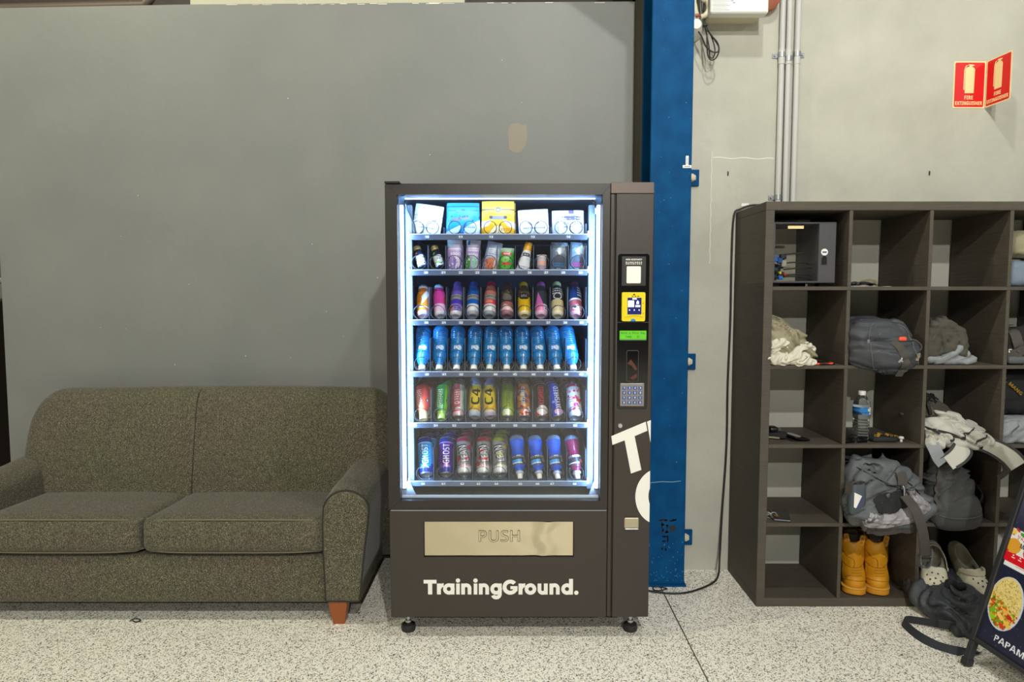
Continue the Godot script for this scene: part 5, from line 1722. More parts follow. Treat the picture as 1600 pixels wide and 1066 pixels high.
func build_bottom_row() -> void:
	var g := "cans and bottles on the bottom tray"
	var r := 0.0325
	var h := 0.165
	var wh := Color8(240, 240, 240)
	var nv := Color8(14, 44, 150)
	var si := Color8(150, 150, 154)
	var sk := func(c: Color, sd: int) -> Array:
		return [["n", 160, Color8(110, 110, 116), 2.2, sd], ["n", 120, Color8(190, 190, 196), 2.2, sd + 1], ["r", 0, 2, 128, 14, c], ["n", 9, c, 10, sd + 2, 30.0, 96.0], ["t", "LEAN", 64, 60, 62, 26, Color8(24, 24, 28), -PI / 2 - 0.15], ["t", "LEAN", 65, 61, 56, 20, wh, -PI / 2 - 0.15], ["r", 30, 100, 66, 28, wh], ["l", 48, 101, 40, 6, 1, sd, c]]
	var specs := [
		["aqua blue can with white GHOST lettering, first on the bottom tray", art(Color8(10, 160, 222), [["r", 0, 0, 128, 20, nv], ["r", 0, 20, 128, 3, Color8(170, 220, 240)], ["t", "GHOST", 66, 62, 74, 24, Color8(30, 40, 60), -PI / 2], ["t", "GHOST", 66, 62, 70, 19, wh, -PI / 2], ["r", 0, 106, 128, 22, nv], ["p", [Vector2(50, 110), Vector2(64, 94), Vector2(78, 112)], Color8(160, 220, 240)], ["r", 82, 96, 30, 14, nv], ["n", 60, Color8(90, 200, 240), 2, 80, 24.0, 100.0]]), -8.0, -0.002],
		["purple can with white GHOST lettering, second on the bottom tray", art(Color8(92, 14, 170), [["r", 0, 0, 128, 20, nv], ["r", 0, 20, 128, 3, Color8(200, 180, 240)], ["t", "GHOST", 66, 62, 74, 24, Color8(40, 20, 60), -PI / 2], ["t", "GHOST", 66, 62, 70, 19, wh, -PI / 2], ["r", 0, 106, 128, 22, nv], ["p", [Vector2(56, 110), Vector2(66, 92), Vector2(80, 108)], Color8(200, 150, 240)], ["r", 84, 96, 30, 14, nv]]), -4.0, 0.0],
		["silver can with magenta splashes, third on the bottom tray", art(si, sk.call(Color8(206, 20, 90), 81)), -6.0, 0.0],
		["silver can with red splashes, fourth on the bottom tray", art(si, sk.call(Color8(214, 30, 40), 84)), -3.0, 0.0],
		["silver can with yellow splashes, fifth on the bottom tray", art(si, sk.call(Color8(206, 206, 20), 87)), -5.0, 0.0],
	]
	for k in 5:
		var t := make_can("energy_can", specs[k][0], printed(specs[k][1], 0.3, 0.25), r, h)
		t.set_meta("group", g)
		set_at(t, rest(5, ROW_X[5][k] + 0.006, r * 0.8, 35), 35, specs[k][2] + 1.0)
		for q in 2:
			another(t, "%s can behind the %s one on the bottom tray" % [["second", "third"][q], ["aqua", "purple", "magenta-splashed", "red-splashed", "yellow-splashed"][k]], g, t.position + Vector3(0.006 * (q + 1) if k != 0 else 0.012 + 0.022 * q, 0, -0.078 * (q + 1)), t.basis)
	# sports bottles that stand on their drinking caps
	var first: Node3D
	for k in 4:
		var red := k == 3
		var lab: String = ["blue sports drink standing on its cap beside the yellow-splashed can", "blue sports drink standing on its cap, second of the three blue ones", "blue sports drink standing on its cap beside the magenta one", "magenta sports drink standing on its cap, last on the bottom tray"][k]
		var bs := lean_basis(35, [-6.0, -8.0, -6.0, -8.0][k])
		var at := rest(5, ROW_X[5][5 + k] + 0.006, 0.011, 35, 0.585)
		if k == 1 or k == 2:
			another(first, lab, g, at, bs)
			continue
		var t := thing("sports_bottle", lab, "drink bottle", Vector3.ZERO, 0.0, g)
		var m := plain(Color(0.52, 0.06, 0.30, 0.9) if red else Color(0.0, 0.36, 0.90, 0.9), 0.25)
		m.transparency = BaseMaterial3D.TRANSPARENCY_ALPHA
		m.clearcoat_enabled = true
		m.clearcoat = 0.6
		part("body", lathem([Vector2(0.03, 0.098), Vector2(0.0265, 0.116), Vector2(0.0262, 0.124), Vector2(0.031, 0.156), Vector2(0.0315, 0.17)], 28), m, t)
		part("bottle_foot", lathem([Vector2(0.0315, 0.17), Vector2(0.031, 0.182), Vector2(0.026, 0.19), Vector2(0.018, 0.192), Vector2(0, 0.189)], 28), plain(Color8(120, 150, 186), 0.2), t)
		var sh := lathem([Vector2(0.0135, 0.03), Vector2(0.0145, 0.034), Vector2(0.021, 0.048), Vector2(0.026, 0.056)], 28)
		part("shoulder", sh, m, t)
		var acc := Color8(206, 40, 50) if red else Color8(30, 150, 220)
		var im := art(Color8(38, 40, 54), [["l", 44, 6, 50, 8, 4, 90, Color8(196, 196, 206)], ["r", 40 if not red else 78, 60, 34 if not red else 18, 44, acc], ["r", 40, 100, 36, 10, Color8(230, 236, 244)], ["l", 80, 52, 22, 9, 5, 91, Color8(200, 190, 180)], ["l", 44, 112, 40, 6, 2, 92, Color8(150, 150, 166)], ["r", 58, 2, 26, 26, Color8(222, 222, 232)] if red else ["r", 60, 4, 12, 12, Color8(222, 222, 232)]])
		part("label", lathem([Vector2(0.026, 0.056), Vector2(0.030, 0.066), Vector2(0.0315, 0.08), Vector2(0.0305, 0.098)], 28), printed(im, 0.35), t)
		part("cap", lathem([Vector2(0, 0), Vector2(0.0095, 0), Vector2(0.0105, 0.002), Vector2(0.0125, 0.021), Vector2(0.0125, 0.022)], 22), M.white_plastic, t)
		part("cap_skirt", lathem([Vector2(0.0125, 0.021), Vector2(0.0172, 0.022), Vector2(0.0176, 0.031), Vector2(0.0145, 0.034)], 22), plain(Color8(176, 180, 196), 0.4), t)
		t.transform = Transform3D(bs, at)
		if first == null:
			first = t

# ---------------------------------------------------------------- sofa
func build_sofa() -> void:
	var t := thing("sofa", "two-seat dark olive tweed sofa with rolled arms against the grey wall", "sofa", Vector3(-1.545, 0, 0))
	var hw := 0.745
	# base under the seat
	var b := MB.new()
	spanb(b, -0.86, 0.86, 0.085, 0.30, -0.1, 0.5, 0.02)
	part("base", b.mesh(), M.tweed, t)
	part("front_rail", pillow_at(Vector3(0, 0.192, 0.525), Vector3(hw * 2 + 0.02, 0.214, 0.07), 0.02, Vector3(0, 0, 0.008), 14), M.tweed, t)
	# back: a rolled profile swept sideways, rounded at both upper corners
	var rows := []
	var n := 44
	var half := 0.89
	for i in n + 1:
		var u := -cos(PI * i / n)
		var x := half * u * (1.115 if u > 0.0 else 1.0)
		var e := half * (1.115 if u > 0.0 else 1.0) - absf(x)
		var r := 0.17
		var k := 1.0 if e > r else sqrt(maxf(0.0, 1.0 - pow(1.0 - e / r, 2.0)))
		var top := 0.945 - 0.27 * (1.0 - k) + 0.006 * sin(x * 3.0 + 1.0) - 0.012 * exp(-pow((x + 0.015) / 0.03, 2)) * 0.3
		var thick := 0.55 + 0.45 * sqrt(maxf(0.0, 1.0 - pow(1.0 - minf(e / 0.06, 1.0), 2.0)))
		var dent := 0.012 * exp(-pow((x + 0.015) / 0.02, 2))
		var row := []
		var prof := [Vector2(0.30, 0.19), Vector2(0.36, 0.185), Vector2(0.44, 0.165), Vector2(0.55, 0.145), Vector2(0.66, 0.122), Vector2(0.76, 0.098), Vector2(top - 0.09, 0.072), Vector2(top - 0.05, 0.055), Vector2(top - 0.02, 0.03), Vector2(top - 0.004, -0.005), Vector2(top, -0.045), Vector2(top - 0.012, -0.085), Vector2(top - 0.045, -0.115), Vector2(top - 0.09, -0.128), Vector2(0.6, -0.14), Vector2(0.3, -0.15), Vector2(0.12, -0.15), Vector2(0.12, 0.1)]
		for j in prof.size():
			var q: Vector2 = prof[j]
			var y: float = q.x
			if (j < 6 or j == 14) and q.x > 0.3:
				y = 0.3 + (q.x - 0.3) * (top - 0.10 - 0.3) / 0.545
			row.append(Vector3(x, y, -0.03 + (q.y + 0.03) * thick - (dent if q.y > 0 and y > 0.4 else 0.0)))
		rows.append(row)
	b = MB.new()
	b.sheet(rows, true, false)
	for e: int in [0, n]:
		var mid := Vector3(rows[e][0].x, 0.5, -0.02)
		for j in rows[e].size():
			var p: Vector3 = rows[e][j]
			var q: Vector3 = rows[e][(j + 1) % rows[e].size()]
			if e == 0:
				b.tri(mid, q, p)
			else:
				b.tri(mid, p, q)
	var back := part("backrest", b.mesh(), M.tweed, t)
	var line := []
	for q in [[0.44, 0.158], [0.55, 0.138], [0.66, 0.115], [0.76, 0.091], [0.855, 0.066], [0.895, 0.05], [0.925, 0.026], [0.94, -0.005], [0.9435, -0.045]]:
		line.append(Vector3(-0.015 + (q[0] - 0.44) * -0.01, q[0], q[1] + 0.0005))
	part("seam", tubem(spline(line, 4), 0.0032, 6), M.piping, back)
	# arms: slim, round on top, tapering downwards
	for s: float in [-1.0, 1.0]:
		rows = []
		var sec := []
		for k in 17:
			var w := PI * k / 16.0
			sec.append(Vector2(-cos(w) * 0.098 + 0.002, 0.515 + sin(w) * 0.088))
		sec.append_array([Vector2(0.094, 0.46), Vector2(0.078, 0.34), Vector2(0.064, 0.22), Vector2(0.052, 0.107), Vector2(-0.092, 0.107), Vector2(-0.096, 0.22), Vector2(-0.099, 0.34), Vector2(-0.1, 0.46)])
		var outline := []
		for i in 12:
			var z: float = [-0.12, -0.05, 0.1, 0.2, 0.3, 0.4, 0.5, 0.56, 0.585, 0.598, 0.604, 0.606][i]
			var k: float = [1.0, 1, 1, 1, 1, 1, 1, 1, 0.995, 0.975, 0.94, 0.9][i]
			var row := []
			for q in sec:
				var y: float = 0.34 + (q.y - 0.34) * k
				if q.y > 0.4:
					y += 0.022 * clampf((0.3 - z) / 0.4, 0.0, 1.0) + 0.004 * sin(z * 17.0)
				row.append(Vector3(s * ((hw + 0.1) + q.x * k + (0.012 * sin(PI * clampf(z / 0.6, 0, 1)) if q.x < 0 else 0.0) * -1.0), y, z))
			rows.append(row)
			if i == 9:
				outline = row
		b = MB.new()
		b.sheet(rows, true, s > 0)
		var last: Array = rows[-1]
		var mid := Vector3(s * (hw + 0.1), 0.34, 0.608)
		var cap := []
		for p in last:
			cap.append(mid)
		b.sheet([last, cap], true, s > 0)
		var arm := part("arm", b.mesh(), M.tweed, t)
		var o2 := []
		for k in 25:
			o2.append(outline[k] + Vector3(0, 0, 0.0015))
		part("piping", tubem(o2, 0.0042, 6, true), M.piping, arm)
	# seat cushions
	for k in 2:
		var x0: float = [-hw - 0.004, -0.034][k]
		var x1: float = [-0.042, hw + 0.004][k]
		var s := Vector3(x1 - x0, 0.152, 0.49)
		var cm := pillow(s, 0.035, Vector3(0.004, 0.011, 0.012), 16)
		var c := part("seat_cushion", cm, M.tweed, t, Vector3((x0 + x1) / 2, 0.379, 0.335), Basis(Vector3.RIGHT, -0.035))
		for sy: float in [1.0, -1.0]:
			var pts := []
			for j in 41:
				var x := (s.x / 2 - 0.003) * (2.0 * j / 40.0 - 1.0)
				var e := 1.0 - pow(absf(2.0 * j / 40.0 - 1.0), 10.0)
				pts.append(Vector3(x, sy * (s.y / 2 - 0.012 + 0.008 * (1 - pow(x / s.x * 2, 4)) * 0.8), s.z / 2 - 0.010 - 0.034 * (1 - e) + 0.006 * (1 - pow(x / s.x * 2, 4))))
			part("piping", tubem(pts, 0.004, 6), M.piping_pale, c)
	# short tapered wooden legs
	for q in [Vector3(0.80, 0, 0.548), Vector3(-0.80, 0, 0.548), Vector3(0.80, 0, -0.08), Vector3(-0.80, 0, -0.08)]:
		b = MB.new()
		var a := 0.024
		var d := 0.041
		var low := [Vector3(-a, 0, -a), Vector3(a, 0, -a), Vector3(a, 0, a), Vector3(-a, 0, a)]
		var up := [Vector3(-d, 0.112, -d), Vector3(d, 0.112, -d), Vector3(d, 0.112, d), Vector3(-d, 0.112, d)]
		for k in 4:
			b.out_quad(low[k], low[(k + 1) % 4], up[(k + 1) % 4], up[k], Vector3(0, 0.05, 0))
		b.out_quad(low[0], low[1], low[2], low[3], Vector3(0, 0.05, 0))
		b.out_quad(up[0], up[1], up[2], up[3], Vector3(0, 0.05, 0))
		part("leg", b.mesh(), M.leg_wood, t, q)

func pillow_at(o: Vector3, s: Vector3, r: float, swell: Vector3, div: int) -> ArrayMesh:
	var b := MB.new()
	b.add(pillow(s, r, swell, div), Transform3D(Basis(), o))
	return b.mesh()

# ---------------------------------------------------------------- cube shelf
const SHELF := Vector3(1.108, 0, 0.01)
const TOPS := [1.45, 1.102, 0.746, 0.387, 0.039]     # heights of the boards that things stand on, top row first
const WALLS := [0.019, 0.374, 0.726, 1.077, 1.429, 1.781]   # middles of the uprights from the left edge

func build_shelf() -> void:
	var t := thing("cube_shelf", "tall dark brown open-backed cube shelf against the concrete wall", "shelf", SHELF)
	part("top_board", span(0, 1.8, 1.782, 1.82, 0, 0.4, 0.0015), M.laminate, t)
	part("bottom_board", span(0, 1.8, 0.0, 0.039, 0, 0.4, 0.0015), M.laminate, t)
	part("side_panel", span(0.0, 0.038, 0.0392, 1.7818, 0, 0.4, 0.001), M.laminate, t)
	part("side_panel", span(1.762, 1.8, 0.0392, 1.7818, 0, 0.4, 0.001), M.laminate, t)
	for y in TOPS.slice(0, 4):
		part("shelf_board", span(0.0382, 1.7618, y - 0.016, y, 0.002, 0.399, 0.001), M.laminate, t)
	var ys := [1.782, 1.434, 1.086, 0.73, 0.371]
	for r in 5:
		for c in range(1, 5):
			part("divider", span(WALLS[c] - 0.008, WALLS[c] + 0.008, TOPS[r] + 0.0002, ys[r] - 0.0002, 0.002, 0.398, 0.001), M.laminate, t)

# boards in front of which soft things must stop (world coordinates)
func d_boards(p: Vector3) -> float:
	var d := 1e9
	for y in TOPS:
		d = minf(d, d_box(p, Vector3(2.0, y - 0.0095, 0.21), Vector3(0.95, 0.0095, 0.201), 0.002))
	for w in WALLS:
		d = minf(d, d_box(p, Vector3(SHELF.x + w, 0.9, 0.21), Vector3(0.0095 if w > 0.1 else 0.0205, 0.9, 0.2005), 0.002))
	return d

func cloth(called: String, c: Color, rough := 0.9, sheen := 0.15, weave := 60.0) -> StandardMaterial3D:
	var m := mat(called, c, rough)
	m.normal_enabled = true
	if not M.has("weave_tex"):
		M["weave_tex"] = noise_tex(41, 0.2, Color.BLACK, Color.WHITE, 2, 256, true, 3.0)
	m.normal_texture = M.weave_tex
	m.normal_scale = 0.3
	triplanar(m, weave / 20.0, false)
	m.rim_enabled = sheen > 0.0
	m.rim = sheen
	return m

# first surface point met from o along d
func onto(field: Callable, o: Vector3, d: Vector3) -> Vector3:
	var p := o
	var best := o
	var least := 1e9
	while p.distance_to(o) < 0.8:
		var f: float = field.call(p)
		if f < least:
			least = f
			best = p
		if f < 0.0006:
			break
		p += d * clampf(f * 0.7, 0.0006, 0.03)
	return best

func path_onto(field: Callable, pts: Array, d: Vector3, lift := 0.001, per := 6) -> Array:
	var out := []
	for p in spline(pts, per):
		out.append(onto(field, p, d) - d * lift)
	return out

func soft(called: String, field: Callable, lo: Vector3, hi: Vector3, cell: float, m: Material, parent: Node3D) -> MeshInstance3D:
	return part(called, net(field, lo, hi, cell), m, parent, -parent.position)

func ringlet(o: Vector3, r: float, nrm: Vector3, th: float, cnt := 18) -> ArrayMesh:
	var a := nrm.cross(Vector3(0.3, 0.9, 0.2)).normalized()
	var c := nrm.cross(a).normalized()
	var pts := []
	for k in cnt:
		pts.append(o + a * r * cos(TAU * k / cnt) + c * r * sin(TAU * k / cnt))
	return tubem(pts, th, 6, true)

func build_shelf_contents() -> void:
	cloth("beige_cloth", Color8(150, 142, 116))
	cloth("white_cloth", Color8(214, 208, 190))
	cloth("charcoal_nylon", Color8(58, 61, 66), 0.6, 0.1)
	cloth("black_cloth", Color8(26, 27, 29), 0.85, 0.1)
	cloth("olive_cloth", Color8(72, 69, 60))
	cloth("grey_cloth", Color8(136, 140, 143))
	cloth("pale_grey_cloth", Color8(188, 186, 176))
	cloth("dark_trim", Color8(58, 58, 58))
	cloth("steel_nylon", Color8(84, 87, 90), 0.6, 0.1)
	cloth("silver_lining", Color8(150, 146, 150), 0.4, 0.2)
	cloth("tote_cloth", Color8(66, 66, 66))
	cloth("webbing", Color8(70, 66, 62), 0.8, 0.1)
	cloth("blue_grey_cloth", Color8(120, 134, 150))
	mat("cord_black", Color8(24, 22, 24), 0.6)
	mat("gold", Color8(214, 170, 70), 0.3, 0.9)
	mat("coral", Color8(240, 84, 56), 0.5)
	mat("cap_white", Color8(230, 228, 222), 0.4)
	top_row_things()
	second_row_things()
	third_row_things()
	fourth_row_things()
	fifth_row_things()

func top_row_things() -> void:
	# equipment case with a clear side
	var t := thing("equipment_case", "dark grey case with a clear side showing cables, in the top left cube", "case", Vector3(1.29, 1.45, 0.2))
	var b := MB.new()
	spanb(b, -0.138, 0.142, 0.016, 0.024, -0.14, 0.18, 0.002)
	spanb(b, -0.138, 0.142, 0.276, 0.284, -0.14, 0.18, 0.002)
	spanb(b, -0.138, 0.142, 0.016, 0.284, -0.15, -0.14)
	spanb(b, -0.138, -0.126, 0.02, 0.28, -0.14, 0.18, 0.002)
	spanb(b, 0.066, 0.142, 0.02, 0.28, -0.14, 0.18, 0.002)
	part("body", b.mesh(), mat("case_grey", Color8(72, 72, 76), 0.4), t)
	part("inner_tray", span(-0.125, 0.065, 0.025, 0.275, -0.135, -0.06), mat("tray_grey", Color8(150, 146, 126), 0.6), t)
	for x in [-0.11, 0.105]:
		for z in [-0.1, 0.13]:
			part("foot", boxm(Vector3(x, 0.0085, z), Vector3(0.04, 0.016, 0.04), 0.003), M.black_plastic, t)
	part("clear_side", span(-0.125, 0.065, 0.024, 0.276, 0.168, 0.171), M.glass, t)
	b = MB.new()
	var r := RandomNumberGenerator.new()
	r.seed = 77
	for k in 26:
		b.box(Vector3(r.randf_range(-0.12, -0.04), r.randf_range(0.03, 0.14), r.randf_range(-0.05, 0.1)), Vector3(r.randf_range(0.008, 0.03), r.randf_range(0.008, 0.03), r.randf_range(0.01, 0.03)), 0.002)
	part("circuit_board", b.mesh(), mat("board_dark", Color8(32, 46, 44), 0.5), t)
	for q in [[-0.106, 0.125, 0.03, 0.026, Color8(30, 90, 170)], [-0.08, 0.118, 0.022, 0.024, Color8(24, 70, 130)], [-0.075, 0.04, 0.02, 0.016, Color8(40, 110, 200)], [-0.078, 0.062, 0.01, 0.012, Color8(220, 210, 40)], [-0.056, 0.055, 0.012, 0.012, Color8(190, 40, 40)], [-0.11, 0.088, 0.01, 0.012, Color8(200, 210, 220)], [-0.062, 0.105, 0.022, 0.03, Color8(150, 146, 130)]]:
		part("component", boxm(Vector3(q[0], q[1], 0.115), Vector3(q[2], q[3], 0.02), 0.003), plain(q[4], 0.4), t)
	for q in [[0.106, 0.10], [0.078, 0.085], [0.052, 0.05], [0.044, 0.032], [0.145, 0.15]]:
		part("lead", tubem(spline([Vector3(-0.06, q[0], 0.11), Vector3(-0.02, q[0] + 0.004, 0.12), Vector3(0.03, (q[0] + q[1]) / 2 + 0.004, 0.12), Vector3(0.065 if q[0] < 0.14 else -0.02, q[1], 0.11)], 6), 0.0032, 6), M.cord_black, t)
	part("name_strip", boxm(Vector3(-0.035, 0.262, 0.1725), Vector3(0.07, 0.013, 0.001)), M.cream_print, t)
	b = MB.new()
	b.xf = Transform3D(Basis(Vector3.RIGHT, PI / 2), Vector3(0.091, 0.152, 0.18))
	b.lathe([Vector2(0, 0), Vector2(0.015, 0), Vector2(0.015, 0.003), Vector2(0.0, 0.003)], 24)
	var bd := part("badge", b.mesh(), M.cap_white, t)
	part("badge_print", boxm(Vector3(0.091, 0.152, 0.1833), Vector3(0.018, 0.006, 0.0006)), mat("print_navy", Color8(40, 44, 90), 0.5), bd)
	b = MB.new()
	b.prism(PackedVector2Array([Vector2(0.088, 0.136), Vector2(0.095, 0.136), Vector2(0.102, 0.126), Vector2(0.102, 0.098), Vector2(0.08, 0.098), Vector2(0.08, 0.126)]), 0.18, 0.184)
	part("hanging_tag", b.mesh(), M.black_plastic, t)
	# heap of black cord with a pale strap, and paper slips
	t = thing("cord_heap", "small heap of black cord with a patterned pale strap, second cube of the top row", "cord", Vector3(1.56, 1.4502, 0.34))
	var pts := []
	for k in 60:
		var w := k * 0.71
		pts.append(Vector3(0.085 * cos(w) * (0.6 + 0.4 * sin(k * 0.37)), 0.006 + 0.016 * absf(sin(k * 0.53)) * (1.0 - absf(cos(w)) * 0.6), 0.035 * sin(w * 1.3)))
	part("cord", tubem(spline(pts, 4), 0.0034, 6), M.cord_black, t)
	part("strap", strapm(spline([Vector3(-0.03, 0.012, 0.03), Vector3(0.0, 0.026, 0.034), Vector3(0.03, 0.028, 0.036), Vector3(0.055, 0.022, 0.034), Vector3(0.06, 0.008, 0.03)], 5), Vector3(0.1, 0.8, 0.6), 0.014, 0.0015), M.beige_cloth, t)
	solo("paper_slip", boxm(Vector3.ZERO, Vector3(0.06, 0.0008, 0.03)), M.white_print, "white paper slip left of the black cord heap in the top row", "paper", "", Vector3(1.527, 1.4512, 0.385))
	solo("paper_slip", boxm(Vector3.ZERO, Vector3(0.03, 0.0008, 0.02)), M.white_print, "small white paper slip right of the black cord heap in the top row", "paper", "", Vector3(1.675, 1.4512, 0.36), Basis(UP, 0.3))
	# cap and folded cloth in the fourth cube
	t = thing("folded_cloth", "folded blue-grey cloth in the fourth cube of the top row at the right edge", "cloth", Vector3(2.33, 1.4505, 0.25))
	var f := func(p: Vector3) -> float:
		return smax(d_box(p, Vector3(2.33, 1.508, 0.25), Vector3(0.125, 0.058, 0.14), 0.035) - 0.004 * folds(p, 22.0, Vector3(0.2, 1, 0.1), 0.5, 3.0), -d_boards(p), 0.004)
	soft("fold", f, Vector3(2.18, 1.43, 0.08), Vector3(2.48, 1.6, 0.42), 0.012, M.blue_grey_cloth, t)
	t = thing("knit_cap", "beige cap lying on the blue-grey cloth in the top row", "cap", Vector3(2.30, 1.574, 0.3))
	f = func(p: Vector3) -> float:
		var d := d_ell(p, Vector3(2.295, 1.63, 0.3), Vector3(0.08, 0.075, 0.085))
		d = smin(d, d_ell(p, Vector3(2.29, 1.595, 0.385), Vector3(0.05, 0.012, 0.05)), 0.02)
		return smax(d, 1.576 - p.y, 0.006)
	soft("crown", f, Vector3(2.19, 1.56, 0.19), Vector3(2.40, 1.72, 0.46), 0.01, M.beige_cloth, t)

func second_row_things() -> void:
	# crumpled beige hooded top
	var t := thing("hooded_top", "crumpled beige hooded top with white lining, second row left cube", "clothing", Vector3(1.24, 1.102, 0.28))
	var f := func(p: Vector3) -> float:
		var d := d_ell(p, Vector3(1.19, 1.205, 0.27), Vector3(0.085, 0.112, 0.13))
		d = smin(d, d_ell(p, Vector3(1.265, 1.165, 0.27), Vector3(0.085, 0.07, 0.12)), 0.05)
		d = smin(d, d_cap(p, Vector3(1.16, 1.28, 0.36), Vector3(1.26, 1.235, 0.37), 0.026, 0.02), 0.02)
		d = smin(d, d_cap(p, Vector3(1.26, 1.235, 0.37), Vector3(1.335, 1.15, 0.35), 0.02, 0.03), 0.03)
		var q := p.rotated(Vector3.BACK, 0.75)
		d -= crumple(q, Vector3(7, 19, 8), 0.016, 11.0)
		return smax(d + 0.006, -d_boards(p), 0.004)
	soft("shell", f, Vector3(1.12, 1.09, 0.1), Vector3(1.40, 1.36, 0.46), 0.008, M.beige_cloth, t)
	var f2 := func(p: Vector3) -> float:
		var d := d_ell(p, Vector3(1.19, 1.20, 0.395), Vector3(0.042, 0.02, 0.022))
		d = smin(d, d_ell(p, Vector3(1.165, 1.175, 0.395), Vector3(0.02, 0.03, 0.02)), 0.02)
		d = minf(d, d_ell(p, Vector3(1.195, 1.128, 0.395), Vector3(0.062, 0.026, 0.032)))
		d = smin(d, d_ell(p, Vector3(1.275, 1.128, 0.395), Vector3(0.05, 0.03, 0.035)), 0.015)
		d = smin(d, d_ell(p, Vector3(1.325, 1.112, 0.385), Vector3(0.03, 0.013, 0.03)), 0.012)
		d = smin(d, d_path(p, [Vector3(1.24, 1.135, 0.41), Vector3(1.256, 1.168, 0.41), Vector3(1.285, 1.186, 0.405), Vector3(1.325, 1.186, 0.385), Vector3(1.345, 1.172, 0.36)], 0.0085), 0.012)
		d -= crumple(p.rotated(Vector3.BACK, -0.4), Vector3(13, 26, 13), 0.011, 17.0)
		return smax(d + 0.003, -d_boards(p), 0.003)
	soft("lining", f2, Vector3(1.12, 1.09, 0.34), Vector3(1.38, 1.25, 0.46), 0.0055, M.white_cloth, t)
	t = thing("phone", "dark phone lying beside the beige hooded top", "phone", Vector3(1.385, 1.1022, 0.34), 0.25)
	part("body", boxm(Vector3(0, 0.004, 0), Vector3(0.075, 0.008, 0.14), 0.003), M.black_plastic, t)
	part("screen", boxm(Vector3(0, 0.0083, 0), Vector3(0.068, 0.0008, 0.13)), M.black_gloss, t)
	t = thing("orange_cord", "bright orange cord lying round the dark phone in the second row", "cord", Vector3(1.38, 1.1022, 0.38))
	part("cord", tubem(spline([Vector3(-0.05, 0.014, -0.02), Vector3(-0.035, 0.006, 0.015), Vector3(0.0, 0.005, 0.022), Vector3(0.035, 0.005, 0.02), Vector3(0.05, 0.006, 0.01), Vector3(0.052, 0.006, -0.02)], 6), 0.0046, 8), M.coral, t)
	# charcoal sports bag that sticks out of its cube
	t = thing("sports_bag", "charcoal nylon sports bag sticking out of the second row, red tag on its zip", "bag", Vector3(1.64, 1.102, 0.28))
	f = func(p: Vector3) -> float:
		var q := p
		q.y += 0.22 * maxf(0.0, p.x - 1.70) * (0.6 if p.y > 1.2 else 0.0)
		var d := d_box(q, Vector3(1.632, 1.197, 0.27), Vector3(0.135, 0.103, 0.185), 0.075)
		d = smin(d, d_ell(p, Vector3(1.665, 1.145, 0.42), Vector3(0.115, 0.07, 0.075)), 0.05)
		d = smin(d, d_ell(p, Vector3(1.54, 1.185, 0.37), Vector3(0.05, 0.07, 0.07)), 0.05)
		d -= crumple(p.rotated(Vector3.BACK, 0.15), Vector3(5, 15, 6), 0.012, 23.0)
		d += 0.006 * exp(-pow((p.y - 1.215 - 0.03 * (p.x - 1.65)) / 0.008, 2)) * smoothstep(0.35, 0.42, p.z)
		return smax(d, -d_boards(p), 0.006)
	soft("shell", f, Vector3(1.47, 1.04, 0.07), Vector3(1.83, 1.33, 0.54), 0.0085, M.charcoal_nylon, t)
	var fwd := Vector3(0, 0, -1)
	var at := -t.position
	part("zip", tubem(path_onto(f, [Vector3(1.555, 1.216, 0.7), Vector3(1.6, 1.215, 0.7), Vector3(1.66, 1.213, 0.7), Vector3(1.735, 1.214, 0.7)], fwd), 0.0028, 6), M.black_plastic, t, at)
	for q in [[Vector3(1.58, 1.29, 0.7), Vector3(1.55, 1.25, 0.7), Vector3(1.552, 1.21, 0.7), Vector3(1.56, 1.15, 0.7), Vector3(1.575, 1.1, 0.7), Vector3(1.595, 1.085, 0.7)], [Vector3(1.69, 1.285, 0.7), Vector3(1.722, 1.255, 0.7), Vector3(1.735, 1.2, 0.7), Vector3(1.74, 1.16, 0.7), Vector3(1.765, 1.12, 0.7), Vector3(1.755, 1.09, 0.7), Vector3(1.70, 1.082, 0.7)]]:
		part("piping", tubem(path_onto(f, q, fwd), 0.0026, 6), M.steel_nylon, t, at)
	var sp := path_onto(f, [Vector3(1.645, 1.213, 0.7), Vector3(1.672, 1.18, 0.7), Vector3(1.688, 1.14, 0.7), Vector3(1.69, 1.10, 0.7), Vector3(1.685, 1.08, 0.7)], fwd, 0.002)
	sp.append(sp[-1] + Vector3(-0.003, -0.02, -0.012))
	part("strap", strapm(sp, Vector3(1, 0.25, 0), 0.034, 0.003), M.webbing, t, at)
	var rp := onto(f, Vector3(1.692, 1.222, 0.7), fwd)
	part("red_tag", pillow_at(rp, Vector3(0.032, 0.018, 0.012), 0.005, Vector3(0.001, 0.002, 0.001), 6), M.coral, t, at)
	part("loop", tubem(spline([Vector3(1.742, 1.22, 0.44), Vector3(1.765, 1.212, 0.45), Vector3(1.785, 1.19, 0.45), Vector3(1.778, 1.172, 0.45), Vector3(1.752, 1.18, 0.45)], 6), 0.0045, 6), M.webbing, t, at)
	part("pale_edge", tubem(spline([Vector3(1.735, 1.218, 0.455), Vector3(1.738, 1.19, 0.462), Vector3(1.737, 1.165, 0.46), Vector3(1.743, 1.14, 0.455)], 6), 0.0032, 6), M.beige_cloth, t, at)
	part("pale_patch", strapm(path_onto(f, [Vector3(1.748, 1.16, 0.7), Vector3(1.752, 1.145, 0.7), Vector3(1.75, 1.13, 0.7)], fwd, 0.002), Vector3.RIGHT, 0.022, 0.002), M.beige_cloth, t, at)
	part("buckle", boxm(onto(f, Vector3(1.551, 1.21, 0.7), fwd), Vector3(0.012, 0.024, 0.008), 0.003), M.galvanised, t, at)
	var bm := MB.new()
	var ep := onto(f, Vector3(1.668, 1.128, 0.7), fwd)
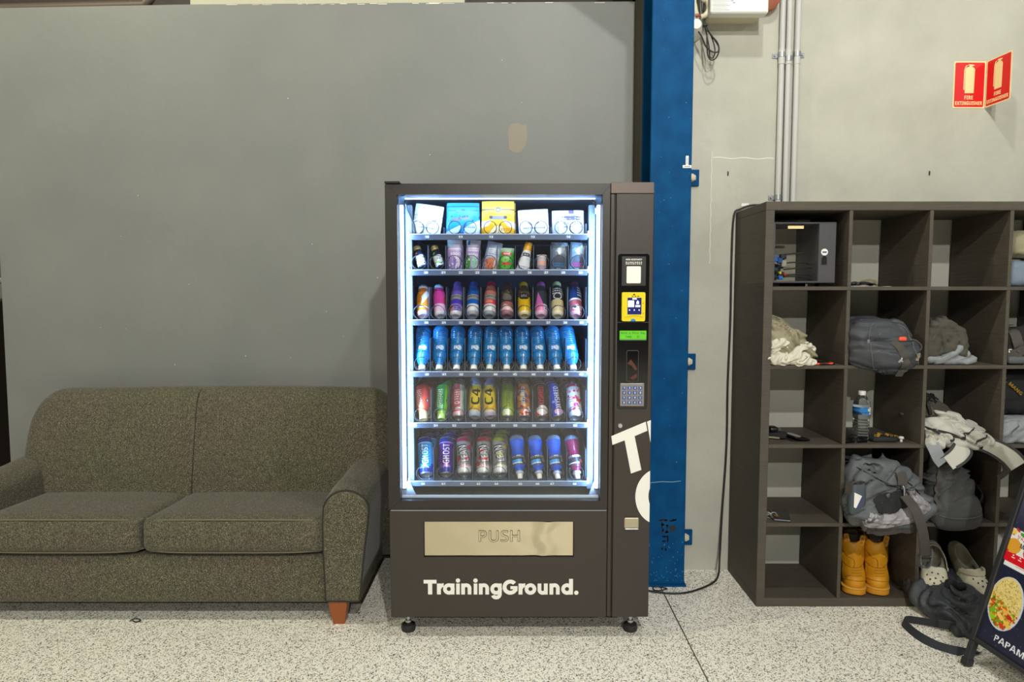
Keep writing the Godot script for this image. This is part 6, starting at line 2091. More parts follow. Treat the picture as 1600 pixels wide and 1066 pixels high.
	for q in [Vector3(-0.005, 0, 0), Vector3(0.005, 0, 0), Vector3(0, 0.006, 0)]:
		var pts := []
		for k in 10:
			pts.append(ep + q + Vector3(0.0036 * cos(TAU * k / 10), 0.0036 * sin(TAU * k / 10), 0.001))
		bm.tube(pts, 0.0009, 5, true)
	bm.box(ep + Vector3(0.004, 0.013, 0.001), Vector3(0.003, 0.008, 0.002))
	part("emblem", bm.mesh(), M.white_print, t, at)
	# rolled olive top with grey folds
	t = thing("rolled_clothes", "rolled olive top with pale grey folds below, third cube of the second row", "clothing", Vector3(1.96, 1.102, 0.27))
	f = func(p: Vector3) -> float:
		var q := Vector3(p.x + 0.012 * noise.get_noise_3d(p.x * 9, p.y * 9, p.z * 6), p.y + 0.01 * noise.get_noise_3d(p.x * 9 + 5, p.y * 9, p.z * 6), 0)
		var d := d_path(q, [Vector3(1.865, 1.115, 0), Vector3(1.862, 1.2, 0), Vector3(1.89, 1.272, 0), Vector3(1.95, 1.285, 0), Vector3(2.0, 1.255, 0), Vector3(2.018, 1.2, 0), Vector3(2.02, 1.15, 0)], 0.019)
		d = smin(d, d_path(q, [Vector3(1.895, 1.25, 0), Vector3(1.945, 1.25, 0), Vector3(1.972, 1.21, 0), Vector3(1.962, 1.16, 0)], 0.02), 0.012)
		d = smin(d, d_ell(q, Vector3(1.885, 1.17, 0), Vector3(0.038, 0.06, 1)), 0.008)
		d = smin(d, d_cap(q, Vector3(1.92, 1.235, 0), Vector3(1.945, 1.16, 0), 0.014, 0.012), 0.006)
		d -= crumple(p, Vector3(16, 16, 7), 0.010, 31.0)
		d = smax(d, absf(p.z - 0.26) - 0.125 - 0.02 * noise.get_noise_3d(p.x * 8, p.y * 8, 2.0), 0.03)
		return smax(d, -d_boards(p), 0.004)
	soft("olive_roll", f, Vector3(1.83, 1.09, 0.09), Vector3(2.07, 1.33, 0.44), 0.0075, M.olive_cloth, t)
	f = func(p: Vector3) -> float:
		var q := Vector3(p.x, p.y + 0.008 * noise.get_noise_3d(p.x * 8 + 5, p.y * 8, p.z * 6), 0)
		var d := d_path(q, [Vector3(1.87, 1.122, 0), Vector3(1.93, 1.125, 0), Vector3(1.975, 1.155, 0), Vector3(2.0, 1.178, 0)], 0.0135)
		d = minf(d, d_path(q, [Vector3(1.90, 1.114, 0), Vector3(1.98, 1.12, 0), Vector3(2.035, 1.148, 0)], 0.0125))
		d = minf(d, d_path(q, [Vector3(1.94, 1.112, 0), Vector3(2.02, 1.113, 0), Vector3(2.064, 1.125, 0)], 0.0125))
		d -= crumple(p, Vector3(20, 30, 10), 0.006, 37.0)
		d = smax(d, absf(p.z - 0.28) - 0.118 - 0.02 * noise.get_noise_3d(p.x * 8, p.y * 8, 7.0), 0.02)
		return smax(d, -d_boards(p), 0.003)
	soft("grey_folds", f, Vector3(1.84, 1.09, 0.12), Vector3(2.1, 1.21, 0.44), 0.0065, M.grey_cloth, t)
	# black bag with a grey strap in the fourth cube
	t = thing("strap_bag", "black bag with a broad grey strap, fourth cube of the second row", "bag", Vector3(2.34, 1.102, 0.25))
	f = func(p: Vector3) -> float:
		var d := d_box(p, Vector3(2.35, 1.175, 0.24), Vector3(0.15, 0.075, 0.15), 0.05) - crumple(p, Vector3(7, 12, 7), 0.012, 43.0)
		d = smin(d, d_cap(p, Vector3(2.22, 1.22, 0.36), Vector3(2.42, 1.28, 0.3), 0.02, 0.03), 0.03)
		return smax(d, -d_boards(p), 0.005)
	soft("shell", f, Vector3(2.18, 1.09, 0.06), Vector3(2.53, 1.33, 0.44), 0.011, M.black_cloth, t)
	at = -t.position
	part("strap", strapm(path_onto(f, [Vector3(2.235, 1.275, 0.7), Vector3(2.24, 1.225, 0.7), Vector3(2.246, 1.19, 0.7), Vector3(2.26, 1.17, 0.7)], fwd, 0.004), Vector3(1, 0.2, 0), 0.045, 0.004), M.webbing, t, at)
	part("strap", strapm(path_onto(f, [Vector3(2.205, 1.15, 0.7), Vector3(2.24, 1.155, 0.7), Vector3(2.3, 1.195, 0.7), Vector3(2.36, 1.23, 0.7)], fwd, 0.004), Vector3(-0.3, 1, 0), 0.04, 0.004), M.webbing, t, at)
	part("white_tag", boxm(onto(f, Vector3(2.215, 1.165, 0.7), fwd) + Vector3(0, 0, 0.006), Vector3(0.014, 0.016, 0.003), 0.001), M.white_print, t, at)
	part("lower_fold", pillow_at(Vector3(2.34, 1.124, 0.37), Vector3(0.27, 0.034, 0.07), 0.012, Vector3(0.002, 0.004, 0.004), 8), M.steel_nylon, t, at)

func third_row_things() -> void:
	var y := 0.7462
	var t := thing("wallet", "folded black wallet with a tan edge, third row left cube", "wallet", Vector3(1.235, y, 0.27), -0.5)
	part("cover", pillow_at(Vector3(0, 0.016, 0), Vector3(0.09, 0.02, 0.075), 0.006, Vector3(0, 0.004, 0), 8), M.black_cloth, t)
	part("tan_edge", boxm(Vector3(-0.012, 0.008, 0.038), Vector3(0.06, 0.008, 0.004), 0.001), M.beige_cloth, t)
	t = thing("key_fob", "black key fob on a ring resting on the wallet in the third row", "key fob", Vector3(1.215, y + 0.034, 0.27))
	part("fob", pillow_at(Vector3(0, 0.010, 0), Vector3(0.04, 0.02, 0.05), 0.008, Vector3(0.001, 0.002, 0.002), 8), M.black_plastic, t)
	part("ring", ringlet(Vector3(0.03, 0.01, 0.01), 0.012, Vector3(0.3, 1, 0.3).normalized(), 0.0012), M.steel, t)
	t = thing("dark_phone", "dark phone tilted against the wallet in the third row", "phone", Vector3(1.305, y, 0.29), 0.2)
	part("body", boxm(Vector3(0, 0.014, 0), Vector3(0.075, 0.009, 0.145), 0.003), M.black_plastic, t, Vector3.ZERO, Basis(Vector3.FORWARD, 0.18))
	part("screen", boxm(Vector3(0, 0.0188, 0), Vector3(0.068, 0.0008, 0.136)), M.black_gloss, t, Vector3.ZERO, Basis(Vector3.FORWARD, 0.18))
	part("stand", boxm(Vector3(-0.028, 0.0035, 0), Vector3(0.02, 0.007, 0.1), 0.002), M.black_rubber, t)
	# clear water bottle
	t = thing("water_bottle", "clear water bottle with a blue and white label standing in the third row", "water bottle", Vector3(1.607, y, 0.31))
	var wm := mat("water_clear", Color(0.97, 0.99, 1.0, 0.02), 0.02)
	wm.refraction_enabled = true
	wm.refraction_scale = 0.033
	var prof := [Vector2(0, 0.004), Vector2(0.02, 0.001), Vector2(0.031, 0.003), Vector2(0.0355, 0.012)]
	for k in 7:
		prof.append(Vector2(0.0335, 0.022 + k * 0.013))
		prof.append(Vector2(0.036, 0.0285 + k * 0.013))
	prof.append_array([Vector2(0.0375, 0.118), Vector2(0.0375, 0.160), Vector2(0.034, 0.176), Vector2(0.024, 0.197), Vector2(0.0135, 0.209), Vector2(0.0125, 0.214), Vector2(0, 0.214)])
	part("body", lathem(prof, 32), wm, t)
	part("label", lathem([Vector2(0.0381, 0.122), Vector2(0.0381, 0.155)], 32, 0.122, 0.155), printed(art(Color8(206, 214, 224), [["r", 30, 0, 44, 128, Color8(40, 120, 190)], ["b", 40, 110, 16, 40, Color8(20, 50, 80)], ["l", 44, 80, 46, 26, 1, 95, Color8(40, 60, 80)], ["r", 70, 20, 16, 44, Color8(232, 220, 180)]])), t)
	part("cap", lathem([Vector2(0, 0.209), Vector2(0.0155, 0.209), Vector2(0.0158, 0.226), Vector2(0.0145, 0.228), Vector2(0, 0.228)], 24), M.cap_white, t)
	t = thing("sunglasses", "black sunglasses lying in front of the clear water bottle", "sunglasses", Vector3(1.55, y, 0.355), 0.15)
	for s: float in [-1.0, 1.0]:
		part("lens", pillow_at(Vector3(s * 0.032, 0.013, 0.02), Vector3(0.05, 0.026, 0.006), 0.0025, Vector3(0, 0.004, 0.002), 8), M.black_gloss, t)
		part("temple", tubem(spline([Vector3(s * 0.06, 0.02, 0.018), Vector3(s * 0.06, 0.019, -0.05), Vector3(s * 0.055, 0.004, -0.1)], 5), 0.0025, 6), M.black_plastic, t)
	part("bridge", tubem([Vector3(-0.012, 0.02, 0.021), Vector3(0, 0.022, 0.021), Vector3(0.012, 0.02, 0.021)], 0.002, 6), M.black_plastic, t)
	t = thing("gold_chain", "gold chain with charms in a dark pouch right of the water bottle", "chain", Vector3(1.69, y, 0.33))
	part("pouch", pillow_at(Vector3(0, 0.011, 0), Vector3(0.11, 0.02, 0.08), 0.009, Vector3(0.002, 0.004, 0.002), 8), M.black_cloth, t)
	for k in 14:
		part("link", ringlet(Vector3(-0.035 + 0.008 * k, 0.036 - 0.0016 * absf(k - 5), 0.02 + 0.012 * sin(k * 1.4)), 0.0048, Vector3(sin(k * 2.0), 0.6, cos(k * 2.0)).normalized(), 0.0012, 10), M.gold, t)
	part("charm", pillow_at(Vector3(-0.028, 0.034, 0.03), Vector3(0.012, 0.02, 0.006), 0.002, Vector3.ZERO, 6), M.gold, t)
	solo("earbud", lathem([Vector2(0, 0), Vector2(0.006, 0), Vector2(0.0055, 0.012), Vector2(0.011, 0.015), Vector2(0.012, 0.02), Vector2(0.008, 0.024), Vector2(0, 0.025)], 16), M.cap_white, "small white earbud near the right end of the gold chain", "earbud", "", Vector3(1.772, y, 0.35))
	# pale jacket that hangs over the edge
	t = thing("jacket", "crumpled pale grey jacket with dark trim hanging over the third row edge", "clothing", Vector3(2.0, y, 0.3))
	var f := func(p: Vector3) -> float:
		var d := d_ell(p, Vector3(1.95, 0.80, 0.28), Vector3(0.11, 0.075, 0.15))
		d = smin(d, d_ell(p, Vector3(2.06, 0.775, 0.33), Vector3(0.085, 0.05, 0.115)), 0.06)
		d = smin(d, d_cap(p, Vector3(1.87, 0.765, 0.41), Vector3(2.13, 0.755, 0.42), 0.022, 0.018), 0.03)
		d = smin(d, d_cap(p, Vector3(2.02, 0.83, 0.3), Vector3(2.12, 0.765, 0.36), 0.03, 0.02), 0.03)
		d -= crumple(p.rotated(Vector3.BACK, 0.5), Vector3(5, 12, 6), 0.024, 53.0) - 0.008
		return smax(d, -d_boards(p), 0.004)
	soft("body", f, Vector3(1.82, 0.72, 0.08), Vector3(2.19, 0.93, 0.5), 0.008, M.pale_grey_cloth, t)
	var f2 := func(p: Vector3) -> float:
		var d := d_ell(p, Vector3(1.9, 0.875, 0.24), Vector3(0.075, 0.07, 0.1))
		d = smin(d, d_cap(p, Vector3(1.93, 0.915, 0.28), Vector3(2.06, 0.825, 0.29), 0.03, 0.02), 0.03)
		d -= crumple(p.rotated(Vector3.BACK, 0.6), Vector3(8, 18, 9), 0.014, 57.0)
		return smax(d, -d_boards(p), 0.004)
	soft("collar", f2, Vector3(1.8, 0.78, 0.1), Vector3(2.12, 0.98, 0.38), 0.009, M.olive_cloth, t)
	var fwd := Vector3(0, -0.45, -1).normalized()
	var at := -t.position
	for q in [[Vector3(1.852, 0.82, 0.7), Vector3(1.87, 0.815, 0.7), Vector3(1.89, 0.80, 0.7)], [Vector3(1.885, 0.812, 0.7), Vector3(1.925, 0.805, 0.7), Vector3(1.972, 0.787, 0.7)], [Vector3(1.985, 0.782, 0.7), Vector3(2.005, 0.805, 0.7), Vector3(2.037, 0.826, 0.7)], [Vector3(1.935, 0.77, 0.7), Vector3(1.96, 0.784, 0.7), Vector3(1.994, 0.781, 0.7)], [Vector3(2.037, 0.762, 0.7), Vector3(2.07, 0.784, 0.7), Vector3(2.105, 0.788, 0.7)]]:
		part("dark_stripe", strapm(path_onto(f, q, Vector3(0, 0, -1), 0.002), Vector3(0, 0.8, 0.5), 0.011, 0.003), M.dark_trim, t, at)
	# the two flaps over the edge, each a pale band with dark trim
	var flaps := [[[Vector3(1.995, 0.752, 0.425), Vector3(1.985, 0.735, 0.45), Vector3(1.955, 0.705, 0.462), Vector3(1.915, 0.678, 0.462)], Vector3(0.75, -0.45, 0.25)], [[Vector3(2.10, 0.752, 0.425), Vector3(2.135, 0.738, 0.452), Vector3(2.18, 0.705, 0.47), Vector3(2.215, 0.665, 0.475)], Vector3(0.7, 0.55, 0.2)]]
	for q in flaps:
		var pts := spline(q[0], 6)
		part("flap", strapm(pts, q[1], 0.07, 0.007), M.pale_grey_cloth, t, at)
		for s: float in [-1.0, 1.0]:
			var ed := []
			for p in pts:
				ed.append(p + (q[1] as Vector3).normalized() * 0.038 * s + Vector3(0, 0, 0.001))
			part("dark_edge", strapm(ed, q[1], 0.011, 0.009), M.dark_trim, t, at)
	part("grey_inside", strapm(spline([Vector3(1.862, 0.757, 0.43), Vector3(1.865, 0.73, 0.452), Vector3(1.878, 0.7, 0.455), Vector3(1.9, 0.672, 0.455)], 6), Vector3(1, 0.35, 0), 0.055, 0.005), M.grey_cloth, t, at)
	part("hanging_tab", strapm(spline([Vector3(2.175, 0.70, 0.44), Vector3(2.185, 0.66, 0.445), Vector3(2.19, 0.63, 0.44), Vector3(2.165, 0.6, 0.43)], 5), Vector3(1, 0.2, 0), 0.034, 0.004), M.webbing, t, at)
	# black lead on top of it
	t = thing("charger_cable", "tangled thin black cable lying on the pale grey jacket", "cable", Vector3(1.9, 0.88, 0.36))
	var g := func(p: Vector3) -> float: return minf(f.call(p), f2.call(p))
	at = -t.position
	var down := Vector3(0, -0.8, -1).normalized()
	var rr := RandomNumberGenerator.new()
	rr.seed = 15
	for k in 3:
		var pts := []
		for j in 14:
			pts.append(Vector3(1.905 + rr.randf_range(-0.055, 0.06), 1.21 + rr.randf_range(-0.06, 0.06), 0.62))
		part("loop", tubem(path_onto(g, pts, down, 0.003, 5), 0.0022, 6), M.cord_black, t, at)
	part("bundle", tubem(path_onto(g, [Vector3(1.875, 1.2, 0.62), Vector3(1.885, 1.16, 0.62), Vector3(1.89, 1.12, 0.62), Vector3(1.9, 1.085, 0.62)], down, 0.005), 0.008, 8), M.cord_black, t, at)
	# fourth cube: black bag with gold letters over grey clothes
	t = thing("grey_clothes", "folded grey clothes in the fourth cube of the third row", "clothing", Vector3(2.34, y, 0.26))
	f = func(p: Vector3) -> float:
		var d := d_box(p, Vector3(2.34, 0.795, 0.25), Vector3(0.16, 0.055, 0.15), 0.035) - crumple(p.rotated(Vector3.BACK, -0.3), Vector3(6, 17, 6), 0.018, 61.0) + 0.006
		return smax(d, -d_boards(p), 0.004)
	soft("folds", f, Vector3(2.18, 0.73, 0.07), Vector3(2.52, 0.88, 0.44), 0.009, M.grey_cloth, t)
	t = thing("black_bag", "black bag with slanted gold letters on the grey clothes, third row", "bag", Vector3(2.35, 0.862, 0.2))
	f = func(p: Vector3) -> float:
		return smax(d_box(p, Vector3(2.35, 0.965, 0.2), Vector3(0.155, 0.1, 0.1), 0.04) - crumple(p, Vector3(6, 9, 6), 0.01, 67.0), -d_boards(p), 0.004)
	soft("shell", f, Vector3(2.18, 0.84, 0.06), Vector3(2.53, 1.085, 0.34), 0.012, M.black_cloth, t)
	var lp := onto(f, Vector3(2.295, 1.01, 0.6), Vector3(0, 0, -1))
	part("gold_lettering", text_fit("J.L. MANG", 0.13, 0.02, 0.002, "bold", null, Transform3D(Basis(Vector3.BACK, -0.72), Vector3(2.285, 1.0, lp.z + 0.006))).mesh(), M.gold, t, -t.position)

func fourth_row_things() -> void:
	var y := 0.3872
	var t := thing("key_bunch", "bunch of keys with a brass key, left cube of the fourth row", "keys", Vector3(1.185, y, 0.33))
	part("ring", ringlet(Vector3(0, 0.012, 0), 0.016, Vector3(0.2, 0.8, 0.6).normalized(), 0.0014), M.steel, t)
	part("ring", ringlet(Vector3(0.022, 0.014, 0.008), 0.013, Vector3(-0.3, 0.6, 0.7).normalized(), 0.0014), M.steel, t)
	for k in 4:
		var b := MB.new()
		b.prism(PackedVector2Array([Vector2(-0.003, 0), Vector2(0.003, 0), Vector2(0.003, 0.03), Vector2(0.009, 0.033), Vector2(0.011, 0.043), Vector2(0.006, 0.052), Vector2(-0.006, 0.052), Vector2(-0.011, 0.043), Vector2(-0.009, 0.033), Vector2(-0.003, 0.03), Vector2(-0.005, 0.02), Vector2(-0.003, 0.016), Vector2(-0.005, 0.01)]), -0.001, 0.001)
		part("key", b.mesh(), M.gold if k == 0 else M.steel, t, [Vector3(0.055, 0.003, 0.045), Vector3(-0.02, 0.004, 0.03), Vector3(0.01, 0.006, 0.03), Vector3(-0.04, 0.004, 0.0)][k], Basis(UP, [0.6, -0.4, 0.1, -1.4][k]) * Basis(Vector3.RIGHT, -1.35))
	part("fob", pillow_at(Vector3(-0.03, 0.01, -0.02), Vector3(0.03, 0.016, 0.045), 0.006, Vector3.ZERO, 6), M.black_plastic, t)
	t = thing("phone", "black phone lying flat beside the keys in the fourth row", "phone", Vector3(1.245, y, 0.32), -0.28)
	part("body", boxm(Vector3(0, 0.0045, 0), Vector3(0.076, 0.009, 0.15), 0.0035), mat("phone_edge", Color8(60, 62, 66), 0.3, 0.4), t)
	part("screen", boxm(Vector3(0, 0.0093, 0), Vector3(0.069, 0.0008, 0.142)), M.black_gloss, t)
	# large grey holdall
	t = thing("holdall", "large grey holdall bulging out of the fourth row above the yellow boots", "bag", Vector3(1.65, y, 0.32))
	var f := func(p: Vector3) -> float:
		var q := (p - Vector3(1.655, 0.52, 0.30)).rotated(Vector3.BACK, 0.10)
		var d := d_box(q, Vector3.ZERO, Vector3(0.158, 0.108, 0.175), 0.06)
		d = smin(d, d_ell(p, Vector3(1.655, 0.45, 0.435), Vector3(0.165, 0.08, 0.10)), 0.04)
		d = smin(d, d_cap(p, Vector3(1.55, 0.645, 0.38), Vector3(1.72, 0.64, 0.40), 0.028, 0.024), 0.02)
		d = smin(d, d_cap(p, Vector3(1.615, 0.66, 0.36), Vector3(1.63, 0.685, 0.36), 0.02, 0.008), 0.02)
		d = smin(d, d_cap(p, Vector3(1.675, 0.655, 0.37), Vector3(1.682, 0.69, 0.37), 0.02, 0.006), 0.02)
		d = smin(d, d_cap(p, Vector3(1.70, 0.63, 0.42), Vector3(1.83, 0.48, 0.46), 0.03, 0.03), 0.03)
		# hollow of the open front
		d = smax(d, -d_ell(p, Vector3(1.665, 0.505, 0.56), Vector3(0.085, 0.062, 0.075)), 0.03)
		d -= crumple(p.rotated(Vector3.BACK, -0.5), Vector3(4.5, 11, 6), 0.017, 71.0) - 0.004
		return smax(d, -d_boards(p), 0.006)
	soft("shell", f, Vector3(1.45, 0.33, 0.07), Vector3(1.90, 0.73, 0.60), 0.0095, M.steel_nylon, t)
	var at := -t.position
	var fwd := Vector3(0, 0, -1)
	# crumpled shiny lining that shows along the open edge
	var outer := path_onto(f, [Vector3(1.525, 0.43, 0.7), Vector3(1.55, 0.405, 0.7), Vector3(1.61, 0.405, 0.7), Vector3(1.68, 0.42, 0.7), Vector3(1.76, 0.445, 0.7), Vector3(1.825, 0.485, 0.7), Vector3(1.80, 0.525, 0.7), Vector3(1.755, 0.565, 0.7)], fwd, 0.006)
	var inner := path_onto(f, [Vector3(1.555, 0.47, 0.7), Vector3(1.585, 0.468, 0.7), Vector3(1.625, 0.47, 0.7), Vector3(1.67, 0.475, 0.7), Vector3(1.715, 0.49, 0.7), Vector3(1.735, 0.505, 0.7), Vector3(1.725, 0.53, 0.7), Vector3(1.72, 0.56, 0.7)], fwd, 0.003)
	part("lining", drape(outer, inner, 14, 0.016, 30.0, 5.0, Vector3(0, 0, 0.016)), M.silver_lining, t, at)
	var mouth_up := path_onto(f, [Vector3(1.575, 0.525, 0.7), Vector3(1.61, 0.548, 0.7), Vector3(1.65, 0.552, 0.7), Vector3(1.69, 0.562, 0.7), Vector3(1.725, 0.57, 0.7)], fwd, 0.011)
	var mouth_low := path_onto(f, [Vector3(1.585, 0.475, 0.7), Vector3(1.62, 0.468, 0.7), Vector3(1.66, 0.472, 0.7), Vector3(1.70, 0.485, 0.7), Vector3(1.735, 0.51, 0.7)], fwd, 0.011)
	part("mouth_shade", drape(mouth_up, mouth_low, 8, 0.006, 22.0, 8.0), M.black_cloth, t, at)  # black sheet across the mouth stands for the shade inside the bag
	var edge := path_onto(f, [Vector3(1.56, 0.385, 0.7), Vector3(1.61, 0.378, 0.7), Vector3(1.66, 0.385, 0.7), Vector3(1.72, 0.40, 0.7), Vector3(1.77, 0.418, 0.7)], fwd, 0.004)
	part("hem", strapm(edge, Vector3(0.1, 1, 0.2), 0.036, 0.004), M.webbing, t, at)
	part("zip", tubem(path_onto(f, [Vector3(1.54, 0.645, 0.7), Vector3(1.6, 0.61, 0.7), Vector3(1.66, 0.58, 0.7), Vector3(1.7, 0.565, 0.7)], fwd), 0.0025, 6), M.black_plastic, t, at)
	part("zip", tubem(path_onto(f, [Vector3(1.68, 0.635, 0.7), Vector3(1.74, 0.59, 0.7), Vector3(1.79, 0.54, 0.7)], fwd), 0.0025, 6), M.black_plastic, t, at)
	# side pocket with a white card
	var pp := onto(f, Vector3(1.515, 0.52, 0.7), fwd)
	var pk := part("side_pocket", pillow_at(pp, Vector3(0.07, 0.14, 0.04), 0.018, Vector3(0.002, 0.004, 0.006), 10), mat("pocket_blue", Color8(72, 80, 88), 0.6), t, at)
	var b := MB.new()
	b.prism(PackedVector2Array([Vector2(-0.014, 0.036), Vector2(0.02, 0.02), Vector2(-0.004, -0.034), Vector2(-0.014, -0.03)]), 0.0, 0.002)
	part("white_card", b.mesh(), M.white_print, pk, pp + Vector3(-0.012, 0.0, 0.027))
	b = MB.new()
	b.prism(PackedVector2Array([Vector2(0.02, 0.02), Vector2(0.025, 0.019), Vector2(0.001, -0.036), Vector2(-0.004, -0.034)]), 0.0, 0.002)
	part("blue_edge", b.mesh(), mat("card_blue", Color8(50, 60, 150), 0.5), pk, pp + Vector3(-0.012, 0.0, 0.027))
	part("pocket_strap", strapm(spline([pp + Vector3(-0.04, 0.02, 0.0), pp + Vector3(-0.038, 0.07, 0.015), pp + Vector3(-0.01, 0.085, 0.03), pp + Vector3(0.012, 0.078, 0.03)], 6), Vector3(0.4, 0.4, 0.9), 0.03, 0.004), M.webbing, t, at)
	# shoulder strap with its hook, hanging in front of the lower cube
	var hk := onto(f, Vector3(1.70, 0.60, 0.7), fwd)
	part("strap_anchor", strapm([hk + Vector3(-0.005, 0.04, 0.002), hk + Vector3(0, 0.02, 0.008), hk + Vector3(0.0, -0.012, 0.012)], Vector3.RIGHT, 0.042, 0.006), M.webbing, t, at)
	part("hook", tubem(spline([hk + Vector3(0.0, -0.014, 0.014), hk + Vector3(0.004, -0.03, 0.02), hk + Vector3(0.004, -0.055, 0.022), hk + Vector3(0.012, -0.062, 0.02), hk + Vector3(0.014, -0.048, 0.02)], 5), 0.004, 8), M.galvanised, t, at)
	var z0: float = onto(f, Vector3(1.74, 0.43, 0.9), fwd).z + 0.034
	part("shoulder_strap", strapm(spline([hk + Vector3(0.006, -0.058, 0.022), Vector3(1.716, 0.50, z0 + 0.004), Vector3(1.742, 0.42, z0 + 0.012), Vector3(1.762, 0.35, z0), Vector3(1.778, 0.29, z0 - 0.02), Vector3(1.782, 0.265, z0 - 0.022)], 6), Vector3(1, 0.2, 0), 0.042, 0.004), M.webbing, t, at)
	part("strap_end", strapm(spline([Vector3(1.758, 0.295, z0 - 0.028), Vector3(1.756, 0.258, z0 - 0.022), Vector3(1.776, 0.240, z0 - 0.018), Vector3(1.796, 0.252, z0 - 0.02), Vector3(1.806, 0.29, z0 - 0.03), Vector3(1.81, 0.32, z0 - 0.035)], 6), Vector3(0, 0.25, 1), 0.03, 0.004), M.steel_nylon, t, at)
	part("slider", boxm(Vector3(1.779, 0.287, z0 - 0.016), Vector3(0.05, 0.01, 0.01), 0.003), M.black_plastic, t, at)
	# drawstring tote
	t = thing("tote_bag", "slouching dark grey drawstring tote in the third cube of the fourth row", "bag", Vector3(2.0, y, 0.34))
	f = func(p: Vector3) -> float:
		var q := Vector3(p.x, p.y, 0.34 + (p.z - 0.34) * 1.15)
		var d := d_cap(q, Vector3(2.005, 0.452, 0.345), Vector3(1.985, 0.60, 0.32), 0.112, 0.062)
		d = smin(d, d_box(p, Vector3(2.0, 0.412, 0.35), Vector3(0.108, 0.05, 0.10), 0.045), 0.05)
		d = smin(d, d_cap(p, Vector3(1.96, 0.632, 0.33), Vector3(2.0, 0.664, 0.34), 0.026, 0.006), 0.03)
		d = smin(d, d_cap(p, Vector3(1.94, 0.60, 0.33), Vector3(2.055, 0.59, 0.34), 0.03, 0.02), 0.05)
		d -= crumple(p.rotated(Vector3.BACK, -0.35), Vector3(5, 14, 6), 0.018, 83.0) * smoothstep(0.40, 0.52, p.y)
		return smax(d, -d_boards(p), 0.006)
	soft("shell", f, Vector3(1.86, 0.33, 0.14), Vector3(2.16, 0.70, 0.52), 0.0085, M.tote_cloth, t)
	at = -t.position
	part("seam", tubem(path_onto(f, [Vector3(1.905, 0.432, 0.8), Vector3(1.96, 0.424, 0.8), Vector3(2.03, 0.425, 0.8), Vector3(2.095, 0.44, 0.8)], fwd, 0.0008), 0.002, 6), M.steel_nylon, t, at)
	part("strap", strapm(path_onto(f, [Vector3(1.945, 0.665, 0.8), Vector3(1.935, 0.6, 0.8), Vector3(1.925, 0.53, 0.8), Vector3(1.905, 0.46, 0.8), Vector3(1.892, 0.425, 0.8)], fwd, 0.003), Vector3(1, 0.2, 0), 0.024, 0.003), M.webbing, t, at)
	part("drawstring", tubem(spline([Vector3(2.07, 0.58, 0.3), Vector3(2.12, 0.555, 0.33), Vector3(2.145, 0.51, 0.36), Vector3(2.13, 0.475, 0.37), Vector3(2.105, 0.465, 0.36)], 6), 0.005, 8), M.black_cloth, t, at)
	solo("glove", pillow_at(Vector3(0, 0.02, 0), Vector3(0.05, 0.04, 0.09), 0.015, Vector3(0.002, 0.004, 0.004), 8), M.pale_grey_cloth, "pale object at the back of the fourth cube of the fourth row", "cloth", "", Vector3(2.27, y + 0.0005, 0.14))

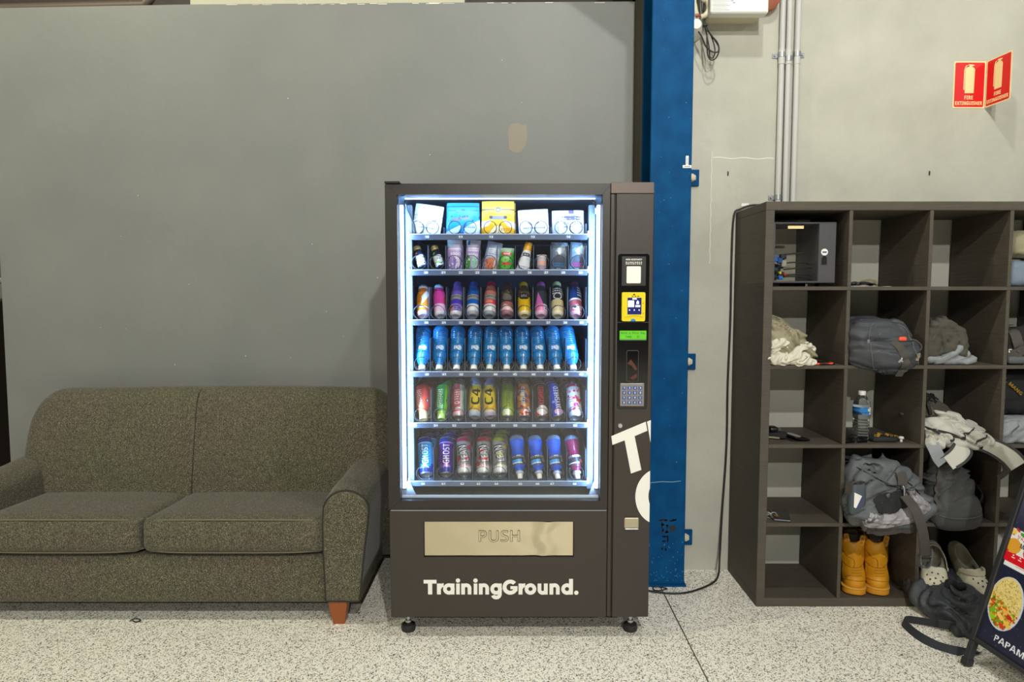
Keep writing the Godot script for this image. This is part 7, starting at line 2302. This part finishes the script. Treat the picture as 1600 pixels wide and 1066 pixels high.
func fifth_row_things() -> void:
	var y := 0.0392
	var yellow := mat("boot_leather", Color8(208, 142, 16), 0.55)
	yellow.normal_enabled = true
	yellow.normal_texture = M.weave_tex
	yellow.normal_scale = 0.15
	triplanar(yellow, 4.0, false)
	mat("boot_sole", Color8(204, 136, 18), 0.6)
	mat("boot_welt", Color8(206, 152, 52), 0.6)
	mat("boot_inside", Color8(44, 34, 22), 0.8)
	mat("boot_line", Color8(150, 92, 10), 0.6)
	var ub := func(p: Vector3) -> float:
		var d := d_ell(p, Vector3(0, 0.052, 0.19), Vector3(0.048, 0.046, 0.078))
		d = smin(d, d_ell(p, Vector3(0, 0.055, 0.05), Vector3(0.043, 0.05, 0.08)), 0.04)
		d = smin(d, d_cap(p, Vector3(0, 0.075, 0.16), Vector3(0, 0.12, 0.085), 0.042, 0.046), 0.03)
		d = smin(d, d_cap(p, Vector3(0, 0.11, 0.055), Vector3(0, 0.24, 0.04), 0.05, 0.056), 0.03)
		d = smax(d, -d_cap(p, Vector3(0, 0.16, 0.045), Vector3(0, 0.30, 0.035), 0.041, 0.05), 0.006)
		# collar dips towards the front
		d = smax(d, (p.y - 0.205 + 0.35 * (p.z - 0.045) - 1.2 * p.x * p.x * 8.0) * 0.8, 0.006)
		d -= 0.0022 * maxf(0.0, sin((p.y + p.z * 0.5) * 190.0)) * smoothstep(0.09, 0.12, p.z) * (1.0 - smoothstep(0.17, 0.2, p.z))
		return smax(d, 0.022 - p.y, 0.003)
	var um := net(ub, Vector3(-0.07, 0.012, -0.045), Vector3(0.07, 0.255, 0.285), 0.0055)
	var sb := func(p: Vector3) -> float:
		var q := Vector3(p.x * (1.0 + 0.25 * smoothstep(0.10, 0.02, absf(p.z - 0.09)) * 0.6), 0, p.z)
		var d := d_box(q, Vector3(0, 0, 0.12), Vector3(0.0495, 1, 0.15), 0.048)
		return smax(d, absf(p.y - 0.0155) - 0.0125, 0.004)
	var sm := net(sb, Vector3(-0.07, -0.004, -0.05), Vector3(0.07, 0.036, 0.29), 0.005)
	var wb := func(p: Vector3) -> float:
		var d := d_box(Vector3(p.x, 0, p.z), Vector3(0, 0, 0.12), Vector3(0.0515, 1, 0.152), 0.05)
		return smax(d, absf(p.y - 0.031) - 0.004, 0.002)
	var wm := net(wb, Vector3(-0.07, 0.02, -0.05), Vector3(0.07, 0.042, 0.29), 0.004)
	for k in 2:
		var t := thing("work_boot", ["left one of the two yellow work boots in the bottom row", "right one of the two yellow work boots in the bottom row"][k], "boot", Vector3([1.655, 1.768][k], y, [0.162, 0.168][k]), [-0.38, -0.42][k], "yellow work boots")
		t.scale = Vector3(1.04, 1.04, 0.9)
		part("upper", um, yellow, t)
		part("sole", sm, M.boot_sole, t)
		part("welt", wm, M.boot_welt, t)
		part("inner", lathem([Vector2(0.04, 0.165), Vector2(0.0455, 0.225)], 24), M.boot_inside, t, Vector3(0, 0, 0.04), Basis())
		part("footbed", boxm(Vector3(0, 0.17, 0.045), Vector3(0.07, 0.01, 0.07), 0.004), M.boot_inside, t)
		var b := MB.new()
		b.prism(PackedVector2Array([Vector2(-0.02, 0.0), Vector2(0.02, 0.0), Vector2(0.026, 0.07), Vector2(0.016, 0.08), Vector2(-0.016, 0.08), Vector2(-0.026, 0.07)]), -0.004, 0.004)
		part("tongue", b.mesh(), M.boot_inside, t, Vector3(-0.004, 0.165, 0.082), Basis(Vector3.RIGHT, -0.15))
		for s: float in [-1.0, 1.0]:
			if k == 1 and s < 0:
				continue
			b = MB.new()
			b.prism(rounded_rect(-0.011, 0.011, 0, 0.052, 0.008), -0.002, 0.002)
			var e := part("eyelet_flap", b.mesh(), yellow, t, Vector3(s * 0.022 + (0.004 if s < 0 else 0.012), 0.175, 0.088), Basis(Vector3.BACK, -s * 0.2))
			for j in 2:
				part("eyelet", ringlet(Vector3(0, 0.016 + j * 0.02, 0.0022), 0.003, Vector3.BACK, 0.0012, 12), M.boot_line, e)
		part("pull_tab", pillow_at(Vector3(0.022, 0.138, 0.118), Vector3(0.032, 0.016, 0.012), 0.005, Vector3.ZERO, 6), yellow, t)
		part("stitch_line", tubem(path_onto(ub, [Vector3(-0.05, 0.155, 0.5), Vector3(-0.02, 0.135, 0.5), Vector3(0.0, 0.13, 0.5), Vector3(0.004, 0.115, 0.5), Vector3(0.0, 0.105, 0.5)], Vector3(0, 0, -1), 0.0004), 0.0012, 5), M.boot_line, t)
		part("stitch_line", tubem(path_onto(ub, [Vector3(-0.046, 0.11, 0.5), Vector3(-0.02, 0.105, 0.5), Vector3(0.02, 0.105, 0.5), Vector3(0.046, 0.11, 0.5)], Vector3(0, 0, -1), 0.0004), 0.0012, 5), M.boot_line, t)
		part("stitch_line", tubem(path_onto(ub, [Vector3(-0.044, 0.06, 0.5), Vector3(-0.02, 0.066, 0.5), Vector3(0.02, 0.066, 0.5), Vector3(0.044, 0.06, 0.5)], Vector3(0, 0, -1), 0.0004), 0.0012, 5), M.boot_line, t)
		for j in 4:
			var h := 0.082 + j * 0.0075
			part("vamp_line", tubem(path_onto(ub, [Vector3(-0.012, h, 0.5), Vector3(0.008, h + 0.001, 0.5), Vector3(0.03, h, 0.5)], Vector3(0, 0, -1), 0.0003, 4), 0.0011, 5), M.boot_line, t)
		if k == 0:
			b = MB.new()
			var o := onto(ub, Vector3(-0.022, 0.078, 0.5), Vector3(0, 0, -1))
			var pts := []
			for j in 16:
				pts.append(o + Vector3(0.011 * cos(TAU * j / 16), 0.006 * sin(TAU * j / 16), 0.002))
			b.tube(pts, 0.0014, 5, true)
			b.box(o + Vector3(0, 0, 0.001), Vector3(0.014, 0.004, 0.003), 0.001)
			part("brand_patch", b.mesh(), M.boot_line, t)
	# black jacket spilling from the third cube on to the floor
	var t := thing("black_jacket", "black padded jacket spilling out of the bottom row on to the floor", "clothing", Vector3(1.95, 0, 0.5))
	var f := func(p: Vector3) -> float:
		var d := d_ell(p, Vector3(1.935, 0.065, 0.44), Vector3(0.125, 0.075, 0.17))
		d = smin(d, d_ell(p, Vector3(2.03, 0.085, 0.33), Vector3(0.09, 0.06, 0.13)), 0.06)
		d = smin(d, d_ell(p, Vector3(1.90, 0.08, 0.31), Vector3(0.065, 0.06, 0.11)), 0.05)
		d = smin(d, d_cap(p, Vector3(1.87, 0.05, 0.55), Vector3(1.89, 0.02, 0.68), 0.05, 0.03), 0.05)
		d = smin(d, d_cap(p, Vector3(1.99, 0.07, 0.56), Vector3(1.93, 0.03, 0.70), 0.055, 0.03), 0.03)
		d = smin(d, d_path(p, [Vector3(1.895, 0.10, 0.47), Vector3(1.915, 0.128, 0.50), Vector3(1.965, 0.125, 0.51), Vector3(1.985, 0.095, 0.51)], 0.02), 0.012)
		d = smax(d, -d_ell(p, Vector3(1.945, 0.092, 0.54), Vector3(0.034, 0.02, 0.05)), 0.012)
		d -= crumple(p.rotated(UP, 0.6), Vector3(8, 4, 4.5), 0.024, 91.0) - 0.006
		d = smax(d, -d_boards(p), 0.004)
		return smax(d, 0.001 - p.y, 0.004)
	soft("shell", f, Vector3(1.76, -0.01, 0.16), Vector3(2.15, 0.23, 0.78), 0.009, M.charcoal_nylon, t)
	part("dark_collar", tubem(path_onto(f, [Vector3(1.90, 0.6, 0.505), Vector3(1.92, 0.6, 0.515), Vector3(1.95, 0.6, 0.52), Vector3(1.975, 0.6, 0.518)], Vector3(0, -1, 0), 0.0), 0.016, 8), M.black_cloth, t, -t.position)
	# strap of the jacket on the floor
	t = thing("belt_strap", "broad black strap lying in a loop on the terrazzo before the cube shelf", "strap", Vector3(1.74, 0, 0.68))
	var pts := spline([Vector3(1.855, 0.03, 0.655), Vector3(1.80, 0.026, 0.622), Vector3(1.74, 0.024, 0.592), Vector3(1.695, 0.024, 0.578), Vector3(1.672, 0.02, 0.592), Vector3(1.666, 0.019, 0.63), Vector3(1.672, 0.014, 0.70), Vector3(1.70, 0.012, 0.765), Vector3(1.745, 0.014, 0.81), Vector3(1.80, 0.006, 0.82), Vector3(1.84, 0.004, 0.80)], 6)
	var side := []
	for k in pts.size():
		var w := float(k) / pts.size()
		side.append(Vector3(0.1, 1, 0.35).lerp(Vector3(0.6, 0.45, -0.6), smoothstep(0.45, 0.75, w)).lerp(Vector3(0.4, 0.05, 1), smoothstep(0.75, 1.0, w)))
	part("band", strapm(pts, side, 0.036, 0.0035), mat("strap_navy", Color8(36, 40, 46), 0.7), t, -t.position)
	part("patch", strapm([Vector3(1.851, 0.031, 0.6565), Vector3(1.826, 0.030, 0.642), Vector3(1.80, 0.0275, 0.6265)], Vector3(0.1, 1, 0.35), 0.037, 0.0075), M.dark_trim, t, -t.position)
	# two clogs on top of the jacket
	var cream := mat("clog_cream", Color8(214, 206, 182), 0.6)
	var taupe := mat("clog_taupe", Color8(112, 106, 90), 0.6)
	var body := func(p: Vector3) -> float:
		var wd := 0.046 + 0.008 * smoothstep(-0.02, 0.06, p.z)
		var d := d_ell(p, Vector3(0, 0.03, 0.055), Vector3(0.054, 0.052, 0.085))
		d = smin(d, d_ell(p, Vector3(0, 0.028, -0.06), Vector3(0.042, 0.045, 0.075)), 0.05)
		d = smax(d, -p.y - 0.0, 0.008)
		# foot opening
		d = smax(d, -d_ell(p, Vector3(0, 0.075, -0.045), Vector3(0.033, 0.06, 0.062)), 0.008)
		d = smax(d, -d_ell(p, Vector3(0, 0.038, 0.04), Vector3(0.038, 0.026, 0.07)), 0.006)
		return d + 0.0 * wd
	var toe := func(p: Vector3) -> float: return smax(body.call(p), 0.018 - p.z - 0.25 * absf(p.x), 0.002)
	var heel := func(p: Vector3) -> float: return smax(body.call(p), p.z - 0.0175 + 0.25 * absf(p.x), 0.002)
	var tm := net(toe, Vector3(-0.065, -0.008, -0.02), Vector3(0.065, 0.09, 0.148), 0.0045)
	var hm := net(heel, Vector3(-0.06, -0.008, -0.14), Vector3(0.06, 0.09, 0.03), 0.0045)
	for k in 2:
		t = thing("clog", ["cream clog with its grey heel strap up, left of the pair on the black jacket", "cream clog with its strap folded forward, right of the pair on the black jacket"][k], "clog", [Vector3(1.932, 0.15, 0.365), Vector3(2.062, 0.15, 0.38)][k], 0.0, "cream clogs")
		t.basis = Basis(UP, [-0.45, 0.12][k]) * Basis(Vector3.RIGHT, [0.78, 0.80][k])
		part("toe_shell", tm, cream, t)
		part("heel_shell", hm, taupe, t)
		var arc := []
		for j in 17:
			var w := PI * j / 16.0
			if k == 0:
				arc.append(Vector3(cos(w) * 0.05, 0.05 + sin(w) * 0.03, 0.01 - sin(w) * 0.10))
			else:
				arc.append(Vector3(cos(w) * 0.05, 0.055 + sin(w) * 0.035, 0.01 + sin(w) * 0.035))
		part("heel_strap", strapm(arc, Vector3(0, 0.75, 0.65) if k == 0 else Vector3(0, -0.6, 0.8), 0.02, 0.005), taupe if k == 0 else cream, t)
		for s: float in [-1.0, 1.0]:
			part("rivet", lathem([Vector2(0, 0), Vector2(0.008, 0), Vector2(0.008, 0.003), Vector2(0, 0.004)], 14), cream, t, Vector3(s * 0.052, 0.05, 0.01), Basis(Vector3.BACK, -s * PI / 2))
		for q in [[-0.03, 0.06], [-0.012, 0.05], [0.01, 0.052], [0.028, 0.062], [-0.02, 0.08], [0.0, 0.074], [0.02, 0.082], [-0.006, 0.096]]:
			var o := onto(toe, Vector3(q[0], 0.2, q[1]), Vector3(0, -1, 0))
			part("hole", lathem([Vector2(0, 0), Vector2(0.0042, 0), Vector2(0.0042, 0.0006), Vector2(0, 0.0006)], 12), M.black_rubber, t, o, Basis(Vector3.RIGHT, 0.35))
		for q in [-0.026, 0.024]:
			var o := onto(toe, Vector3(q, 0.024, 0.3), Vector3(0, 0, -1))
			part("hole", boxm(Vector3.ZERO, Vector3(0.016, 0.012, 0.003), 0.001), M.black_rubber, t, o, Basis(UP, q * 12.0))
	# rounded white thing in the fourth cube, half behind the sign
	t = thing("helmet", "white rounded helmet in the bottom row, half hidden behind the sign frame", "helmet", Vector3(2.30, y, 0.26))
	f = func(p: Vector3) -> float:
		var d := d_ell(p, Vector3(2.305, 0.21, 0.27), Vector3(0.095, 0.125, 0.12))
		d = smax(d, -d_ell(p, Vector3(2.35, 0.18, 0.40), Vector3(0.07, 0.06, 0.06)), 0.01)
		return smax(d, 0.09 - p.y, 0.01)
	soft("shell", f, Vector3(2.19, 0.07, 0.13), Vector3(2.42, 0.35, 0.42), 0.01, M.cap_white, t)
	part("padding", boxm(Vector3(0, 0.028, 0.0), Vector3(0.15, 0.056, 0.16), 0.015), M.black_cloth, t)
	part("visor", pillow_at(Vector3(0.05, 0.14, 0.11), Vector3(0.1, 0.09, 0.03), 0.012, Vector3.ZERO, 8), M.blue_grey_cloth, t)

func build_floor_things() -> void:
	solo("wire_scrap", tubem(spline([Vector3(-1.655, 0.004, 0.555), Vector3(-1.64, 0.012, 0.55), Vector3(-1.62, 0.008, 0.545), Vector3(-1.61, 0.005, 0.553), Vector3(-1.625, 0.004, 0.562), Vector3(-1.64, 0.006, 0.556)], 5), 0.0025, 6), M.black_rubber, "small scrap of black wire on the floor under the front of the sofa", "wire")
	# folding pavement sign at the right edge
	var t := thing("pavement_sign", "black folding pavement sign with food pictures at the right edge", "sign", Vector3(1.728, 0, 0.89))
	var a := Vector3(0.2195, -0.1022, 0.9702).normalized()
	var bb := Vector3(0.2259, 0.9728, 0.0514).normalized()
	var n := a.cross(bb).normalized()
	var bs := Basis(a, bb, n)
	# everything below lies in the leaning plane: x along the foot rail, y up the frame, z outwards
	var w := 0.46
	var fm := mat("frame_black", Color8(40, 40, 42), 0.45)
	var fr := part("front_frame", span(0.0, 0.020, 0.11, 1.15, -0.018, 0.012, 0.003), fm, t, Vector3.ZERO, bs)
	part("stile", span(w - 0.02, w, 0.11, 1.15, -0.018, 0.012, 0.003), fm, fr)
	part("rail", span(0.0201, w - 0.0201, 0.11, 0.128, -0.018, 0.012, 0.003), fm, fr)
	part("rail", span(0.0201, w - 0.0201, 1.13, 1.15, -0.018, 0.012, 0.003), fm, fr)
	for x in [0.0, w - 0.022]:
		var lg := part("leg", span(x, x + 0.022, 0.03, 0.1095, -0.018, 0.010, 0.002), fm, t, Vector3.ZERO, bs)
		part("rubber_foot", span(x - 0.003, x + 0.026, 0.006, 0.036, -0.021, 0.014, 0.003), M.black_rubber, lg)
	# poster
	var W := 216
	var H := 512
	var im := img_new(W, H, Color8(30, 32, 48))
	var k := 512.0     # pixels per metre; x from the left stile, y down from 1.128
	var px := func(u: float) -> float: return (u - 0.02) * k
	var py := func(v: float) -> float: return (1.13 - v) * k
	for y in H:
		var g := clampf((300.0 - y) / 200.0, 0.0, 1.0)
		im.fill_rect(Rect2i(0, y, W, 1), Color8(34, 36, 58).lerp(Color8(150, 148, 160), g))
	var r := RandomNumberGenerator.new()
	r.seed = 3
	for i in 300:
		img_blob(im, r.randf() * W, r.randf_range(180, 512), 0.7, 0.7, Color8(120, 124, 150))
	for i in 14:
		img_blob(im, r.randf() * W, r.randf_range(40, 230), r.randf_range(8, 26), r.randf_range(4, 12), Color8(140, 138, 150), r.randf() * PI)
	# product card: white with vegetables, red strip, white strip
	img_rect(im, px.call(0.02), py.call(0.572), 150, 46, Color8(236, 236, 234))
	for i in 60:
		var cx: float = px.call(0.02) + r.randf() * 150
		var cy: float = py.call(0.572) + (r.randf() * 10 if r.randf() < 0.6 else 30 + r.randf() * 16)
		img_blob(im, cx, cy, r.randf_range(2, 7), r.randf_range(2, 5), [Color8(226, 150, 50), Color8(196, 60, 30), Color8(80, 150, 50), Color8(240, 200, 90), Color8(206, 40, 40)][r.randi() % 5], r.randf() * PI)
	img_blob(im, px.call(0.04), py.call(0.51), 14, 14, Color8(226, 160, 50))
	img_text(im, "Papa", px.call(0.066), py.call(0.545), 22, 9, Color8(200, 40, 50), -0.1, "serif")
	img_text(im, "MACROS", px.call(0.105), py.call(0.52), 44, 10, Color8(40, 44, 60), 0.0)
	img_rect(im, px.call(0.02), py.call(0.482), 150, 18, Color8(220, 22, 34))
	img_rect(im, px.call(0.026), py.call(0.447), 150, 9, Color8(236, 236, 236))
	for i in 3:
		img_rect(im, px.call(0.045 + i * 0.026), py.call(0.470), 7, 2, Color8(250, 230, 230))
		img_blob(im, px.call(0.05 + i * 0.026), py.call(0.477), 1.6, 1.6, Color8(250, 230, 230))
	img_rect(im, px.call(0.07), py.call(0.442), 24, 1, Color8(150, 150, 154))
	# bowl of rice with chicken and greens
	var bx: float = px.call(0.078)
	var by: float = py.call(0.299)
	img_blob(im, bx, by, 33, 52, Color8(206, 212, 226))
	img_blob(im, bx - 1, by - 1, 30, 49, Color8(230, 206, 130))
	for i in 700:
		var u := r.randf_range(-1, 1)
		var v := r.randf_range(-1, 1)
		if u * u + v * v > 0.95:
			continue
		var c: Color = [Color8(236, 206, 120), Color8(246, 226, 160), Color8(210, 170, 80), Color8(150, 140, 60)][r.randi() % 4]
		if v > 0.05 + 0.2 * u:
			c = [Color8(236, 160, 50), Color8(214, 60, 24), Color8(110, 170, 30), Color8(246, 196, 90), Color8(196, 90, 20), Color8(70, 130, 20)][r.randi() % 6]
			img_blob(im, bx + u * 29, by + v * 48, r.randf_range(1.5, 4), r.randf_range(1, 2.6), c, r.randf() * PI)
		else:
			img_blob(im, bx + u * 29, by + v * 48, 1.6, 0.8, c, r.randf() * PI)
	for q in [[-16, 34, 6, 5, Color8(150, 200, 20)], [-19, 22, 5, 6, Color8(120, 180, 30)], [-2, 26, 9, 4, Color8(250, 206, 110)], [14, 34, 10, 4, Color8(246, 190, 80)], [4, 14, 7, 4, Color8(244, 180, 70)], [14, 20, 6, 4, Color8(206, 40, 20)], [6, 42, 7, 4, Color8(220, 60, 30)]]:
		img_blob(im, bx + q[0], by + q[1], q[2], q[3], q[4], 0.5)
	img_text(im, "PAPAMACROS", px.call(0.195), py.call(0.166), 118, 12.5, Color8(240, 240, 244), 0.0)
	var pm := printed(im, 0.3)
	var b := MB.new()
	spanb(b, 0.0201, w - 0.0201, 0.1285, 1.1295, -0.010, -0.0005)
	var pn := part("board", b.mesh(), M.black_plastic, fr)
	b = MB.new()
	b.quad(Vector3(0.0202, 0.13, 0.0005), Vector3(0.0202 + W / k, 0.13, 0.0005), Vector3(0.0202 + W / k, 1.13, 0.0005), Vector3(0.0202, 1.13, 0.0005))
	part("poster", b.mesh(), pm, pn)
	# rear leg frame, splayed the other way
	var top := bs * Vector3(0, 1.14, -0.03)
	var foot := Vector3(0.62, 0.0, -0.02)
	for x in [0.01, w - 0.01]:
		var o: Vector3 = bs * Vector3(x, 0, 0)
		o.y = 0.0
		part("rear_leg", tubem([foot + o, top + o], 0.011, 8), fm, t)
	part("rear_board", strapm([foot.lerp(top, 0.12) + (bs * Vector3(w / 2, 0, 0)) * Vector3(1, 0, 1), foot.lerp(top, 0.97) + (bs * Vector3(w / 2, 0, 0)) * Vector3(1, 0, 1)], a, w - 0.03, 0.006), M.black_plastic, t)
